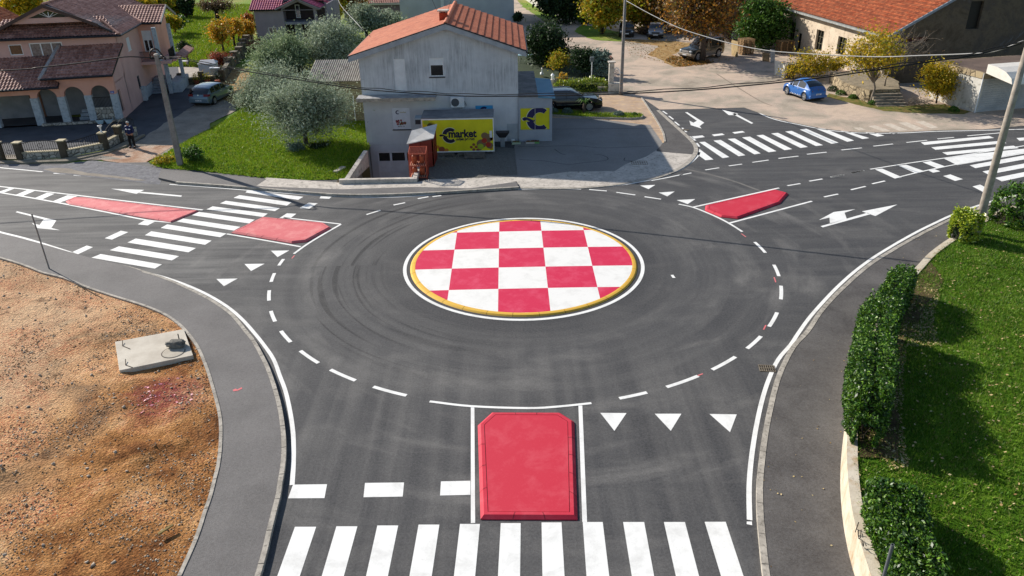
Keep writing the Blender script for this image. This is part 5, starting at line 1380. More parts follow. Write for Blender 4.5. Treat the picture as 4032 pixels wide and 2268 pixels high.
q.add([(0, p.x, p.y) for p in Pp], fs)
for h in lw: q.add([(0, a, b) for a, b in h] + [(.3, a, b) for a, b in h], [(4 + i, 4 + (i + 1) % 4, (i + 1) % 4, i) for i in range(4)])
q.build('side_wall', M['plaster'], sbd)
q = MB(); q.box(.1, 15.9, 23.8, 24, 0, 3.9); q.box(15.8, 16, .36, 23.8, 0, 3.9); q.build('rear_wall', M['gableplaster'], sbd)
gl_ = plain('dark_window_opening', '#15130f', .6); bars = plain('rusty_green_frame', '#5a5644', .7)
for i, (v0, z0, v1, z1) in enumerate([(6.6, 1.05, 8.1, 2.6), (10.75, .75, 12.2, 2.6), (16.6, .3, 17.9, 2.55)]):
    q = MB()
    for k in range(4): v = v0 + k * (v1 - v0 - .06) / 3; q.box(.2, .25, v, v + .06, z0, z1)
    for k in range(4): z = z0 + k * (z1 - z0 - .06) / 3; q.box(.21, .24, v0 + .06, v1 - .06, z, z + .05)
    f = q.build('window', bars, sbd); q = MB(); q.box(.26, .29, v0, v1, z0, z1); q.build('pane', M['glass'], f)
q = MB(); q.box(.2, .28, 15.05, 15.95, 0, 1.75); q.build('door', gl_, sbd)
q = MB(); q.box(6.15, 7.25, .25, .33, 4.1, 6.2); q.build('loft_opening', gl_, sbd)
q = MB(); q.box(.95, 3.2, .2, .3, 3.28, 3.62); q.build('low_opening', plain('red_brown_boards', '#4a2320', .8), sbd)
roof_plane([(-.45, 24.3, 3.78), (-.45, -.25, 3.78), (8, -.25, 8.4), (8, 24.3, 8.4)], M['orange_tile'], 'roof', sbd, .12, .26, .42, .085, .07, sub=5)
roof_plane([(16.4, -.25, 3.8), (16.4, 24.3, 3.8), (8, 24.3, 8.4), (8, -.25, 8.4)], M['orange_tile'], 'roof', sbd, .12, .24, .36, .06, .03, sub=4)
q = MB(); q.box(-.6, -.44, -.3, 24.4, 3.62, 3.76); q.build('eaves_gutter', nm('galvanised_gutter', '#a7a9a6', '#858784', 4, .5, 0), sbd)
q = MB(); q.hexa([(-.5, -.34, 3.62), (8, -.34, 8.24), (8, -.26, 8.24), (-.5, -.26, 3.62)], [(-.5, -.34, 3.85), (8, -.34, 8.47), (8, -.26, 8.47), (-.5, -.26, 3.85)]); q.build('verge', nm('grey_blue_verge', '#8e9aa6', '#737d88', 4), sbd)
# terrace with steps
M['stonewall'] = rubble_mat('terrace_stone', '#8a7a62', '#b09f80', '#4f4535', 2.6)
tr = thing('stone_terrace', 'crumbling raised stone terrace before the old storehouse, with broad steps', 'terrace', (27.6, 59.5, 0))
P_ = [(-1.6, .8), (-.75, -2.3), (1.6, -2.15), (2.75, .5), (2.75, 4.2), (-1.0, 4.6)]
P_ = [p + Vector((noise.noise((p.x * 2, p.y * 2, 3)), noise.noise((p.x * 2, p.y * 2, 7)))) * .12 for p in densify([Vector(p) for p in P_], .35)]
q = MB(); q.prism(P_, 0, .82); q.build('wall', M['stonewall'], tr)
q = MB(); c_ = Vector((.7, .9)); q.prism([c_ + (p - c_) * .97 for p in P_], .82, .9); q.build('paving', nm('worn_terrace_slabs', '#8d8069', '#6f6553', 1.5, .95, .5, 10, c3='#a8987c', s3=3), tr)
for i in range(5):
    q = MB(); q.box(-.6, 1.55, -2.3 - (i + 1) * .28, -2.3 - i * .28, 0, .82 - (i + 1) * .155); q.build('step', nm('worn_step', '#8a8071', '#696054', 2, .95, .3, 12, c3='#b3a893', s3=4) if i == 0 else bpy.data.materials['worn_step'], tr)
# garage with awning
ga = thing('garage', 'low flat-roofed garage with white block side wall and grey-white roller door', 'garage', (32.9, 53.6, 0), R(13))
M['whiteblock'] = nm('whitewashed_blocks', '#c9c6bd', '#b3afa5', 1.2, .9, .3, 8, c3='#8d877a', s3=3)
q = MB(); q.box(0, .2, .02, 4.6, 0, 2.35); q.build('side_wall', M['whiteblock'], ga)
q = MB(); q.box(-.06, 7.5, -.05, 4.7, 2.353, 2.75); q.build('roof', rubble_mat('garage_parapet', '#8f8068', '#a99877', '#6b5d49', 1.6), ga)
q = MB(); q.box(.15, 7.3, .15, 4.5, 2.752, 2.78); q.build('roof_cover', nm('brown_roof_felt', '#5a4c44', '#6b5b50', 1), ga)
q = MB(); q.box(-.06, .02, -.04, .0, 0, 2.75); q.build('corner_profile', M['white_pvc'], ga)
q = MB()
for i in range(29): q.box(.05, 4.2, .04 + (.012 if i % 2 else 0), .1, i * .08 + .002, i * .08 + .078)
q.build('roller_door', nm('dusty_white_door', '#b5b7b8', '#9fa1a3', 1, .5), ga)
q = MB(); q.box(4.2, 7.5, .05, .2, 0, 2.35); q.build('front_wall', M['whiteblock'], ga)
FA = Frame((32.9, 53.6), 13)
aw_ = thing('awning', 'white curved plastic awning over the garage door at the right frame edge', 'awning', (32.9, 53.6, 0), R(13))
ww = plain('white_awning_plastic', '#e3ddd2', .5)
pr = [(-.06, 3.35), (-.9, 3.3), (-1.7, 3.12), (-2.25, 2.8), (-2.4, 2.45)]
q = MB()
for i in range(4):
    (a, z0), (b, z1) = pr[i], pr[i + 1]
    q.hexa([(.1, b, z1 - .05), (6.5, b, z1 - .05), (6.5, a, z0 - .05), (.1, a, z0 - .05)], [(.1, b, z1), (6.5, b, z1), (6.5, a, z0), (.1, a, z0)])
q.build('canopy', ww, aw_, smooth=False)
for u in (.04, 6.5):
    q = MB(); q.prism([(p[0], p[1]) for p in pr] + [(-.06, 2.75)], u, u + .06, 'yz'); q.build('side_panel', ww, aw_)
# ================================================================== LAND LEFT AND RIGHT OF THE ROADS
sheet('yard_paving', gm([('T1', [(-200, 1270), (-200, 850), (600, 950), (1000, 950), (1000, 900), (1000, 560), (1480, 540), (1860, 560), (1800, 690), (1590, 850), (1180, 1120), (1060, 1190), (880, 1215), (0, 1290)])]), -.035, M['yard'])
sheet('terrace_paving', gm([('T1', [(1450, 545), (1660, 545), (1860, 565), (1800, 690), (1740, 728), (1480, 715)])]), -.028, nm('pale_grey_paving', '#a79f93', '#948c81', 1, .9, .2))
sheet('gravel_drive', gm([('T1', [(1060, 1195), (1300, 1030), (1590, 852), (1745, 728), (1800, 690), (1900, 640), (2010, 560)]), ('T2', [(160, 560), (60, 640), (60, 900), (-150, 1000)]), ('T1', [(1700, 1080), (1480, 1190), (1250, 1290), (1080, 1345), (880, 1312), (760, 1275)])]), -.020, M['gravel'], .12, 3)
sheet('dirt_path', gm([('T1', [(720, 1280), (860, 1235), (1060, 1200), (1240, 1185), (1420, 1185), (1290, 1260), (1180, 1330), (1080, 1345), (880, 1312)])]), -.008, M['orangedirt'], .1, 5)
sheet('verge_asphalt', gm([('M1', [(-300, 75), (0, 95), (0, 62), (180, 100), (430, 100), (560, 75), (700, 62), (900, 78), (1030, 95), (1210, 118), (1228, 190), (1200, 245), (1110, 235), (860, 205), (550, 172), (400, 155), (320, 138), (0, 108), (-300, 90)])]), .0065, nm('rough_grey_asphalt', '#77777b', '#5f5f63', 2.5, .95, .8, 14, c3='#8b8a88', s3=6, bdist=.05), .08, 6)
sheet('verge_dirt', gm([('M1', [(330, 128), (420, 118), (520, 122), (640, 150), (800, 172), (980, 190), (1100, 214), (1020, 214), (860, 194), (700, 180), (550, 163), (400, 149)])]), .0095, M['gravel'], .07, 8)
sheet('meadow_dirt', gm([('T2', [(-20, 560), (140, 560), (200, 640), (120, 780), (160, 900), (60, 860)]), ('T1', [(1800, 800), (1790, 710)])]), -.012, M['leaflitter'], .15, 9)
# lawn beside the shop, gently banked
LP = gm([('M1', [(2576, 205), (2300, 212), (2000, 196), (1760, 168), (1480, 140), (1225, 120)]), ('T1', [(1215, 1330), (1440, 1200), (1560, 1130), (1800, 1010), (1960, 900)]), ('T2', [(120, 850), (330, 800), (700, 800), (900, 960), (1140, 980), (1150, 1215), (1050, 1320), (1000, 1449), (900, 1460)])])
def lawn_l_z(X, Y):
    d = edge_dist(X, Y, LP); k = np.clip(d / .9, 0, 1)
    return .02 + k * (.14 + .12 * fnoise(X, Y, .5, 21) + .04 * fnoise(X, Y, 3, 22))
field('lawn', LP, .16, lawn_l_z, M['grass'])
# right-hand lawn held by the low wall
def wall_h(y):
    return float(np.interp(y, [8, 13.5, 16, 18.5, 22, 26, 30, 36], [.95, 1.0, 1.1, .95, .62, .38, .27, .22]))
RL = [p.copy() for p in offs(rk_out, -.16)]
RLf = RL + [V2((60, 52)), V2((60, 4)), V2((12, 4))]
def lawn_r_z(X, Y):
    h = np.interp(Y, [8, 13.5, 16, 18.5, 22, 26, 30, 36], [.95, 1.0, 1.1, .95, .62, .38, .27, .22])
    return h - .06 + .06 * fnoise(X, Y, .6, 31) + .03 * fnoise(X, Y, 3, 32)
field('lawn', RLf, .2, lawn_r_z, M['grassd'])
sheet('soil_strip', [p + V2((0, 0)) for p in offs(rk_out, -.3) if 15.5 < p.y < 29] + [p for p in offs(rk_out, -1.25) if 15.5 < p.y < 27][::-1], 0, ground_mat('dry_soil_with_litter', ['#3a3020', '#54462f', '#6f5e42', '#443a26'], 1.8), .06, 40)
_o = bpy.data.objects['soil_strip']
for v in _o.data.vertices: v.co.z = wall_h(v.co.y) - .035
rwl = thing('garden_wall', 'curved low pale concrete retaining wall with brown stains and scrawled graffiti, under the right hedge', 'wall', (0, 0, 0))
q = MB()
wl = offs(rk_out, -.12)
wall_strip(q, [p for p in wl if p.y < 37.5], .26, -.02, 1, lambda p: wall_h(p.y))
def wallmat():
    b = NB('stained_pale_concrete_wall')
    c = b.mix(b.ramp(b.noise(1.6, 6, .65), [(.35, K), (.65, Wt)]), hx('#cfc5b2'), hx('#b9ad98'))
    st = b.ramp(b.noise(2.6, 7, .7, b.map((1, 1, .25))), [(.5, K), (.68, Wt)])
    c = b.mix(b.math('MULTIPLY', st, .65), c, hx('#a07a45'))
    c = b.mix(b.math('MULTIPLY', b.ramp(b.noise(9, 6, .7), [(.56, K), (.7, Wt)]), .5), c, hx('#7d7364'))
    b.col(c); b.bump(b.noise(22, 5), .3, .015); return b.fin(.9, 0, .2)
q.build('wall', wallmat(), rwl)
# graffiti strokes on the wall face
gr = MB()
def on_wall(n, x, y):
    """meets the face of the curved wall"""
    d = Vector(ray(n, x, y)); o = Vector((0, 0, CAMH)); best = None
    f_ = [p for p in rk_out if p.y < 30]
    for i in range(len(f_) - 1):
        a, b = f_[i], f_[i + 1]; e = b - a; nn = Vector((-e.y, e.x))
        den = nn.dot(d.xy)
        if abs(den) < 1e-9: continue
        t = nn.dot(a) / den; p = o + d * t; s_ = (p.xy - a).dot(e) / e.length_squared
        if -.01 <= s_ <= 1.01 and -.1 < p.z < 1.3: best = (p - Vector((nn.x, nn.y, 0)).normalized() * (-.012 if nn.dot(d.xy) < 0 else .012))
    return best
for st_ in [[(195, 238), (228, 215)], [(228, 215), (215, 275), (180, 375)], [(237, 275), (238, 310), (250, 330), (255, 300), (240, 275)], [(212, 350), (210, 400), (215, 440), (235, 430), (240, 350)],
            [(262, 360), (252, 390), (258, 430), (272, 400), (262, 360)], [(248, 450), (250, 500), (262, 520), (268, 470)], [(290, 465), (282, 490), (292, 515), (302, 490), (290, 465)], [(302, 490), (285, 560)], [(275, 535), (300, 560)],
            [(345, 555), (345, 590), (360, 610), (362, 580)], [(365, 625), (380, 630), (368, 660), (382, 665)], [(385, 700), (385, 725), (395, 695), (400, 735), (408, 700)], [(412, 715), (450, 690)], [(410, 760), (400, 800), (405, 815)]]:
    P_ = [on_wall('W1', a, b) for a, b in st_]
    P_ = [p for p in P_ if p is not None]
    if len(P_) > 1: gr.path(P_, .011, 5)
gr.build('graffiti', plain('black_spray_paint', '#2a2723', .8), rwl)

# ================================================================== PLANTS
rng = np.random.RandomState(5)
def leafmat(name, cols, trans=.25, rough=.55, spec=.3):
    b = NB(name)
    g = b.n('NewGeometry')
    c = b.ramp(g.outputs['Random Per Island'], [(i / (len(cols) - 1), hx(c)) for i, c in enumerate(cols)])
    b.col(c); b.fin(rough, 0, spec)
    tr = b.n('BsdfTranslucent'); b.l(c, tr.inputs[0])
    mx = b.n('MixShader'); mx.inputs[0].default_value = trans
    out = b.t.nodes['Material Output']
    b.l(b.b.outputs[0], mx.inputs[1]); b.l(tr.outputs[0], mx.inputs[2]); b.l(mx.outputs[0], out.inputs[0])
    return b.m
LM = {
 'olive': leafmat('olive_leaves', ['#6a775c', '#86947a', '#a2af96', '#bcc6b0', '#748168'], .3, .75, .15),
 'oliveg': leafmat('olive_leaves_green', ['#627450', '#7e9168', '#9aab84', '#b2bf9a', '#6e8058'], .3, .75, .15),
 'dark': leafmat('dark_green_leaves', ['#1b2a16', '#2a3d20', '#38502a', '#223319']),
 'green': leafmat('green_leaves', ['#2f4a1a', '#476a22', '#5f8430', '#38561e']),
 'walnut': leafmat('yellowing_leaves', ['#6a7a1e', '#8f9a24', '#b5a82a', '#cf9f2a', '#55681c'], .35),
 'autumn': leafmat('autumn_orange_leaves', ['#a8722c', '#c98c30', '#7a5430', '#94782e', '#6a6a30', '#6e543c', '#5c4a3a'], .3),
 'brown': leafmat('brown_twigs_and_leaves', ['#6a5540', '#83684a', '#5a4a3a', '#96764e'], .2),
 'yellow': leafmat('yellow_leaves', ['#8f8a1c', '#c4a41e', '#dcb62a', '#9a9422', '#6d7a1e'], .35),
 'yellowo': leafmat('yellow_orange_leaves', ['#b8992a', '#d9a428', '#cf8a2a', '#8f9030', '#a8a034'], .35),
 'red': leafmat('red_autumn_leaves', ['#7a3a30', '#9c4a38', '#6a4a38', '#b05a3c', '#5e4a3a'], .3),
 'orange': leafmat('orange_vine_leaves', ['#b5642a', '#c97a30', '#8a5028', '#d08a3a'], .3),
 'laurel': leafmat('laurel_hedge_leaves', ['#1e3a0e', '#305a12', '#4c761a', '#769a30', '#264610', '#1a300c'], .2, .42, .45),
 'spindle': leafmat('golden_evergreen_leaves', ['#7f9a1e', '#a8b830', '#c9cc4a', '#5f8020', '#4a6c1c'], .3, .35, .5),
 'blade': leafmat('grass_blades', ['#56800f', '#6f9214', '#8ba51c', '#a8b03a', '#557a12', '#8f8a48'], .3),
 'bladed': leafmat('dark_grass_blades', ['#375a10', '#4c7416', '#66901e', '#86a036', '#42680f', '#9a9256'], .35),
 'greyg': leafmat('grey_green_leaves', ['#5f7466', '#7a8f82', '#4d6154'], .15),
}
M['bark'] = nm('rough_bark', '#5c5046', '#3f362e', 7, .95, .8, 16, stretch=(1, 1, .3), bdist=.04)
M['barkd'] = nm('dark_bark', '#3b332c', '#28221d', 7, .95, .8, 16, stretch=(1, 1, .3))
M['barkl'] = nm('pale_grey_bark', '#8b8074', '#6b6156', 6, .95, .6, 16, stretch=(1, 1, .3))
def leafcloud(name, C, size, mat, parent, elong=1.8, upb=.3, rg=rng, loc=None, var=.35, fold=False):
    """many small leaf-shaped quads at the points C"""
    n = len(C)
    d = rg.normal(size=(n, 3)); d[:, 2] = d[:, 2] * .8 + upb * .6; d /= np.linalg.norm(d, axis=1)[:, None]
    r = rg.normal(size=(n, 3)); s = np.cross(d, r); s /= np.linalg.norm(s, axis=1)[:, None] + 1e-9
    L = size * (1 + var * rg.normal(size=n)).clip(.4, 2)[:, None]; W = L / elong
    a = C - d * L * .5; b = C + s * W * .5; c = C + d * L * .5; e = C - s * W * .5
    V = np.stack([a, b, c, e], 1).reshape(-1, 3)
    F = np.arange(4 * n).reshape(n, 4)
    return np_mesh(name, V, F, mat, False, parent, loc)
def crown_points(cl, rc, n, rg, flat=.8):
    k = rg.randint(0, len(cl), n)
    return cl[k] + rg.normal(size=(n, 3)) * (rc[k][:, None] * np.array([1, 1, flat]))
def plant(name, label, cat, base, box, leaf, nclump=26, nleaf=5000, size=.13, elong=1.8, trunk=.14, bark=None, group=None, depth=.9, z0=0.0, rcf=.17, split=.35, multi=1, seed=0, trunk_h=None, crown='crown', shell=.55, lean=0, by=None):
    """base: photo point where it meets the ground; box: the crown's outline in the photo, read at the depth of the base"""
    rg = np.random.RandomState(seed + 17)
    rr = random.Random(seed)
    B = G(*base, z0) if isinstance(base[0], str) else Vector((base[0], base[1], z0))
    F_ = Frame((0, B.y if by is None else by), 0)
    n, x0, y0, x1, y1 = box
    (ua, za), (ub, zb) = F_(n, x0, (y0 + y1) / 2), F_(n, x1, (y0 + y1) / 2)
    xm = (x0 + x1) / 2
    zt, zl = F_(n, xm, y0)[1], F_(n, xm, y1)[1]
    rx = (ub - ua) / 2; cx = (ua + ub) / 2 - B.x; ry = rx * depth
    H_ = zt - zl; tilt = .38 * ry      # part of the outline's height is the crown's depth seen from above
    zc = (zt + zl) / 2; rz = max(H_ / 2 - tilt * .28, H_ * .36)
    t = thing(name, label, cat, B, 0, group)
    cz = zc - z0
    cl = []
    while len(cl) < nclump:
        p = rg.normal(size=3); p /= np.linalg.norm(p); p *= rg.uniform(shell, .92) ** .8
        if p[2] < -.8: continue
        q = .90 + .55 * noise.noise((p[0] * 1.7 + seed, p[1] * 1.7, p[2] * 1.7 + seed * .37))
        cl.append([cx + p[0] * rx * q, p[1] * ry * q + (by - B.y if by else 0), cz + p[2] * rz * q])
    cl = np.array(cl); cl[:, 2] = np.maximum(cl[:, 2], .12)
    rc = rg.uniform(.6, 1.35, nclump) * rcf * (rx + rz) * .75
    tb = MB(); fork = Vector((cx * .15, 0, (trunk_h if trunk_h is not None else max(cz - rz * .9, .35))))
    for m in range(multi):
        off = Vector((rr.uniform(-.12, .12), rr.uniform(-.12, .12), 0)) * (multi - 1)
        tb.path([off + Vector((0, 0, -.08)), off + Vector((lean * .1, .02, fork.z * .3)), off * .7 + Vector((fork.x * .6 + lean * .3, 0, fork.z * .7)), fork + off * .6], [trunk * 1.35, trunk * 1.05, trunk * .92, trunk * .85], 9)
    tb.build('trunk', bark or M['bark'], t, smooth=True)
    bb = MB()
    for i in range(nclump):
        c = Vector(cl[i]); m = fork.lerp(c, .5) + Vector((rr.uniform(-.1, .1), rr.uniform(-.1, .1), rr.uniform(0, .12))) * rx
        bb.path([fork + Vector((0, 0, -.1 * fork.z * rr.random())), m, c], [trunk * split, trunk * split * .55, trunk * .1 + .004], 5)
        for _ in range(3):
            e = c + Vector(rg.normal(size=3)) * float(rc[i]) * 1.3
            bb.path([m.lerp(c, rr.uniform(.3, .9)), c.lerp(e, .6) + Vector((0, 0, .03)), e], [trunk * .14 + .004, trunk * .08 + .003, .003], 4)
    bb.build('branches', bark or M['bark'], t)
    if nleaf:
        C = crown_points(cl, rc, nleaf, rg); C[:, 2] = np.maximum(C[:, 2], .03)
        leafcloud(crown, C, size, LM[leaf], t, elong, .3, rg)
    return t
OG = 'olive trees on the slope beside the shop'
plant('olive_tree', 'round olive tree with forked trunk on the sunny lawn, nearest the shop', 'olive tree', ('T2', 635, 1190), ('T2', 262, 640, 945, 1150), 'olive', 70, 34000, .16, 3.6, .15, group=OG, z0=.1, rcf=.17, seed=1, trunk_h=1.0)
plant('olive_tree', 'olive tree at the gravel drive, left of the one on the lawn', 'olive tree', ('T2', 270, 880), ('T2', 50, 545, 600, 900), 'olive', 56, 25000, .18, 3.6, .14, group=OG, seed=2)
plant('olive_tree', 'broad grey-green olive tree in the middle of the group, below the grey house', 'olive tree', ('T2', 400, 730), ('T2', 215, 275, 650, 700), 'oliveg', 60, 27000, .2, 3.4, .16, group=OG, seed=3)
plant('olive_tree', 'tall dark-based olive tree between the grey house and the shop roof', 'olive tree', ('T2', 850, 680), ('T2', 640, 130, 1080, 660), 'olive', 60, 28000, .2, 3.4, .16, group=OG, seed=4)
plant('olive_tree', 'dark olive tree with bare trunk in the patch of sunlit grass behind the others', 'olive tree', ('T2', 1130, 325), ('T2', 955, 20, 1240, 265), 'olive', 30, 8000, .26, 3.0, .2, group=OG, seed=5)
plant('olive_tree', 'rear olive tree nearest the tall pale building', 'olive tree', ('T2', 1270, 330), ('T2', 1140, 75, 1425, 290), 'olive', 28, 8000, .26, 3.0, .18, group=OG, seed=6)
plant('bush', 'dark tangled bush between the tall olive and the corrugated shed', 'bush', ('T2', 720, 760), ('T2', 560, 480, 900, 760), 'dark', 34, 11000, .18, 2.2, .06, seed=7)
plant('shrub', 'grey-green shrub at the foot of the olive on the lawn', 'shrub', ('T2', 545, 1240), ('T2', 465, 1140, 625, 1245), 'greyg', 14, 2600, .09, 2.6, .03, z0=.1, seed=8)
plant('shrub', 'low dark plants in the shade right of the lawn olive trunk', 'shrub', ('T2', 700, 1215), ('T2', 640, 1150, 800, 1240), 'dark', 12, 1600, .1, 2.2, .02, z0=.1, seed=9)
plant('vine', 'orange-leaved vine behind the lawn olive tree', 'vine', ('T2', 565, 740), ('T2', 495, 620, 640, 720), 'orange', 10, 900, .16, 1.4, .03, seed=10)
plant('vine', 'orange-leaved vine at the corner of the block shed', 'vine', ('T2', 800, 800), ('T2', 720, 615, 900, 760), 'orange', 12, 1000, .16, 1.4, .03, seed=11)
plant('hydrangea', 'leafy green weeds round the foot of the left concrete pole', 'weeds', ('Z4', 1330, 1250), ('Z4', 1180, 960, 1620, 1250), 'green', 16, 2600, .12, 1.8, .02, z0=.1, seed=12)
plant('shrub', 'brownish low weeds left of the left concrete pole', 'weeds', ('Z4', 860, 1260), ('Z4', 560, 1130, 1060, 1300), 'walnut', 16, 2200, .09, 2, .015, z0=.05, seed=13)
OR = 'fruit trees in the orchard'
plant('fruit_tree', 'dark green fruit tree with yellow top beside the pink house balcony', 'fruit tree', ('Z6', 430, 520), ('Z6', 330, 185, 560, 440), 'walnut', 22, 4500, .26, 1.6, .14, M['barkd'], OR, seed=20)
plant('fruit_tree', 'second dark green fruit tree just right of the pink house balcony', 'fruit tree', ('Z6', 510, 475), ('Z6', 440, 200, 640, 410), 'green', 20, 3800, .26, 1.6, .12, M['barkd'], OR, seed=21)
plant('fruit_tree', 'nearly bare spreading tree at the top of the orchard', 'fruit tree', ('Z6', 1115, 280), ('Z6', 800, -40, 1330, 190), 'brown', 46, 2600, .22, 2.4, .3, M['barkd'], OR, seed=22)
plant('fruit_tree', 'thin yellow fruit tree with forked pale trunk above the red bush', 'fruit tree', ('Z6', 1200, 740), ('Z6', 950, 240, 1310, 660), 'yellowo', 34, 2600, .2, 1.7, .12, M['bark'], OR, seed=23, trunk_h=.9)
plant('fruit_tree', 'golden fruit tree near the garden wall, dark straight trunk', 'fruit tree', ('Z6', 1360, 670), ('Z6', 1210, 250, 1480, 520), 'yellowo', 26, 3200, .22, 1.7, .12, M['barkd'], OR, seed=24)
plant('fruit_tree', 'orange-yellow fruit tree nearest the grey house', 'fruit tree', ('Z6', 1415, 610), ('Z6', 1370, 290, 1640, 520), 'yellowo', 24, 2800, .22, 1.7, .1, M['barkd'], OR, seed=25)
plant('shrub', 'dark vase-shaped pruned tree standing at the paved terrace', 'shrub', ('Z6', 700, 905), ('Z6', 525, 580, 740, 760), 'dark', 22, 3600, .16, 3, .12, M['bark'], seed=26, trunk_h=.5)
plant('bush', 'reddish autumn bush beside the white box on the terrace', 'bush', ('Z6', 1150, 985), ('Z6', 960, 740, 1320, 965), 'red', 26, 5200, .13, 2, .05, seed=27)
plant('bush', 'small bright red bush left of the large reddish one', 'bush', ('Z6', 890, 890), ('Z6', 850, 835, 960, 900), 'red', 8, 600, .14, 1.6, .03, seed=28)
plant('bush', 'orange bush against the left wall of the grey house', 'bush', ('Z6', 1570, 370), ('Z6', 1480, 190, 1650, 345), 'orange', 12, 1200, .24, 1.6, .04, seed=29)
plant('bush', 'dry brown undergrowth beside the orchard wall under the grey house', 'bush', ('Z6', 1640, 720), ('Z6', 1500, 560, 1780, 740), 'brown', 16, 2200, .2, 2.4, .04, seed=30)
TB = 'trees along the far edge of the orchard'
for i, (bx_, by_, x0, y0, x1, y1, lf, lb) in enumerate([(90, 330, -220, -30, 200, 150, 'yellow', 'yellow-green tree behind the roof of the pink house, leftmost'), (330, 290, 150, -60, 420, 130, 'walnut', 'yellowish tree behind the ridge of the pink house'),
        (560, 235, 360, -70, 600, 190, 'walnut', 'green and yellow tree at the top left of the orchard'), (660, 250, 560, -60, 740, 200, 'dark', 'dark tree with hanging shade beside the orchard edge')]):
    plant('tree', lb, 'tree', ('Z6', bx_, by_), ('Z6', x0, y0, x1, y1), lf, 30, 5600, .34, 1.5, .22, M['barkd'], TB, seed=40 + i)
plant('tree', 'yellow-green tree behind the pink gable at the left frame edge', 'tree', ('T1', 150, 260), ('T1', -60, -120, 360, 140), 'yellow', 34, 8000, .34, 1.5, .22, M['barkd'], TB, seed=45)
plant('tree', 'brown and yellow tree right of the grey house', 'tree', ('T2', 850, 210), ('T2', 740, -60, 960, 130), 'walnut', 26, 4000, .34, 1.6, .2, M['barkd'], seed=46)
plant('tree', 'dark tree with some orange leaves left of the thin pole behind the olives', 'tree', ('T2', 1010, 190), ('T2', 900, -60, 1110, 120), 'autumn', 26, 3600, .34, 1.6, .2, M['barkd'], seed=47)
# garden behind the black estate car
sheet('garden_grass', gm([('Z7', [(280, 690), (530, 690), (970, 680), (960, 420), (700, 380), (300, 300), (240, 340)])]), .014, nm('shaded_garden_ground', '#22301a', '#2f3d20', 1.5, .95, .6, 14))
GD = 'shrubs of the fenced garden'
plant('laurel_tree', 'large dark evergreen tree beside the right roof edge of the shop', 'tree', ('Z7', 480, 500), ('Z7', 335, 175, 655, 470), 'dark', 50, 16000, .24, 1.8, .16, M['barkd'], GD, seed=50)
plant('shrub', 'loose shrub with pale yellowish leaves under the dark evergreen', 'shrub', ('Z7', 590, 560), ('Z7', 490, 385, 695, 530), 'walnut', 22, 2400, .15, 1.8, .05, M['barkd'], GD, seed=51)
plant('shrub', 'dark upright shrub in the middle of the fenced garden', 'shrub', ('Z7', 780, 580), ('Z7', 690, 350, 860, 560), 'dark', 24, 6000, .17, 2, .06, M['barkd'], GD, seed=52)
plant('shrub', 'tall grey-green shrub beside the white garden arch', 'shrub', ('Z7', 905, 590), ('Z7', 850, 345, 965, 560), 'greyg', 20, 3000, .16, 1.6, .05, M['barkd'], GD, seed=53)
plant('shrub', 'shrub with reddish leaves between the gate pillar and the street', 'shrub', ('Z7', 965, 560), ('Z7', 935, 430, 1000, 540), 'red', 10, 700, .12, 1.6, .03, M['barkd'], GD, seed=54)
plant('rose_bush', 'thin yellow-leaved rose with a long arching branch by the garden fence', 'bush', ('Z7', 610, 650), ('Z7', 570, 550, 660, 640), 'yellowo', 12, 500, .13, 1.5, .02, M['bark'], GD, seed=55)
plant('bush', 'small green bush at the wall corner of the tall pale building', 'bush', ('Z7', 270, 188), ('Z7', 243, 85, 297, 180), 'dark', 14, 1600, .26, 1.8, .05, seed=56)
# big trees at the top right
UR = 'roadside trees at the top of the gravel square'
plant('tree', 'big autumn tree with thick leaning trunk in front of the off-roader', 'tree', ('Z2', 1312, 862), ('Z2', 760, -420, 1860, 560), 'autumn', 130, 14500, .23, 1.5, .30, M['bark'], UR, seed=60, trunk_h=4.0, split=.42)
plant('walnut_tree', 'yellow-green tree behind the tall middle street pole', 'tree', ('Z7', 915, 262), ('Z7', 780, -90, 1060, 225), 'walnut', 50, 12000, .28, 1.5, .18, M['bark'], UR, seed=61)
plant('tree', 'green and yellow tree right of the middle street pole', 'tree', ('Z2', 330, 420), ('Z2', 120, -330, 700, 400), 'walnut', 60, 13000, .3, 1.5, .2, M['barkd'], UR, seed=62)
plant('tree', 'orange-yellow tree above the pale parked cars', 'tree', ('Z2', 760, 430), ('Z2', 460, -350, 1060, 440), 'autumn', 60, 13000, .3, 1.5, .2, M['barkd'], UR, seed=63)
plant('tree', 'brown nearly leafless tree right of the big autumn tree', 'tree', ('Z2', 1700, 560), ('Z2', 1350, -350, 2100, 560), 'brown', 100, 15000, .26, 3, .22, M['barkd'], UR, seed=64)
plant('tree', 'dense dark green tree against the stone storehouse', 'tree', ('Z2', 2150, 690), ('Z2', 1860, -60, 2500, 680), 'green', 64, 19000, .24, 1.7, .2, M['barkd'], UR, seed=65)
plant('conifer', 'dark evergreen mass behind the far roadside wall', 'tree', ('Z7', 640, 170), ('Z7', 450, -120, 800, 150), 'dark', 56, 13000, .34, 1.8, .2, M['barkd'], UR, seed=66)
plant('conifer', 'dark evergreen beside the far gateway left of the yellow-green tree', 'tree', ('Z7', 760, 185), ('Z7', 725, 60, 830, 170), 'green', 20, 2600, .28, 1.8, .1, M['barkd'], UR, seed=67)
for i, (x0, x1, lb) in enumerate(((380, 720, 'brown brushwood between the two pale parked cars'), (820, 1330, 'brown brushwood left of the off-roader'), (1480, 1820, 'brown brushwood behind the off-roader'))):
    plant('brushwood', lb, 'brushwood', ('Z2', (x0 + x1) / 2, 560), ('Z2', x0, 360, x1, 570), 'brown', 36, 3600, .2, 3.4, .05, M['barkd'], 'brushwood behind the gravel square', seed=70 + i, by=92)
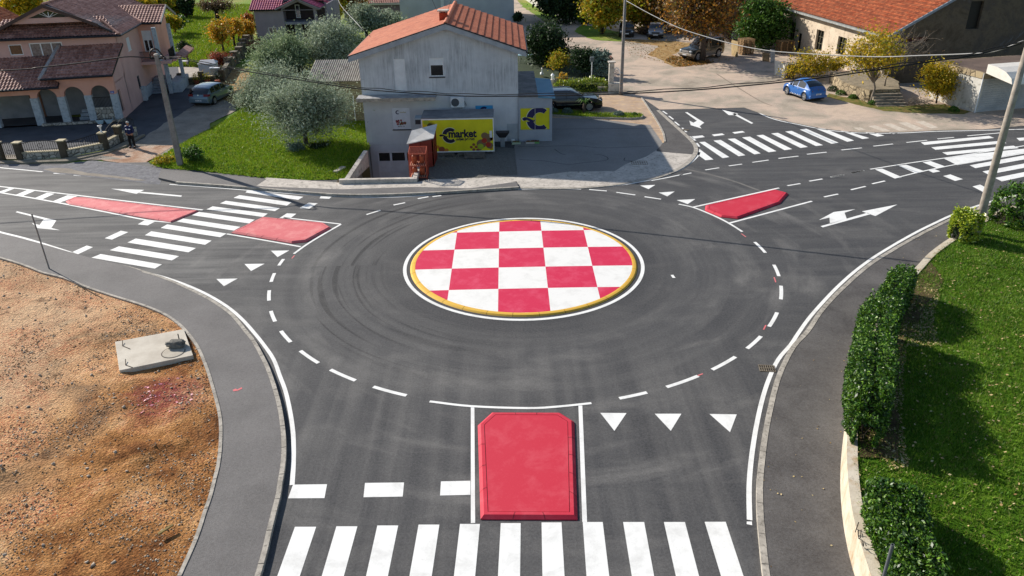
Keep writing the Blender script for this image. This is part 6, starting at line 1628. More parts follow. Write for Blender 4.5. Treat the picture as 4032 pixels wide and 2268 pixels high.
# plants before the storehouse
SG = 'yellow shrubs before the stone storehouse'
plant('shrub', 'yellow-green shrub behind the blue car', 'shrub', ('T5', 345, 645), ('T5', 195, 400, 560, 640), 'yellow', 34, 4800, .13, 1.5, .05, group=SG, seed=80)
plant('shrub', 'small yellow bush left of the tree on the terrace', 'shrub', ('T5', 610, 570), ('T5', 540, 450, 700, 575), 'yellow', 16, 1500, .13, 1.5, .04, group=SG, seed=81, z0=.5)
plant('small_tree', 'yellow small tree with slanting trunk growing at the terrace steps', 'tree', ('T5', 885, 840), ('T5', 700, 215, 1140, 620), 'yellow', 54, 6500, .14, 1.5, .08, M['barkl'], SG, seed=82, trunk_h=1.6, lean=.5)
plant('shrub', 'tall bright yellow shrub against the garage side wall', 'shrub', ('T5', 1420, 840), ('T5', 1320, 460, 1600, 790), 'yellow', 40, 6000, .14, 1.6, .06, M['barkd'], SG, seed=83)
plant('bare_shrub', 'leafless branching shrub in front of the dark gable wall', 'shrub', ('T5', 1000, 700), ('T5', 1020, 180, 1400, 560), 'brown', 30, 250, .08, 2, .05, M['barkl'], seed=84, z0=.9)
# weeds and litter along the storehouse edge
sheet('weedy_verge', gm([('T5', [(540, 760), (660, 790), (760, 800), (900, 850), (960, 868), (1170, 868), (1300, 850), (1480, 850), (1700, 910), (1640, 930), (1300, 925), (1000, 905), (800, 860), (640, 820), (520, 790)])]), .0125, ground_mat('weedy_verge', ['#6a5c36', '#5a6a26', '#8f7a4a', '#4c6a1e'], 2.2), .12, 12)
sheet('leaf_litter', gm([('Z2', [(0, 560), (400, 560), (900, 590), (1250, 620), (900, 780), (1300, 870), (1500, 900), (900, 960), (760, 860), (560, 780), (700, 660), (300, 600)])]), .0125, M['leaflitter'], .3, 14)
sheet('grass_patch', gm([('Z7', [(700, 240), (760, 190), (830, 200), (1060, 250), (1075, 320), (880, 310), (800, 290)])]), .0165, M['grassy'], .25, 15)
sheet('grass_strip', gm([('Z7', [(262, 0), (330, 0), (440, 60), (600, 130), (560, 175), (470, 170), (400, 110), (320, 60)])]), .0125, M['grassy'], .3, 16)
# ================================================================== HEDGES
def hedge(label, path, width, height, z0f, leaf, n, size, seed, name='hedge', grp=None, stem=True):
    """leafy hedge along a ground path: leaf shell over a twigs and a shade-coloured core"""
    rg = np.random.RandomState(seed)
    path = [Vector(p) for p in path]
    c = sum(path, Vector((0, 0))) / len(path)
    t = thing(name, label, 'hedge' if name == 'hedge' else 'shrub', (c.x, c.y, z0f(c.y)), 0, grp)
    seg = [(path[i + 1] - path[i]).length for i in range(len(path) - 1)]; tot = sum(seg); cum = np.concatenate([[0], np.cumsum(seg)])
    s = rg.uniform(-.04, 1.04, n) * tot
    k = np.clip(np.searchsorted(cum, s) - 1, 0, len(seg) - 1)
    A = np.array([p[:] for p in path]); D = np.diff(A, axis=0); D /= np.linalg.norm(D, axis=1)[:, None]
    P = A[k] + D[k] * (s - cum[k])[:, None]; N = np.stack([-D[k][:, 1], D[k][:, 0]], 1)
    th = rg.uniform(-.55, math.pi + .55, n); rr = rg.uniform(.72, 1.03, n) ** .7
    bump = 1 + .07 * np.sin(s * 1.7 + seed) + .05 * np.sin(s * 4.3 + 2 * seed + th * 2) + .04 * np.sin(s * 11 + th * 5) + .05 * rg.normal(size=n)
    sup = lambda v, e: np.sign(v) * np.abs(v) ** e
    off = sup(np.cos(th), .6) * width / 2 * rr * bump; hz = (sup(np.sin(th), .6) * .56 + .44) * height * rr * bump
    endf = np.clip(np.minimum(s, tot - s) / .35, 0, 1) ** .5
    off *= .55 + .45 * endf; hz *= .62 + .38 * endf
    X = P + N * off[:, None]
    z0 = np.array([z0f(y) for y in X[:, 1]])
    C = np.stack([X[:, 0] - c.x, X[:, 1] - c.y, z0 + np.maximum(hz, .03) - z0f(c.y)], 1)
    leafcloud('leaves', C, size, LM[leaf], t, 2.2, .55, rg)
    m = MB()
    for i in range(int(tot * 14)):
        q = rg.randint(0, n); b = Vector((P[q][0] - c.x, P[q][1] - c.y, z0[q] - z0f(c.y)))
        m.path([b, b.lerp(Vector(C[q]), .5) + Vector((0, 0, .1)), Vector(C[q])], [.012, .008, .003], 4)
    m.build('stems', M['barkd'], t)
    core = MB()  # solid core whose dark green paints the shade between the leaves
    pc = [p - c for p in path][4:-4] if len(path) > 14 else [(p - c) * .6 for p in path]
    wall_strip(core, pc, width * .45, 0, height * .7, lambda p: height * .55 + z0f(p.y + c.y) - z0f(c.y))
    core.build('shade_core', nm('deep_hedge_shade', '#16240e', '#22351a', 5, .95), t)
    return t
wo = offs(rk_out, -.75)
def seg_path(y0, y1, d=0): return [p for p in offs(rk_out, -.62 - d) if y0 <= p.y <= y1]
z_h = lambda y: wall_h(y) - .05
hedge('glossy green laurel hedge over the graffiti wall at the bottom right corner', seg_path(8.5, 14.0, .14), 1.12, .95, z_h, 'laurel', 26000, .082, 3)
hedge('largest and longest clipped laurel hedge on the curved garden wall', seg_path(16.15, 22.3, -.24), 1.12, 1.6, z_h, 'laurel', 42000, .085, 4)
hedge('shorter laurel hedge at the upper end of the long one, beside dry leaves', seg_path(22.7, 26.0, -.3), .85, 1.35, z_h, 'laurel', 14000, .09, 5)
p0 = G('M3', 2105, 650, .25)
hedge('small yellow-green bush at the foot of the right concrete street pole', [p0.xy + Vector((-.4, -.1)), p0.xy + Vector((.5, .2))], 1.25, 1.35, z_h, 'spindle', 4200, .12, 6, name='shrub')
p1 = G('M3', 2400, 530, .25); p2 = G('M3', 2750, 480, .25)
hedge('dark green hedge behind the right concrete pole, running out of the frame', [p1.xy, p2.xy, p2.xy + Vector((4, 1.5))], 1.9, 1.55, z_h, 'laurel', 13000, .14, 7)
# grass blades, fallen leaves, stones
def blades(name, label, poly, n, zf, mat, h=.07, w=.022, seed=1, near=None, kind='stuff', cat='grass', dens=None):
    rg = np.random.RandomState(seed)
    xs = [p.x for p in poly]; ys = [p.y for p in poly]; P = np.zeros((0, 2))
    while len(P) < n:
        q = np.stack([rg.uniform(min(xs), max(xs), n), rg.uniform(min(ys), max(ys), n)], 1)
        k = inside_np(q[:, 0], q[:, 1], poly)
        if near: k &= near(q[:, 0], q[:, 1])
        if dens: k &= dens(q[:, 0], q[:, 1]) > rg.rand(n)
        P = np.concatenate([P, q[k]])
    P = P[:n]; z = zf(P[:, 0], P[:, 1])
    a = rg.uniform(0, 2 * math.pi, n); H_ = h * rg.uniform(.5, 1.5, n); W_ = w * rg.uniform(.6, 1.4, n)
    dx, dy = np.cos(a) * W_ / 2, np.sin(a) * W_ / 2
    lx, ly = rg.normal(size=n) * H_ * .45, rg.normal(size=n) * H_ * .45
    V = np.stack([np.stack([P[:, 0] - dx, P[:, 1] - dy, z - .005], 1), np.stack([P[:, 0] + dx, P[:, 1] + dy, z - .005], 1), np.stack([P[:, 0] + lx, P[:, 1] + ly, z + H_], 1)], 1).reshape(-1, 3)
    o = np_mesh(name, V, np.arange(3 * n).reshape(n, 3), LM[mat])
    tag(o, label, cat, kind=kind); return o
inner = lambda poly, d: None
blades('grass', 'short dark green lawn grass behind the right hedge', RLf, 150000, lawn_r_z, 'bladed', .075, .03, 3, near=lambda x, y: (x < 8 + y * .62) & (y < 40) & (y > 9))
blades('grass', 'bright green lawn grass beside the shop', LP, 70000, lawn_l_z, 'blade', .10, .045, 4)
ORP = gm([('T1', [(1345, 540), (1460, 540), (1660, 545), (1850, 560), (2060, 300)]), ('T2', [(180, 130), (180, 40)]), ('T1', [(1600, 30), (1340, 30)])])
blades('grass', 'tufted meadow grass in the orchard', ORP, 60000, lambda x, y: -.05 + 0 * x, 'blade', .22, .10, 5)
def flakes(name, label, poly, n, zf, mat, size, seed, near=None, cat='fallen leaves', dens=None):
    rg = np.random.RandomState(seed); P = np.zeros((0, 2)); xs = [p.x for p in poly]; ys = [p.y for p in poly]
    while len(P) < n:
        q = np.stack([rg.uniform(min(xs), max(xs), n * 2), rg.uniform(min(ys), max(ys), n * 2)], 1); k = inside_np(q[:, 0], q[:, 1], poly)
        if near: k &= near(q[:, 0], q[:, 1])
        if dens: k &= dens(q[:, 0], q[:, 1]) > rg.rand(len(q))
        P = np.concatenate([P, q[k]])
    P = P[:n]; C = np.stack([P[:, 0], P[:, 1], zf(P[:, 0], P[:, 1])], 1)
    d = rg.normal(size=(n, 3)); d[:, 2] *= .3; d /= np.linalg.norm(d, axis=1)[:, None]
    s = np.cross(d, np.array([0, 0, 1.]) + rg.normal(size=(n, 3)) * .3); s /= np.linalg.norm(s, axis=1)[:, None]
    L = (size * rg.uniform(.5, 1.5, n))[:, None]
    V = np.stack([C - d * L / 2, C + s * L * .35, C + d * L / 2, C - s * L * .35], 1).reshape(-1, 3)
    o = np_mesh(name, V, np.arange(4 * n).reshape(n, 4), LM[mat]); tag(o, label, cat, kind='stuff'); return o
LM['pinkfleck'] = leafmat('pink_painted_stones', ['#c05a70', '#d98a98', '#8f2a40', '#e0b0b0'], 0)
LM['litter'] = leafmat('pale_fallen_leaves', ['#a08a5e', '#c4b07c', '#8a6a42', '#d0c49a'], .1)
flakes('fallen_leaves', 'pale fallen leaves scattered on the right lawn', RLf, 1500, lambda x, y: lawn_r_z(x, y) + .06, 'litter', .075, 6, near=lambda x, y: (x < 8 + y * .62) & (y < 38) & (y > 9))
LITP = gm([('M3', [(1790, 1010), (1700, 1300), (1660, 1449), (1960, 1449), (1900, 1250), (1960, 1000), (1850, 930)]), ('B3', [(1010, 60), (980, 300), (960, 620), (1000, 860), (900, 900), (760, 700), (860, 500), (880, 100)])], .7)
flakes('fallen_leaves', 'brown leaf litter in the shade at the back of the laurel hedge', LITP, 3000, lambda x, y: lawn_r_z(x, y) + .035, 'litter', .06, 7)
flakes('fallen_leaves', 'a few small leaves and scraps on the right pavement', rk_in + rk_out[::-1], 70, lambda x, y: KH + .012 + 0 * x, 'litter', .05, 17, near=lambda x, y: (y < 34) & (y > 12))
LITW = gm([('Z2', [(780, 860), (1000, 960), (1400, 920), (1500, 880), (1300, 840), (900, 800)])])
flakes('fallen_leaves', 'orange fallen leaves under the big autumn tree', LITW, 1500, lambda x, y: .03 + 0 * x, 'autumn', .16, 8)
flakes('fallen_leaves', 'scattered fallen leaves on the gravel square', gm([('Z2', [(200, 560), (900, 560), (1800, 850), (1000, 960), (300, 800)])]), 900, lambda x, y: .025 + 0 * x, 'autumn', .15, 9)
def stones(name, label, poly, n, zf, smin, smax, seed, near=None, dens=None, mats=None):
    rg = np.random.RandomState(seed); P = np.zeros((0, 2)); xs = [p.x for p in poly]; ys = [p.y for p in poly]
    while len(P) < n:
        q = np.stack([rg.uniform(min(xs), max(xs), n * 2), rg.uniform(min(ys), max(ys), n * 2)], 1); k = inside_np(q[:, 0], q[:, 1], poly)
        if near: k &= near(q[:, 0], q[:, 1])
        if dens: k &= dens(q[:, 0], q[:, 1]) > rg.rand(len(q))
        P = np.concatenate([P, q[k]])
    P = P[:n]; C = np.stack([P[:, 0], P[:, 1], zf(P[:, 0], P[:, 1])], 1)
    r = smin + (smax - smin) * rg.rand(n) ** 4
    O = np.array([[1, 0, 0], [0, 1, 0], [-1, 0, 0], [0, -1, 0], [0, 0, .7], [0, 0, -.5]])
    V = C[:, None, :] + O[None] * r[:, None, None] * rg.uniform(.6, 1.3, (n, 6, 1)) + rg.normal(size=(n, 6, 3)) * r[:, None, None] * .15
    T_ = np.array([[0, 1, 4], [1, 2, 4], [2, 3, 4], [3, 0, 4], [1, 0, 5], [2, 1, 5], [3, 2, 5], [0, 3, 5]])
    F = (np.arange(n)[:, None, None] * 6 + T_[None]).reshape(-1, 3)
    o = np_mesh(name, V.reshape(-1, 3), F, mats); tag(o, label, 'stones', kind='stuff'); return o
flakes('paint_flecks', 'pinkish painted stones and flecks in the red stain on the dirt plot', [Vector((RED.x + 1.1 * math.cos(a), RED.y + 1.1 * math.sin(a))) for a in [k * .5 for k in range(13)]], 60, lambda x, y: dirt_z(x, y) + .02, 'pinkfleck', .09, 71, cat='stones')
stm = leafmat('mixed_stones', ['#a08062', '#b08f6e', '#c8ac8a', '#6f5540', '#a8835c', '#5c452f', '#d2c6b0', '#8f887c'], 0, .9, .2)
vis = lambda x, y: (y > 12.2) & (x > -4 - y * .75)
cl_ = lambda x, y: np.clip(.05 + 2.6 * fnoise(x, y, .7, 44) + .5 * np.exp(-edge_dist(x, y, lk_out) / 1.2), .04, 1)
stones('stones', 'loose stones and clods all over the orange dirt plot', plot, 26000, lambda x, y: dirt_z(x, y) + .003, .006, .042, 11, vis, cl_, stm)
stones('pebbles', 'pale pebbles on the dirt plot along the pavement kerb', plot, 900, lambda x, y: dirt_z(x, y) + .01, .015, .075, 12, lambda x, y: vis(x, y) & (edge_dist(x, y, lk_out) < 2.2), None, nm('pale_pebbles', '#b8aa98', '#8f8274', 9, .9))

# ================================================================== CARS
M['tyre'] = plain('tyre_rubber', '#17171a', .85)
M['rim'] = plain('alloy_rim', '#b4b8bc', .3, .6)
M['carglass'] = glass_mat('car_glass', '#10161b', .05)
M['blacktrim'] = plain('black_trim', '#141416', .5)
M['chrome'] = plain('chrome_trim', '#c8ccd0', .2, .9)
M['plate'] = plain('number_plate', '#dcdfe2', .4)
M['taillight'] = plain('red_tail_lamp', '#7c1218', .25)
M['headlight'] = plain('clear_head_lamp', '#c4ccd2', .15)
def paint(name, c, metal=.35, rough=.28):
    b = NB(name); b.col(hx(c)); b.b.inputs['Coat Weight'].default_value = .5; b.b.inputs['Coat Roughness'].default_value = .05
    return b.fin(rough, metal, .5)
def car(name, label, loc, head, L, W, H, top, belt, mat, side_win, pillars, glass_top, wheels, wr=.32, sill=.24, tumble=.24, cat='car', two=None, round_=.10, spokes=5, rimc=None, cladding=None):
    t = thing(name, label, cat, (loc[0], loc[1], loc[2] if len(loc) > 2 else .012), R(head))
    xs = sorted(set([-L / 2 + L * i / 88 for i in range(89)] + [p for q in pillars for p in q]))
    tx, tz = [p[0] for p in top], [p[1] for p in top]
    def zt(x):
        return sum(float(np.interp(x + d, tx, tz)) for d in (-.05, -.025, 0, .025, .05)) / 5
    rows = []
    for x in xs:
        e = abs(x) / (L / 2)
        hw = W / 2 * (1 - .16 * max(0, (e - .72) / .28) ** 2.2 - (.10 if e > .985 else 0))
        z1 = zt(x); zb = sill + (.10 * max(0, (e - .9) / .1))
        for xw in wheels:
            ra = wr * 1.17
            if abs(x - xw) < ra: zb = max(zb, wr + math.sqrt(ra * ra - (x - xw) ** 2))
        b_ = min(belt, z1 - .045)
        zb = min(zb, b_ - .06)
        hb = hw * .985
        rh = hb - tumble * max(0, z1 - .06 - b_) * 1.0 - (.02 if z1 - b_ < .2 else 0)
        mid = (zb + b_) / 2
        hgt = z1 - b_
        rows.append([(hw * .93, zb), (hw, zb + (b_ - zb) * .22), (hw * 1.0, mid), (hb, b_), (hb - .01 - tumble * .03, b_ + min(.035, hgt * .2)),
                     (rh + .012, z1 - min(.10, hgt * .45)), (rh, z1 - min(.055, hgt * .3)), (rh - round_, z1 - .012), (rh * .45, z1 + .008), (0, z1 + .014)])
    nr = len(rows[0]); V = []
    for i, x in enumerate(xs):
        V += [(x, y, z) for y, z in rows[i]] + [(x, -y, z) for y, z in rows[i][:-1]]
    st = 2 * nr - 1
    def vid(i, j, s): return i * st + j if (s > 0 or j == nr - 1) else i * st + nr + j
    B, Gf, C2 = [], [], []
    for i in range(len(xs) - 1):
        xm = (xs[i] + xs[i + 1]) / 2
        for s in (1, -1):
            for j in range(nr - 1):
                f = [vid(i, j, s), vid(i + 1, j, s), vid(i + 1, j + 1, s), vid(i, j + 1, s)]
                if s < 0: f = f[::-1]
                if len(set(f)) < 3: continue
                gl = (j == 4 and side_win[0] < xm < side_win[1] and rows[i][5][1] - rows[i][4][1] > .08 and not any(a < xm < b for a, b in pillars)) or (j >= 6 and any(a < xm < b for a, b in glass_top)) 
                if cladding and j <= 1: C2.append(f); continue
                (Gf if gl else B).append(f)
    for i, sgn in ((0, 1), (len(xs) - 1, -1)):
        ring = [vid(i, j, 1) for j in range(nr)] + [vid(i, j, -1) for j in range(nr - 2, -1, -1)]
        B.append(ring if sgn > 0 else ring[::-1])
    def sub(name_, fs, m_):
        if not fs: return None
        us = sorted(set(v for f in fs for v in f)); mp = {v: k for k, v in enumerate(us)}
        mb = MB(); mb.add([V[v] for v in us], [[mp[v] for v in f][::-1] for f in fs])
        return smooth_angle(mb.build(name_, m_, t), 38)
    sub('body', B, mat); sub('windows', Gf, M['carglass']); sub('cladding', C2, cladding)
    fl = MB(); fl.box(-L / 2 + .15, L / 2 - .15, -W / 2 + .12, W / 2 - .12, sill - .04, sill + .02); fl.build('underbody', M['blacktrim'], t)
    for xw in wheels:
        for s in (1, -1):
            w_ = thing_w = MB(M=Matrix.Translation((xw, s * (W / 2 - .11), wr)) @ Matrix.Rotation(R(90), 4, 'X'))
            w_.lathe([(wr * .66, -.03), (wr * .70, -.1), (wr * .95, -.1), (wr, -.07), (wr, .07), (wr * .95, .1), (wr * .70, .1), (wr * .66, .03)], n=24)
            ty = w_.build('wheel', M['tyre'], t)
            rm_ = MB(M=Matrix.Translation((xw, s * (W / 2 - .11), wr)) @ Matrix.Rotation(R(90), 4, 'X') @ (Matrix.Identity(4) if s < 0 else Matrix.Rotation(R(180), 4, 'X')))
            rm_.lathe([(wr * .70, .04), (wr * .70, .10), (wr * .63, .10), (wr * .63, .04)], n=24)
            rm_.lathe([(wr * .16, .05), (wr * .16, .095)], n=10)
            for k in range(spokes):
                a = 2 * math.pi * k / spokes; c, s2 = math.cos(a), math.sin(a)
                wd = wr * .11
                pts = [(c * wr * .1 - s2 * wd, s2 * wr * .1 + c * wd), (c * wr * .1 + s2 * wd, s2 * wr * .1 - c * wd), (c * wr * .65 + s2 * wd * .8, s2 * wr * .65 - c * wd * .8), (c * wr * .65 - s2 * wd * .8, s2 * wr * .65 + c * wd * .8)]
                rm_.hexa([(p[0], p[1], .06) for p in pts], [(p[0], p[1], .09) for p in pts])
            rm_.build('rim', rimc or M['rim'], ty)
    return t
def lump(t, name, mat, c, r, n=12): m = MB(); m.sphere(c, *r, n=n, m=7); return m.build(name, mat, t, smooth=True)
# blue bubble-shaped hatchback
tb = [(-2.04, .58), (-2.0, .74), (-1.88, .94), (-1.65, 1.13), (-1.3, 1.32), (-.9, 1.45), (-.45, 1.52), (0, 1.53), (.35, 1.47), (.7, 1.30), (1.0, 1.10), (1.2, .99), (1.5, .93), (1.8, .80), (1.98, .62), (2.04, .5)]
bl = car('blue_car', 'bright blue rounded two-door hatchback parked alone, its back towards the photographer', (22.75, 59.25), 106, 4.08, 1.66, 1.5, tb, .90, paint('bright_blue_paint', '#0a5ca6', .0, .35), (-1.1, 1.0), [(-.12, -.04), (.62, .66)], [(-1.62, -.85), (.45, 1.0)], (-1.22, 1.28), .33, .22, .42, round_=.24)
for s in (1, -1):
    for xw, r_ in ((-1.22, .42), (1.28, .44)):
        m = MB()   # round wings over the wheels
        n_ = 14
        P1 = [(xw + r_ * 1.06 * math.cos(math.pi * (1.06 - 1.12 * k / n_)), .30 + r_ * 1.04 * math.sin(math.pi * (1.06 - 1.12 * k / n_))) for k in range(n_ + 1)]
        P2 = [(xw + r_ * 1.3 * math.cos(math.pi * (1.06 - 1.12 * k / n_)), .30 + r_ * 1.34 * math.sin(math.pi * (1.06 - 1.12 * k / n_))) for k in range(n_ + 1)]
        for k in range(n_):
            q = [(P1[k][0], s * .875, P1[k][1]), (P1[k + 1][0], s * .875, P1[k + 1][1]), (P2[k + 1][0], s * .80, P2[k + 1][1]), (P2[k][0], s * .80, P2[k][1])]
            m.add(q, [(0, 1, 2, 3)] if s < 0 else [(3, 2, 1, 0)])
            q = [(P1[k][0], s * .875, P1[k][1]), (P1[k + 1][0], s * .875, P1[k + 1][1]), (P1[k + 1][0], s * .75, P1[k + 1][1]), (P1[k][0], s * .75, P1[k][1])]
            m.add(q, [(3, 2, 1, 0)] if s < 0 else [(0, 1, 2, 3)])
        m.build('wing', bpy.data.materials['bright_blue_paint'], bl, smooth=True)
    lp_ = lump(bl, 'tail_light', M['chrome'], (-1.885, s * .57, .80), (.05, .115, .10)); lump(bl, 'tail_light_lens', M['taillight'], (-1.925, s * .57, .80), (.03, .07, .06)).parent = lp_
    lump(bl, 'headlight', M['headlight'], (1.80, s * .56, .72), (.08, .11, .10))
    lump(bl, 'door_mirror', M['blacktrim'], (.62, s * .93, .98), (.06, .1, .07))
    MB().box(-.85, .72, s * .862 - .012, s * .862 + .012, .27, .33).build('sill_strip', M['chrome'], bl)
    MB().box(-.35, -.2, s * .862 - .012, s * .862 + .012, .80, .83).build('door_handle', M['chrome'], bl)
m = MB(); m.hexa([(-2.07, -.82, .32), (-1.9, -.82, .32), (-1.9, .82, .32), (-2.07, .82, .32)], [(-2.05, -.80, .52), (-1.9, -.80, .52), (-1.9, .80, .52), (-2.05, .80, .52)]); m.build('bumper', bpy.data.materials['bright_blue_paint'], bl, bevel=.03)
def plate(t, x, z, s='', rear=True, w_=.5):
    d = -1 if rear else 1
    o = MB().box(min(x, x + d * .012), max(x, x + d * .012), -w_ / 2, w_ / 2, z, z + .11).build('number_plate', M['plate'], t)
    if s: text_mesh('plate_number', s, .105, M['blacktrim'], o, Matrix.Translation((x + d * .015, (w_ / 2 - .03) * (1 if rear else -1), z + .02)) @ Matrix.Rotation(R(-90 if rear else 90), 4, 'Z') @ FRONT, .001, .0005, .82)
plate(bl, -2.03, .55, '135-J-297')
em = MB(M=Matrix.Translation((-1.90, 0, .93)) @ Matrix.Rotation(R(-60), 4, 'Y')); em.lathe([(.05, 0), (.05, .012), (.036, .012), (.036, 0)], n=16); em.build('badge', M['chrome'], bl)
bl.scale = (.88, .9, .95)
# silver-grey hatchback on the drive
tg = [(-2.12, .55), (-2.08, .78), (-2.0, .98), (-1.85, 1.18), (-1.55, 1.38), (-1.1, 1.45), (-.4, 1.46), (.2, 1.42), (.55, 1.30), (1.0, 1.03), (1.35, .95), (1.8, .84), (2.05, .68), (2.12, .5)]
go = car('grey_car', 'silver-grey hatchback on the shaded gravel drive beside the pink house', (-23.75, 62.2, -.02), 80, 4.25, 1.79, 1.46, tg, .92, paint('silver_grey_paint', '#667c8c', .4), (-1.6, .95), [(-1.0, -.93), (-.05, .02), (.62, .66)], [(-2.02, -1.62), (.5, 1.02)], (-1.28, 1.35), .31, .22, .30)
for s in (1, -1):
    m = MB(); m.hexa([(-2.11, s * .45, .78), (-2.06, s * .84, .78), (-1.85, s * .90, .78), (-1.9, s * .45, .78)][::s], [(-2.06, s * .45, .94), (-2.0, s * .84, .94), (-1.85, s * .885, .94), (-1.9, s * .45, .94)][::s]); m.build('tail_light', M['taillight'], go)
    lump(go, 'headlight', M['headlight'], (1.92, s * .62, .70), (.15, .18, .08)); lump(go, 'door_mirror', bpy.data.materials['silver_grey_paint'], (.62, s * .98, .98), (.07, .1, .07))
m = MB(); m.hexa([(-2.16, -.84, .3), (-1.95, -.84, .3), (-1.95, .84, .3), (-2.16, .84, .3)], [(-2.14, -.82, .62), (-1.95, -.82, .62), (-1.95, .82, .62), (-2.14, .82, .62)]); m.build('bumper', bpy.data.materials['silver_grey_paint'], go, bevel=.03)
plate(go, -2.15, .42, 'A73-K-164'); em = MB(M=Matrix.Translation((-2.07, 0, .88)) @ Matrix.Rotation(R(-80), 4, 'Y')); em.lathe([(.05, 0), (.05, .012)], n=14); em.build('badge', M['chrome'], go)
# black estate
te = [(-2.42, .55), (-2.40, .85), (-2.3, 1.05), (-2.05, 1.32), (-1.7, 1.44), (-1.0, 1.49), (-.2, 1.49), (.25, 1.44), (.6, 1.28), (1.1, 1.02), (1.5, .98), (2.0, .90), (2.3, .76), (2.42, .52)]
es = car('black_estate_car', 'glossy black estate car half hidden behind the shop kiosk, its front pointing right', (4.5, 56.95, .02), 1, 4.85, 1.82, 1.5, te, .94, paint('black_paint', '#090b12', .2, .22), (-2.1, 1.0), [(-1.32, -1.24), (-.32, -.24), (.66, .7)], [(-2.36, -2.08), (.48, 1.06)], (-1.42, 1.43), .33, .22, .28)
for s in (1, -1):
    lump(es, 'headlight', M['headlight'], (2.2, s * .68, .72), (.14, .13, .10)); lump(es, 'door_mirror', M['blacktrim'], (.72, s * .99, 1.0), (.07, .1, .07))
    MB().box(-1.9, .95, s * .915 - .01, s * .915 + .01, .93, .95).build('window_trim', M['chrome'], es); MB().box(-1.0, 1.0, s * .925 - .012, s * .925 + .012, .50, .53).build('side_strip', M['chrome'], es)
    MB().tube((-1.9, s * .62, 1.5), (.1, s * .62, 1.5), .018).build('roof_rail', M['chrome'], es)
m = MB(); m.box(2.36, 2.43, -.38, .38, .55, .76); m.build('grille', M['blacktrim'], es)
# two-tone off-roader
ts = [(-2.25, .7), (-2.24, 1.15), (-2.18, 1.55), (-2.05, 1.80), (-1.5, 1.86), (-.2, 1.86), (.15, 1.80), (.4, 1.60), (.8, 1.16), (1.0, 1.10), (1.6, 1.06), (2.05, 1.0), (2.22, .85), (2.26, .62)]
su = car('off_road_car', 'dark green and silver off-roader parked behind the big autumn tree trunk', (18.75, 76.05, .02), 214, 4.6, 1.85, 1.86, ts, 1.12, paint('dark_green_paint', '#151f1e', .3), (-2.05, .72), [(-1.28, -1.18), (-.32, -.22), (.42, .48)], [(-2.26, -2.2), (.3, .84)], (-1.4, 1.42), .39, .36, .16, spokes=6, cladding=paint('champagne_cladding', '#8d8578', .4, .4))
for s in (1, -1):
    lump(su, 'headlight', M['headlight'], (2.2, s * .62, .88), (.10, .17, .11)); lump(su, 'door_mirror', M['blacktrim'], (.6, s * 1.0, 1.2), (.07, .1, .1))
    MB().tube((-1.9, s * .7, 1.93), (-.1, s * .7, 1.93), .022).build('roof_rail', M['chrome'], su); MB().box(-.85, .8, s * .98 - .07, s * .98 + .07, .36, .40).build('running_board', M['chrome'], su)
m = MB(); m.box(2.14, 2.36, -.88, .88, .48, .72); m.build('bumper', bpy.data.materials['champagne_cladding'], su, bevel=.04)
m = MB(); m.box(2.20, 2.27, -.42, .42, .78, .96); m.build('grille', M['chrome'], su); plate(su, 2.36, .52, '', False)
m = MB(); m.lathe([(.34, -.1), (.36, -.06), (.36, .06), (.34, .1)], n=18); o = m.build('spare_wheel', M['tyre'], su); o.location = (-2.36, .1, 1.05); o.rotation_euler = (0, R(90), 0)
# two older cars under the trees
tc = [(-2.2, .5), (-2.18, .88), (-2.0, .95), (-1.4, .98), (-.95, 1.30), (-.6, 1.38), (.2, 1.38), (.5, 1.28), (.95, .98), (1.6, .92), (2.1, .80), (2.2, .5)]
for (x, y, hd, cc, nm_, lb) in ((13.6, 90.9, 262, '#3a3d42', 'dark_grey_paint', 'dark old saloon under the trees just right of the middle street pole'), (16.75, 89.6, 258, '#a3a6aa', 'silver_paint', 'silver old saloon under orange leaves, between the dark saloon and the off-roader')):
    k_ = car('old_saloon_car', lb, (x, y, .02), hd, 4.4, 1.7, 1.38, tc, .88, paint(nm_, cc, .4), (-1.35, .9), [(-.3, -.22), (.5, .55)], [(-1.38, -.85), (.35, .98)], (-1.3, 1.35), .30, .24, .26)
    for s in (1, -1): lump(k_, 'headlight', M['headlight'], (2.14, s * .6, .66), (.06, .16, .08))
    MB().box(2.16, 2.24, -.42, .42, .58, .72).build('grille', M['blacktrim'], k_); m = MB(); m.box(2.1, 2.26, -.84, .84, .36, .52); m.build('bumper', M['blacktrim'], k_, bevel=.02); plate(k_, 2.26, .40, '', False)

# ================================================================== POLES AND CABLES
LT, RT, MT = Vector((-19.84, 44.79, 6.45)), Vector((20.95, 31.75, 8.8)), Vector((8.94, 61.15, 7.15))
M['poleconc'] = nm('grey_pole_concrete', '#8f8a85', '#78736e', 4, .9, .3, 30)
M['polelight'] = nm('warm_pole_concrete', '#a39a8e', '#8b8277', 5, .9, .35, 30)
def pole(label, base, h, r0, r1, mat, square=False, rot=0, z0=0):
    t = thing('street_pole', label, 'pole', (base[0], base[1], z0), R(rot))
    m = MB()
    if square:
        m.hexa([(-r0, -r0 * .8, -.1), (r0, -r0 * .8, -.1), (r0, r0 * .8, -.1), (-r0, r0 * .8, -.1)], [(-r1, -r1 * .8, h), (r1, -r1 * .8, h), (r1, r1 * .8, h), (-r1, r1 * .8, h)])
        m.build('shaft', mat, t, bevel=.02)
    else: m.lathe([(r0, -.1), (r0 * .97, .4), ((r0 + r1) / 2, h / 2), (r1, h)], n=20); m.build('shaft', mat, t, smooth=True)
    c = MB(); c.lathe([(r1 * 1.25, h + .003), (r1 * 1.25, h + .05), (r1 * .9, h + .09)], n=16); c.build('cap', M['concrete'], t)
    return t
pL = pole('square concrete pole on the grass edge by the left road', LT.xy, 6.5, .17, .11, M['poleconc'], True, 8)
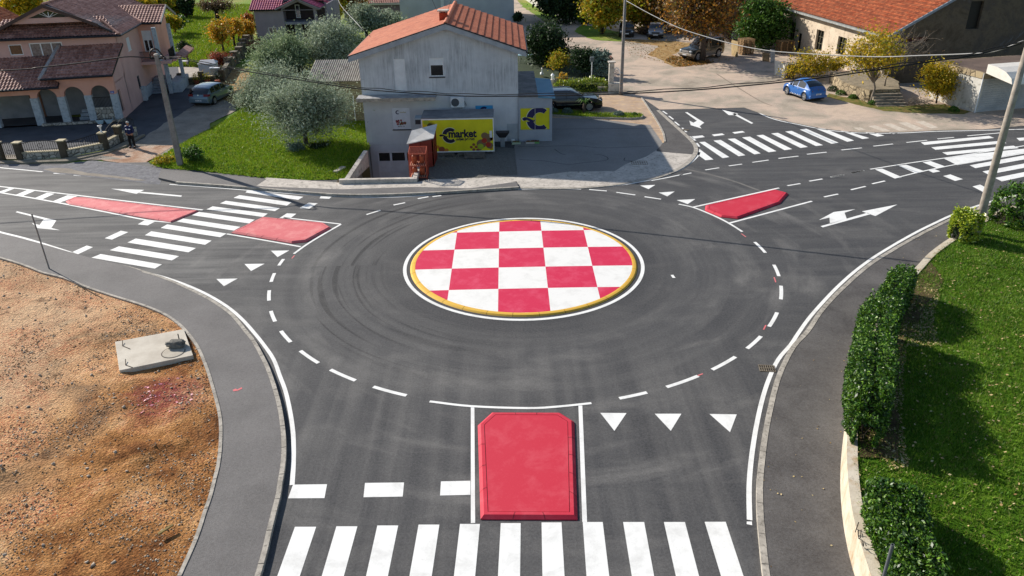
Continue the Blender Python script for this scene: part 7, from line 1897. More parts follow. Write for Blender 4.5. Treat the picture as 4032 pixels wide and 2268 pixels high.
m = MB(); m.tube((-.32, 0, 6.3), (.32, 0, 6.32), .03); m.build('crossarm', M['dtrim'], pL)
for x in (-.25, .25): m = MB(); m.lathe([(.05, 6.34), (.06, 6.38), (.03, 6.42), (.05, 6.46)], (x, 0, 0), 10); m.build('insulator', M['blacktrim'], pL)
pR = pole('tall round concrete pole beside the yellow-green bush at the right kerb', RT.xy, 8.9, .185, .11, M['polelight'], z0=.18)
pM = pole('slim round concrete pole between the garden gate pillar and the gravel square', MT.xy, 7.3, .15, .10, M['poleconc'])
m = MB()
for z in (.6, .9, 1.3, 1.75): m.tube((-.10, -.118 + .002 * z, z), (.07, -.135 + .002 * z, z + .03), .02, n=5)
m.build('blue_marks', plain('faded_blue_paint', '#5f8fa3', .8), pM)
pF = pole('concrete pole in the grass under the yellow-green tree at the top', (11.0, 92.1), 7.5, .2, .14, M['poleconc'])
pT = pole('thin pole rising among the rear olive trees', (-21.6, 108.4), 5.5, .17, .13, M['poleconc'])
M['cable'] = plain('black_cable', '#131316', .6); M['cableg'] = plain('grey_cable', '#9a9a98', .6)
def cable(label, pts, r, mat, twin=None):
    P = smooth_line([Vector(p) for p in pts], 5)
    c = P[0]
    t = MB(); t.path([p - c for p in P], r, 6)
    o = t.build('overhead_cable', mat, smooth=True); o.location = c
    if twin:
        m_ = MB()
        d = (P[-1] - P[0]).normalized()
        m_.path([p - c + Vector((d.y * .05 * math.sin(i * 1.3), 0, twin + .03 * math.cos(i * 1.3))) for i, p in enumerate(P)], r * .7, 6); m_.build('second_strand', mat, o, smooth=True)
    tag(o, label, 'cable', 'overhead cables'); return o
def along(a, b, lst):
    d = (b - a).xy; L_ = d.length; F_ = Frame(a.xy, math.degrees(math.atan2(d.y, d.x)))
    return [Vector((*(a.xy + d.normalized() * s_), z)) for s_, z in [F_(*q) for q in lst]]
main = [LT + Vector((.15, 0, -.1))] + along(LT, RT, [('T1', 1500, 485), ('T1', 1700, 530), ('T2', 250, 598), ('T2', 600, 655), ('T2', 1000, 716), ('T2', 1300, 745), ('T2', 1700, 772), ('T2', 2050, 785), ('T4', 500, 778), ('T4', 930, 765), ('T4', 1500, 735), ('T4', 2060, 687), ('T5', 500, 632), ('T5', 900, 575), ('T5', 1300, 512), ('T5', 1700, 455)]) + [RT + Vector((-.2, .1, -.35))]
cable('thick black twisted cable crossing the whole roundabout in front of the shop', main, .030, M['cable'], .10)
dl = Vector((math.cos(R(-171.1)), math.sin(R(-171.1))))
lw_ = [LT + Vector((-.1, 0, -.1))] + along(LT, Vector((*(LT.xy + dl * 30), 6)), [('T1', 1050, 462), ('T1', 900, 480), ('T1', 600, 520), ('T1', 300, 552), ('T1', 0, 577)]) + [Vector((*(LT.xy + dl * 22), 5.95)), Vector((*(LT.xy + dl * 40), 6.6))]
cable('black cable running from the left pole past the pink house', lw_, .035, M['cable'])
loop = [LT + Vector(v) for v in ((-.35, 0, -.12), (-.28, -.1, .22), (-.08, -.15, .42), (.15, -.12, .38), (.3, -.05, .12), (.45, 0, -.22))]
m = MB(); m.path([p - Vector((LT.x, LT.y, 0)) for p in smooth_line(loop, 4)], .04, 6); m.build('cable_loop', M['cable'], pL)
gc = [MT + Vector((0, 0, -.05))] + along(MT, RT, [('Z2', 600, 210), ('Z2', 1000, 400), ('Z2', 1400, 530), ('Z2', 1750, 625), ('Z2', 2100, 697), ('Z2', 2500, 745), ('T5', 870, 462), ('Z1', 500, 790), ('Z1', 1100, 768), ('Z1', 1500, 735)]) + [RT + Vector((-.1, .2, -.25))]
cable('pale grey cable from the middle pole down to the right pole', gc, .026, M['cableg'])
cable('thin pale service cable from the rear pole to the shop roof', [(-21.6, 108.4, 5.4), (-16.5, 80, 5.6), (-9.9, 55.4, 6.1)], .022, M['cableg'])
# thin steel posts
t = thing('steel_post', 'thin grey steel post standing in the kerb of the left pavement', 'post', (*G('M1', 372, 878, KH).xy, KH))
m = MB(); m.tube((0, 0, -.05), (0, 0, 2.5), .03, n=10); m.build('tube', plain('galvanised_steel', '#7f8387', .45, .5), t); m = MB(); m.tube((0, 0, 2.503), (0, 0, 2.53), .034, n=10); m.build('cap', M['blacktrim'], t)
t = thing('steel_post', 'open-topped steel post before the hedge at the bottom right', 'post', (7.42, 11.16, KH))
m = MB(); m.lathe([(.035, 0), (.035, 2.38), (.028, 2.38), (.028, 2.2)], n=14); m.build('tube', bpy.data.materials['galvanised_steel'], t, smooth=False); m = MB(); m.lathe([(.06, .0), (.06, .02)], n=12); m.build('base_plate', bpy.data.materials['galvanised_steel'], t)

# ================================================================== LEFT GARDEN FENCE
M['iron'] = plain('dark_wrought_iron', '#1e1c1b', .6)
M['capstone'] = nm('pale_cap_stone', '#c2b696', '#a89c80', 4, .9)
M['pillarst'] = nm('dark_fence_pillar', '#5f5648', '#473f34', 3, .9, .3, 20)
ft = thing('garden_fence', 'low rubble stone wall with arched wrought iron panels and pillars before the pink house', 'fence', (-28, 47.2, 0))
fo = Vector((-28, 47.2))
F0 = [(-34.6, 46.95), (-31.9, 46.9), (-30.6, 46.85), (-28.0, 47.15), (-26.2, 48.75), (-26.0, 50.4), (-25.6, 52.0)]
F0 = [Vector(p) for p in F0]
def fence_wall(a, b, h=.42, name='low_wall'):
    q = MB(); wall_strip(q, [a - fo, b - fo], .24, 0, h); q.build(name, M['rubble'], ft)
    q = MB(); wall_strip(q, [a - fo, b - fo], .30, h + .002, h + .05); q.build('coping', M['capstone'], ft)
def panel(a, b, h0, top, n=None):
    d = b - a; L_ = d.length; n = n or int(L_ / .13); q = MB()
    for i in range(n + 1):
        f = i / n; p = a + d * f - fo; zt_ = h0 + top(f); q.box(p.x - .01, p.x + .01, p.y - .01, p.y + .01, h0, zt_)
    tp = [Vector((*(a + d * (k / 16) - fo), h0 + top(k / 16))) for k in range(17)]
    q.path(tp, .02, 5); q.path([Vector((*(a - fo), h0 + .12)), Vector((*(b - fo), h0 + .12))], .014, 5)
    c = a + d * .5 - fo
    for s in (1, -1): q.path([Vector((*(c + d.normalized() * s * .02), h0 + .2)), Vector((*(c + d.normalized() * s * .18), h0 + .35)), Vector((*(c + d.normalized() * s * .03), h0 + .5))], .014, 5)
    q.build('iron_panel', M['iron'], ft)
def pillar(p, h=1.05, w_=.19, urn=False):
    p = p - fo; q = MB(); q.box(p.x - w_, p.x + w_, p.y - w_, p.y + w_, 0, h); q.build('pillar', M['pillarst'], ft)
    q = MB(); q.box(p.x - w_ - .05, p.x + w_ + .05, p.y - w_ - .05, p.y + w_ + .05, h + .002, h + .07); q.build('pillar_cap', M['capstone'], ft)
arc = lambda f: .45 + .22 * math.sin(f * math.pi)
fence_wall(F0[0], F0[1]); fence_wall(F0[2], F0[3], .42); fence_wall(F0[3], F0[4], .42); fence_wall(F0[4], F0[5], .5); fence_wall(F0[5], F0[6], .55)
panel(F0[0], F0[1], .47, arc); panel(F0[1], F0[2], .12, lambda f: .75 + .2 * math.sin(f * math.pi)); panel(F0[2], F0[3], .47, arc); panel(F0[3], F0[4], .47, lambda f: .42 + .25 * f ** 1.5); panel(F0[4], F0[5], .55, lambda f: .35 + .55 * math.sin(f * math.pi / 2)); panel(F0[5], F0[6], .6, lambda f: .5 + .3 * math.sin(f * math.pi))
for p in F0[:6]: pillar(p)
t = thing('white_statue', 'small white goblet-shaped ornament on the cap of a fence pillar', 'ornament', (F0[4].x, F0[4].y, 1.12))
m = MB(); m.lathe([(.09, 0), (.05, .05), (.035, .22), (.06, .3), (.14, .4), (.15, .44)], n=12); m.build('goblet', M['white_pvc'], t, smooth=True); m = MB(); m.lathe([(.1, .442), (.02, .445)], n=10); m.build('soil', bpy.data.materials['soil'], t)
sheet('front_walk', [Vector(p) for p in ((-40, 46.5), (-31.9, 46.5), (-30.6, 46.5), (-27.9, 46.75), (-25.9, 48.3), (-25.6, 50.4), (-25.2, 52), (-25.0, 52), (-25.1, 49.2), (-25.6, 47.9), (-27.4, 46.1), (-30.5, 45.9), (-33, 46.0), (-40, 46.0))], .07, nm('fence_foot_concrete', '#8f8676', '#77705f', 2, .9, .3), thick=.14)
sheet('yard_sun_tint', [Vector(p) for p in ((-31.8, 47.05), (-30.6, 47.05), (-28, 47.35), (-26.45, 48.9), (-26.9, 49.6), (-28.4, 48.6), (-31.5, 48.0), (-36, 47.9), (-36, 47.05))], -.02, nm('sunlit_yard_paving', '#8f8778', '#7c7567', 1.5, .9))  # sunlight on this strip is put into a paler paving colour
# terrace wall with pots, orchard wall
tw = thing('terrace_wall', 'low dark stone wall with small pillars edging the pale paved terrace', 'wall', (*G('Z6', 600, 1210).xy, 0))
A_, B_ = G('Z6', 600, 1230).xy, G('Z6', 1190, 1175).xy
q = MB(); wall_strip(q, [Vector((0, 0)), B_ - A_], .25, -.05, .5); q.build('wall', M['pillarst'], tw)
q = MB(); wall_strip(q, [Vector((0, .0)), B_ - A_], .3, .502, .56); q.build('coping', M['capstone'], tw)
for f in (0, .5, 1): p = (B_ - A_) * f; q = MB(); q.box(p.x - .2, p.x + .2, p.y - .2, p.y + .2, -.05, 1.0); q.build('pillar', M['pillarst'], tw)
for (x, y, lf, lb, cc) in ((820, 1200, 'yellow', 'terracotta pot with tall yellow flowers before the terrace wall', '#8a4a34'), (970, 1190, 'walnut', 'terracotta pot with arching green leaves before the terrace wall', '#a8553a'), (1118, 1195, 'dark', 'orange terracotta pot nearest the end of the terrace wall', '#b25c40')):
    g_ = G('Z6', x, y); t = thing('flower_pot', lb, 'flower pot', (g_.x, g_.y, -.02), 0, 'plant pots before the terrace wall')
    m = MB(); m.lathe([(.16, 0), (.24, .3), (.26, .34), (.22, .34)], n=14); m.build('pot', plain('terracotta_pot', cc, .8), t)
    rg = np.random.RandomState(int(x)); C = rg.normal(size=(260, 3)) * np.array([.18, .18, .2]) + np.array([0, 0, .62]); leafcloud('foliage', C, .1, LM[lf], t, 2.4, .6, rg)
t = thing('garden_shed', 'white box-shaped garden cupboard with pitched lid on the terrace', 'shed', (*G('Z6', 1010, 1110).xy, -.02), R(8))
m = MB(); m.box(-.75, .75, -.5, .5, 0, 1.35); m.build('body', plain('white_blue_panel', '#bcc8d4', .5), t, bevel=.01)
m = MB(); m.hexa([(-.82, -.56, 1.36), (.82, -.56, 1.36), (.82, .56, 1.36), (-.82, .56, 1.36)], [(-.6, -.05, 1.62), (.6, -.05, 1.62), (.6, .05, 1.62), (-.6, .05, 1.62)]); m.build('roof', plain('white_lid', '#d4d6da', .5), t)
t = thing('meter_cabinet', 'pale grey meter cabinet beside the white garden cupboard', 'cabinet', (*G('Z6', 1105, 1150).xy, -.02), R(8))
m = MB(); m.box(-.38, .38, -.2, .2, 0, 1.1); m.build('box', plain('pale_grey_box', '#a8a9a6', .6), t, bevel=.01); m = MB(); m.box(-.45, .45, -.26, .26, 1.103, 1.17); m.build('lid', M['white_pvc'], t)
ow = thing('orchard_wall', 'broken stepped stone wall climbing along the right edge of the orchard', 'wall', (*G('Z6', 1200, 1160).xy, 0))
ob = G('Z6', 1200, 1160).xy; ps_ = [G('Z6', x, y).xy for x, y in ((1190, 1150), (1290, 990), (1370, 900), (1440, 830), (1470, 770), (1500, 710), (1540, 655), (1580, 600))]
M['darkstone'] = rubble_mat('dark_lichened_stone', '#5a5448', '#7c7464', '#39352c', 2)
for i in range(len(ps_) - 1):
    q = MB(); wall_strip(q, [ps_[i] - ob, ps_[i + 1] - ob], .4, -.1, .8 - .06 * (i % 3)); q.build('wall_section', M['darkstone'], ow)
    p = ps_[i + 1] - ob; q = MB(); q.box(p.x - .35, p.x + .35, p.y - .35, p.y + .35, -.1, 1.15); q.build('pillar', M['darkstone'], ow)
t = thing('goal_frame', 'thin green metal frame standing in the orchard grass like a small goal', 'frame', (*G('Z6', 530, 890).xy, -.05))
g_ = G('Z6', 410, 860).xy - G('Z6', 530, 890).xy
for q_ in (Vector((0, 0)), g_): m = MB(); m.tube((q_.x, q_.y, 0), (q_.x, q_.y, 1.9), .03); m.build('post', plain('green_tube', '#3c5a48', .5), t)
m = MB(); m.tube((0, 0, 1.9), (g_.x, g_.y, 1.9), .03); m.build('crossbar', bpy.data.materials['green_tube'], t)
t = thing('stone_bench', 'small white bench at the grass edge of the paved terrace', 'bench', (*G('Z6', 640, 930).xy, -.02))
m = MB(); m.box(-.45, .45, -.2, .2, .38, .45); m.build('seat', M['white_pvc'], t)
for x in (-.3, .3): m = MB(); m.box(x - .06, x + .06, -.15, .15, 0, .377); m.build('leg', M['concrete'], t)

# ---- block shed beside the shop
F_ = Frame((-12.1, 54.3), 0)
bsd = thing('block_shed', 'bare concrete block shed with corrugated grey roof squeezed beside the shop', 'shed', (-13.9, 54.3, 0))
u0, z0_ = F_('T2', 875, 665); q = MB(); q.box(0, 3.85, 0, 3.2, 0, 2.9)
def block_mat():
    b = NB('bare_concrete_blocks'); br = b.n('TexBrick'); br.inputs['Scale'].default_value = 2.2; br.inputs['Mortar Size'].default_value = .018
    br.inputs['Color1'].default_value = hx('#a39877'); br.inputs['Color2'].default_value = hx('#8e8468'); br.inputs['Mortar'].default_value = hx('#5f5948')
    b.l(b.map((1, 1, 1), (R(90), 0, 0)), br.inputs['Vector']); b.col(b.mix(b.math('MULTIPLY', b.ramp(b.noise(2, 6, .7), [(.5, K), (.7, Wt)]), .5), br.outputs['Color'], hx('#5c5544'))); return b.fin(.95)
q.build('wall', block_mat(), bsd)
q = MB(); n_ = 26
for i in range(n_):
    for k in range(2):
        x0 = -.15 + (i + k * .5) * 4.0 / n_; x1 = x0 + 2.0 / n_; a0, a1 = (.0, .07) if k == 0 else (.07, .0)
        q.add([(x0, -.2, 2.92 + a0), (x1, -.2, 2.92 + a1), (x1, 3.4, 3.75 + a1), (x0, 3.4, 3.75 + a0)], [(0, 1, 2, 3)])
q.build('corrugated_roof', nm('fibre_cement_sheet', '#b0aaa0', '#8d877e', 2, .9), bsd)
q = MB(); q.tube((3.0, -.06, .1), (3.0, -.06, 1.9), .035); q.build('white_pipe', M['white_pvc'], bsd)

# ---- fenced garden by the gate pillar
gf = thing('iron_fence', 'black iron railings on a low wall behind the black estate car', 'fence', (*G('Z7', 540, 705).xy, 0))
A_, B_ = G('Z7', 545, 720).xy, G('Z7', 985, 712).xy
q = MB(); wall_strip(q, [Vector((0, 0)), B_ - A_], .22, 0, .32); q.build('low_wall', M['concrete'], gf)
for k in range(2):
    q = MB(); a = (B_ - A_) * (.02 + .5 * k); b = (B_ - A_) * (.48 + .5 * k)
    for i in range(22): p = a.lerp(b, i / 21); q.box(p.x - .012, p.x + .012, p.y - .012, p.y + .012, .33, .95 + .12 * math.sin(i / 21 * math.pi))
    q.path([Vector((*a.lerp(b, i / 12), .95 + .12 * math.sin(i / 12 * math.pi))) for i in range(13)], .02, 5); q.path([Vector((*a, .42)), Vector((*b, .42))], .018, 5); q.build('railing_panel', M['iron'], gf)
hh = [A_ + Vector((.2, .5)), B_ + Vector((-.2, .5))]
hedge('low trimmed hedge with sunlit yellow-green top inside the iron railings', hh, .6, 1.05, lambda y: 0.0, 'spindle', 3200, .13, 9)
gp_ = thing('gate_pillar', 'whitewashed square gate pillar with ledge beside the slim street pole', 'pillar', (*G('Z7', 1012, 710).xy, 0))
m = MB(); m.box(-.5, .5, -.3, .3, 0, .75); m.build('base', M['whiteblock'], gp_); m = MB(); m.box(-.48, -.1, -.1, .3, .753, 2.35); m.build('shaft', M['whiteblock'], gp_); m = MB(); m.box(-.58, 0, -.2, .4, 2.353, 2.43); m.build('cap', M['concrete'], gp_)
m = MB(); m.path([Vector((.45 * math.cos(a) * .9 + .1, .1, .76 + 1.15 * math.sin(a))) for a in [math.pi * k / 14 * .62 for k in range(15)]], .04, 6); m.build('white_arch', M['white_pvc'], gp_)
t = thing('garden_lamp', 'small white lantern on a short pillar left of the iron railings', 'lamp', (*G('Z7', 538, 700).xy, 0))
m = MB(); m.box(-.18, .18, -.18, .18, 0, .95); m.build('pillar', M['concrete'], t); m = MB(); m.lathe([(.05, .953), (.1, 1.0), (.13, 1.25), (.16, 1.27), (.04, 1.42)], n=8); m.build('lantern', M['white_pvc'], t)
t = thing('sign_post', 'thin white post in the fenced garden', 'post', (*G('Z7', 835, 660).xy, 0))
m = MB(); m.tube((0, 0, 0), (0, 0, 2.0), .035); m.build('post', M['white_pvc'], t); m = MB(); m.box(-.16, .16, -.12, .12, 2.003, 2.35); m.build('bird_box', plain('grey_bird_box', '#5c6468', .7), t)
t = thing('garden_goose', 'white goose figure standing in the shaded garden', 'figure', (*G('Z7', 455, 590).xy, 0))
m = MB(); m.sphere((0, 0, .28), .16, .26, .15, 12, 8); m.path([Vector((0, -.18, .3)), Vector((0, -.27, .5)), Vector((0, -.24, .72)), Vector((0, -.31, .8))], [.09, .05, .045, .06], 8); m.build('body', M['white_pvc'], t, smooth=True)
m = MB(); m.tube((0, -.36, .8), (0, -.45, .78), .025, .008); m.build('beak', plain('orange_beak', '#c87a2a', .6), t); m = MB(); m.tube((.05, 0, 0), (.05, 0, .16), .015); m.tube((-.05, 0, 0), (-.05, 0, .16), .015); m.build('feet', bpy.data.materials['orange_beak'], t)
t = thing('garden_table', 'pale blue table top in the dark garden beside the shop wall', 'table', (*G('Z7', 342, 480).xy, 0))
m = MB(); m.box(-.85, .85, -.5, .5, .72, .77); m.build('table_top', plain('pale_blue_plastic', '#9fc0cc', .5), t)
for x in (-.7, .7):
    for y in (-.4, .4): m = MB(); m.tube((x, y, 0), (x, y, .718), .03); m.build('leg', M['trim'], t)
# flower bed with kerb before the estate car
bed = gm([('T4', [(340, 935), (620, 955), (1000, 965), (1085, 958), (1102, 942), (1080, 930), (1000, 925), (740, 925), (500, 905), (340, 900)])], .1)
q = MB(); wall_strip(q, bed + [bed[0]], .12, -.01, .14); struct('bed_kerb', q, M['kerb'])
sheet('flower_bed', bed, .11, M['grassd'], thick=.1)
blades('grass', 'grass of the narrow kerbed bed before the estate car', bed, 5000, lambda x, y: .11 + 0 * x, 'blade', .12, .05, 15)
def bush_at(n, x, y, r, leaf, lb, cnt=1100, z0=.1, nm_='lavender_bush', grp=None):
    g_ = G(n, x, y, z0); rg = np.random.RandomState(int(x)); t = thing(nm_, lb, 'bush', (g_.x, g_.y, z0), 0, grp)
    d = rg.normal(size=(cnt, 3)); d /= np.linalg.norm(d, axis=1)[:, None]; d[:, 2] = abs(d[:, 2]); C = d * r * rg.uniform(.5, 1, (cnt, 1)) ** .5; C[:, 2] *= .9
    leafcloud('foliage', C, .10, LM[leaf], t, 3, .6, rg); m = MB()
    for k in range(14): m.path([Vector((0, 0, 0)), Vector(C[k * 7]) * .9], [.012, .004], 4)
    m.build('stems', M['barkd'], t); return t
bush_at('T4', 905, 945, .42, 'greyg', 'round grey-green bush in the sunlit end of the kerbed bed'); bush_at('T4', 485, 925, .45, 'greyg', 'round grey-green bush in front of the estate car doors'); bush_at('T4', 1030, 942, .26, 'green', 'small green bush at the tip of the kerbed bed', 500); bush_at('T4', 370, 920, .4, 'greyg', 'grey-green bush at the corner of the shop kiosk')
pg = G('T4', 618, 925, .1); t = thing('young_palm', 'young palm with a tuft of drooping leaves before the estate car', 'palm', (pg.x, pg.y, .1))
m = MB(); m.path([Vector((0, 0, 0)), Vector((0, 0, .4)), Vector((.03, 0, .75))], [.1, .11, .07], 9); m.build('trunk', M['bark'], t)
m = MB()
for k in range(16):
    a = k * 2.4; r_ = .55 + .15 * (k % 3); pts = [Vector((.03, 0, .74)), Vector((math.cos(a) * r_ * .5, math.sin(a) * r_ * .5, 1.05)), Vector((math.cos(a) * r_, math.sin(a) * r_, .85))]
    sd_ = Vector((-math.sin(a), math.cos(a), 0)) * .05
    m.add([pts[0], pts[1] - sd_, pts[1] + sd_, pts[2]], [(0, 1, 2), (1, 3, 2)])
m.build('leaves', LM['green'], t)

# ================================================================== SMALLER THINGS
sl0 = [G('B1', a, b, .16) for a, b in ((705, 245), (1140, 155), (1085, 0), (680, 75))]
c_ = sum((p.xy for p in sl0), Vector((0, 0))) / 4
t = thing('concrete_slab', 'pale concrete slab with round manhole cover lying in the dirt by the left pavement', 'slab', (c_.x, c_.y, 0))
q = MB(); q.hexa([(p.x - c_.x, p.y - c_.y, -.02) for p in sl0], [(p.x - c_.x, p.y - c_.y, .21) for p in sl0]); q.build('slab', nm('new_pale_concrete', '#c9c1b2', '#b3aa9b', 1.6, .85, .2, 18), t, bevel=.012)
mc = G('B1', 1022, 130, .21); q = MB(); q.lathe([(.36, .212), (.36, .220), (.33, .224), (0.01, .224)], (mc.x - c_.x, mc.y - c_.y, 0), 30); mh = q.build('manhole_cover', nm('cover_concrete', '#bcb4a4', '#a89f90', 3, .85), t)
q = MB()
for k in range(36):
    if 2 < k % 36 < 8: continue
    a0, a1 = 2 * math.pi * k / 36, 2 * math.pi * (k + 1) / 36; m0 = Vector((mc.x - c_.x, mc.y - c_.y, .215)); q.add([m0 + Vector((math.cos(a) * r_, math.sin(a) * r_, 0)) for a, r_ in ((a0, .365), (a1, .365), (a1, .395), (a0, .395))], [(3, 2, 1, 0)])
q.build('cover_joint', plain('dark_joint_line', '#4a443c', .9), mh)
for pts in (((725, 70), (722, 92), (766, 110)), ((742, 180), (740, 205), (782, 220))):
    P_ = [G('B1', a, b, .22) for a, b in pts]; q = MB(); q.path([Vector((p.x - c_.x, p.y - c_.y, .22 + (.06 if i == 0 else 0))) for i, p in enumerate(P_)], .014, 6); q.build('lifting_bar', plain('rusty_bar', '#4a3c30', .7), t)
bm = bmesh.new(); bmesh.ops.create_icosphere(bm, subdivisions=3, radius=.26)
for v in bm.verts: v.co = Vector((v.co.x * 1.35, v.co.y * .85, v.co.z * .55)) * (1 + .35 * noise.noise(v.co * 6) + .2 * noise.noise(v.co * 14))
me = bpy.data.meshes.new('broken_concrete_lump'); bm.to_mesh(me); bm.free(); me.materials.append(nm('grey_broken_concrete', '#7d7a72', '#5c5a54', 5, .95, .8, 16))
p = G('B1', 1040, 75, .36); o = link(bpy.data.objects.new('broken_concrete_lump', me)); o.location = (p.x, p.y, .33); tag(o, 'grey broken lump of concrete lying on the pale slab', 'lump of concrete')
q = MB(); q.tube((p.x, p.y + .25, .21), (p.x, p.y + .25, .58), .02)
o = q.build('iron_peg', plain('iron_peg', '#5a5650', .7)); tag(o, 'short iron peg sticking up behind the grey lump on the slab', 'peg')
a, b = G('B1', 935, 1208, .16), G('B1', 1022, 1150, .2); q = MB(); L_ = (b - a).length; q.hexa([(-L_ / 2, -.035, 0), (L_ / 2, -.03, .0), (L_ / 2, .03, 0), (-L_ / 2, .035, 0)], [(-L_ / 2, -.035, .04), (L_ / 2, -.03, .035), (L_ / 2, .03, .035), (-L_ / 2, .035, .04)])
o = q.build('wooden_plank', nm('old_yellowish_wood', '#8f7b4a', '#6f5e38', 8, .9, .4)); o.location = ((a + b) / 2).xy.to_3d() + Vector((0, 0, .19)); o.rotation_euler = (0, R(-3), math.atan2(b.y - a.y, b.x - a.x)); tag(o, 'short piece of old plank lying in the dirt near the left pavement', 'plank')
# pallets by the storehouse
def stack(n, x, y, rot, cnt, lb, w_=1.2, d_=1.0):
    g_ = G(n, x, y)
    first = None
    for i in range(cnt):
        lab = lb + (', lowest of the stack' if i == 0 else ', topmost of the stack' if i == cnt - 1 else ', number %d up from the ground' % (i + 1))
        if first is None: first = o = pallet('pallet', lab, (0, 0, 0), (0, 0, 0), w_, d_, M['wood'], None)
        else: o = first.copy(); COL.objects.link(o); o['label'] = lab
        o.location = (g_.x, g_.y, .012 + i * .146); o.rotation_euler = (0, 0, R(rot + (i * 37 % 5) - 2)); o['group'] = 'stacked pallets by the storehouse'
stack('Z2', 1930, 770, 14, 10, 'pallet of the tall stack behind the big tree', 1.25, 1.1)
stack('T5', 180, 430, 10, 8, 'pallet of the stack at the storehouse corner', 1.4, 1.1)
def board(name, lb, cat, n, pts, z, mat, th=.05):
    """leaning flat board from ground corners and top corners"""
    a, b = G(n, *pts[0]), G(n, *pts[1]); u_ = (b - a); up = Vector((0, .45, 1)).normalized() * z
    q = MB(); c_ = a; f = [Vector((0, 0, 0)), u_, u_ + up, up]; nn = Vector((0, -th, .0))
    q.hexa([v - nn * .5 for v in f], [v + nn * .5 for v in f]); o = q.build(name, mat); o.location = (c_.x, c_.y, .02); tag(o, lb, cat); return o
board('wooden_board', 'plywood board leaning on the pallet stack right of the off-roader', 'board', 'Z2', ((1740, 790), (1830, 820)), 1.5, nm('plywood', '#b09a70', '#8f7b56', 3, .8))
board('pallet_part', 'broken pallet leaning left of the storehouse pallets', 'pallet', 'T5', ((5, 500), (60, 505)), .8, M['wood'], .12)
board('stone_slab', 'pale grey slab leaning beside the storehouse pallets', 'slab', 'T5', ((70, 510), (105, 515)), 1.2, M['concrete'], .08)
board('stone_slab', 'big grey stone slab leaning at the yellow shrub, left one', 'slab', 'T5', ((105, 612), (150, 625)), 1.25, M['whiteblock'], .1)
board('stone_slab', 'big grey stone slab leaning at the yellow shrub, right one', 'slab', 'T5', ((150, 625), (200, 645)), 1.2, M['whiteblock'], .1)
t = thing('metal_cabinet', 'dark metal cabinet standing behind the leaning stone slabs', 'cabinet', (*G('T5', 228, 645).xy, .01)); m = MB(); m.box(-.35, .35, -.05, .5, 0, 1.2); m.build('box', nm('dark_weathered_metal', '#4a4038', '#5f5246', 3, .8), t); m = MB(); m.box(-.4, .4, -.1, .55, 1.203, 1.25); m.build('lid', M['trim'], t)
# brushwood pile before the steps
g_ = G('T5', 1265, 860); t = thing('brushwood_pile', 'pile of dry cut branches on the ground before the dark gable', 'branches', (g_.x, g_.y, .01)); m = MB(); rr = random.Random(5)
for k in range(90):
    a = rr.uniform(0, math.pi * 2); c0 = Vector((rr.gauss(0, .6), rr.gauss(0, .3), rr.uniform(.02, .4))); l = rr.uniform(.4, 1.3); d = Vector((math.cos(a), math.sin(a) * .6, rr.uniform(-.1, .3)))
    m.path([c0 - d * l * .5, c0 + Vector((0, 0, rr.uniform(0, .12))), c0 + d * l * .5], [.016, .012, .005], 4)
m.path([Vector((-.6, 0, .1)), Vector((-.5, 0, .9)), Vector((-.2, 0, 1.1)), Vector((.1, 0, .6)), Vector((.3, 0, .2))], [.015] * 5, 5)
for v in range(len(m.v)):
    if m.v[v][2] < .004: m.v[v] = (m.v[v][0], m.v[v][1], .004)
m.build('branches', M['barkl'], t)
for (n, x, y, r_, lb) in (('T5', 640, 770, .4, 'low green weeds at the left foot of the stone terrace'), ('T5', 740, 800, .35, 'bright green weeds before the stone terrace'), ('T5', 575, 740, .45, 'dark weeds behind the blue car'), ('T5', 1560, 905, .4, 'grass tuft at the foot of the garage side wall'), ('T5', 900, 850, .35, 'weeds at the foot of the slanting tree trunk')):
    bush_at(n, x, y, r_, 'green' if r_ < .42 else 'dark', lb, 700, .01, 'weeds')
# far roadside wall and gate at the top
fw = thing('roadside_wall', 'pale worn wall with gaps along the lane at the top of the photo', 'wall', (*G('T4', 160, 20).xy, 0)); wp_ = [G('T4', a, b).xy for a, b in ((150, 0), (265, 75), (460, 148))]; wp_[0] = wp_[0] + (wp_[0] - wp_[1]) * .8
o_ = G('T4', 160, 20).xy
for i in range(2):
    q = MB(); wall_strip(q, [wp_[i] - o_, (wp_[i + 1] - o_) * 1.0 - (wp_[i + 1] - wp_[i]).normalized() * .6], .3, 0, 1.9 - .3 * i); q.build('wall_panel', M['whiteblock'], fw)
    q = MB(); p = wp_[i + 1] - o_; q.box(p.x - .3, p.x + .3, p.y - .3, p.y + .3, 0, 2.2); q.build('pillar', nm('grey_pillar', '#8a8478', '#6d675c', 2), fw)
t = thing('dark_gate', 'dark boarded gate beside the evergreen at the top of the lane', 'gate', (*G('T4', 610, 195).xy, 0)); m = MB(); m.box(0, 3.2, -.06, .06, .05, 1.7); m.build('boards', plain('dark_gate_boards', '#2c2a26', .8), t); m = MB(); m.box(-.15, -.002, -.12, .12, 0, 1.9); m.build('post', M['trim'], t)
fhs = thing('far_house', 'grey wall of a far house just entering at the top edge above the orchard', 'house', (-37.5, 132, 0)); m = MB(); m.box(-3.4, 9.5, 0, 6, 0, 2.6); m.build('wall', nm('far_grey_wall', '#8d8a94', '#7a7883', 1), fhs); m = MB(); m.box(-3.7, 9.8, -.3, 6.3, 2.6, 2.9); m.build('roof', M['dtrim'], fhs)

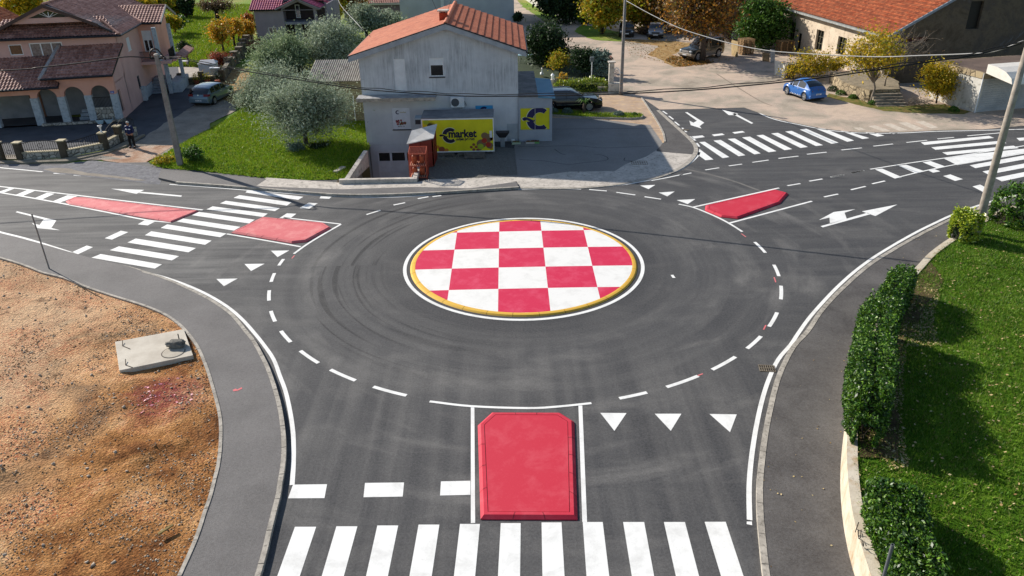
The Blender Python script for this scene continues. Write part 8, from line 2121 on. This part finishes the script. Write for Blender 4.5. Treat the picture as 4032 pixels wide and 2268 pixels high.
# ================================================================== THE MAN BY THE FENCE
def skin_mesh(name, nodes, edges, mat, parent, sub=2, root=0):
    me = bpy.data.meshes.new(name + '_sk'); me.from_pydata([n[0] for n in nodes], edges, []); o = bpy.data.objects.new(name + '_sk', me); COL.objects.link(o)
    o.modifiers.new('s', 'SKIN'); sv = me.skin_vertices[0].data
    for i, n in enumerate(nodes): sv[i].radius = n[1] if hasattr(n[1], '__len__') else (n[1], n[1]); sv[i].use_root = (i == root)
    ss = o.modifiers.new('u', 'SUBSURF'); ss.levels = sub; ss.render_levels = sub
    bpy.context.view_layer.update()
    m2 = bpy.data.meshes.new_from_object(o.evaluated_get(bpy.context.evaluated_depsgraph_get())); bpy.data.objects.remove(o); m2.name = name
    m2.materials.clear(); m2.materials.append(mat); m2.polygons.foreach_set('use_smooth', [True] * len(m2.polygons))
    r = bpy.data.objects.new(name, m2); link(r, parent); return r
pg = G('Z4', 218, 970)
man = thing('person', 'grey-haired man in dark blue and white track jacket and black trousers, standing by the fence', 'person', (pg.x, pg.y, .0), R(-8))
skin = plain('skin', '#b98468', .6); jk = plain('navy_jacket', '#12204f', .8); jw = plain('white_jacket_panel', '#dfe2e8', .7); tr_ = plain('black_trousers', '#0f0f12', .85); hr = plain('grey_hair', '#c9c6c0', .8); shn = plain('black_shoes', '#0c0c0d', .5)
S = 1.72 / 1.75
def pz(x, y, z): return (x * S, y * S, z * S)
N_ = [(pz(0, 0, .93), .10), (pz(0, 0, 1.08), .10), (pz(0, .01, 1.28), .11), (pz(0, .01, 1.43), .09), (pz(0, 0, 1.50), .055), (pz(0, -.01, 1.56), .055), (pz(0, -.02, 1.64), .085), (pz(0, -.01, 1.71), .07),
      (pz(.10, 0, .88), .095), (pz(.12, -.02, .5), .062), (pz(.13, .02, .1), .042), (pz(.145, -.12, .05), .035), (pz(-.10, 0, .88), .095), (pz(-.14, -.03, .5), .062), (pz(-.17, 0, .1), .042), (pz(-.19, -.14, .05), .035),
      (pz(.19, .01, 1.40), .06), (pz(.27, .03, 1.16), .047), (pz(.21, -.07, .96), .034), (pz(-.19, .01, 1.40), .06), (pz(-.28, .03, 1.16), .047), (pz(-.21, -.07, .96), .034)]
for s in (1, -1):      # palms and five fingers each
    b = len(N_); N_.append((pz(s * .195, -.10, .90), .028))
    for k, (dx, l) in enumerate(((-.02, .065), (-.007, .075), (.007, .07), (.02, .055))):
        N_.append((pz(s * (.19 + dx), -.115, .90 - l * .55), .0085)); N_.append((pz(s * (.185 + dx), -.105, .90 - l), .0075))
    N_.append((pz(s * .165, -.12, .885), .010)); N_.append((pz(s * .155, -.125, .86), .008))
E_ = [(0, 1), (1, 2), (2, 3), (3, 4), (4, 5), (5, 6), (6, 7), (0, 8), (8, 9), (9, 10), (10, 11), (0, 12), (12, 13), (13, 14), (14, 15), (3, 16), (16, 17), (17, 18), (3, 19), (19, 20), (20, 21)]
for h_, b in ((18, 22), (21, 33)):
    E_.append((h_, b))
    for k in range(4): E_ += [(b, b + 1 + 2 * k), (b + 1 + 2 * k, b + 2 + 2 * k)]
    E_ += [(b, b + 9), (b + 9, b + 10)]
skin_mesh('body', N_, E_, skin, man)
J = [(pz(0, .0, .86), (.175, .14)), (pz(0, 0, 1.08), (.175, .15)), (pz(0, .01, 1.3), (.185, .15)), (pz(0, .01, 1.44), (.11, .10)), (pz(.2, .01, 1.40), .082), (pz(.285, .03, 1.15), .068), (pz(.215, -.065, .97), .052), (pz(-.2, .01, 1.40), .082), (pz(-.295, .03, 1.15), .068), (pz(-.215, -.065, .97), .052)]
skin_mesh('jacket', J, [(0, 1), (1, 2), (2, 3), (3, 4), (4, 5), (5, 6), (3, 7), (7, 8), (8, 9)], jk, man)
for s in (1, -1): m = MB(); m.sphere((s * .10 * S, -.125 * S, 1.26 * S), .075, .04, .045, 10, 6); m.build('jacket_panel', jw, man, smooth=True)
for s in (1, -1): m = MB(); m.sphere((s * .13 * S, -.03 * S, 1.45 * S), .07, .07, .03, 10, 6); m.build('shoulder_panel', jw, man, smooth=True)
Tn = [(pz(0, 0, .98), (.165, .14)), (pz(.10, 0, .82), .115), (pz(.12, -.015, .48), .085), (pz(.13, .02, .08), .07), (pz(-.10, 0, .82), .115), (pz(-.14, -.025, .48), .085), (pz(-.17, 0, .08), .07)]
skin_mesh('trousers', Tn, [(0, 1), (1, 2), (2, 3), (0, 4), (4, 5), (5, 6)], tr_, man)
for x, y in ((.14, -.06), (-.18, -.08)): m = MB(); m.sphere((x * S, y * S, .045), .055, .14, .045, 12, 8); m.build('shoe', shn, man, smooth=True)
m = MB(); m.sphere((0, .012 * S, 1.69 * S), .086, .095, .075, 14, 9); m.build('hair', hr, man, smooth=True)
fc = MB(); fc.sphere((0, -.105 * S, 1.625 * S), .014, .02, .022, 8, 6); fc.build('nose', skin, man, smooth=True)
for s in (1, -1):
    m = MB(); m.sphere((s * .03 * S, -.092 * S, 1.655 * S), .012, .008, .009, 8, 5); m.build('eye', plain('dark_eye', '#1a1512', .4), man, smooth=True)
    m = MB(); m.sphere((s * .086 * S, -.01 * S, 1.635 * S), .012, .02, .03, 8, 5); m.build('ear', skin, man, smooth=True)
m = MB(); m.sphere((0, -.095 * S, 1.585 * S), .026, .008, .007, 10, 5); m.build('mouth', plain('lips', '#8a4a40', .6), man, smooth=True)
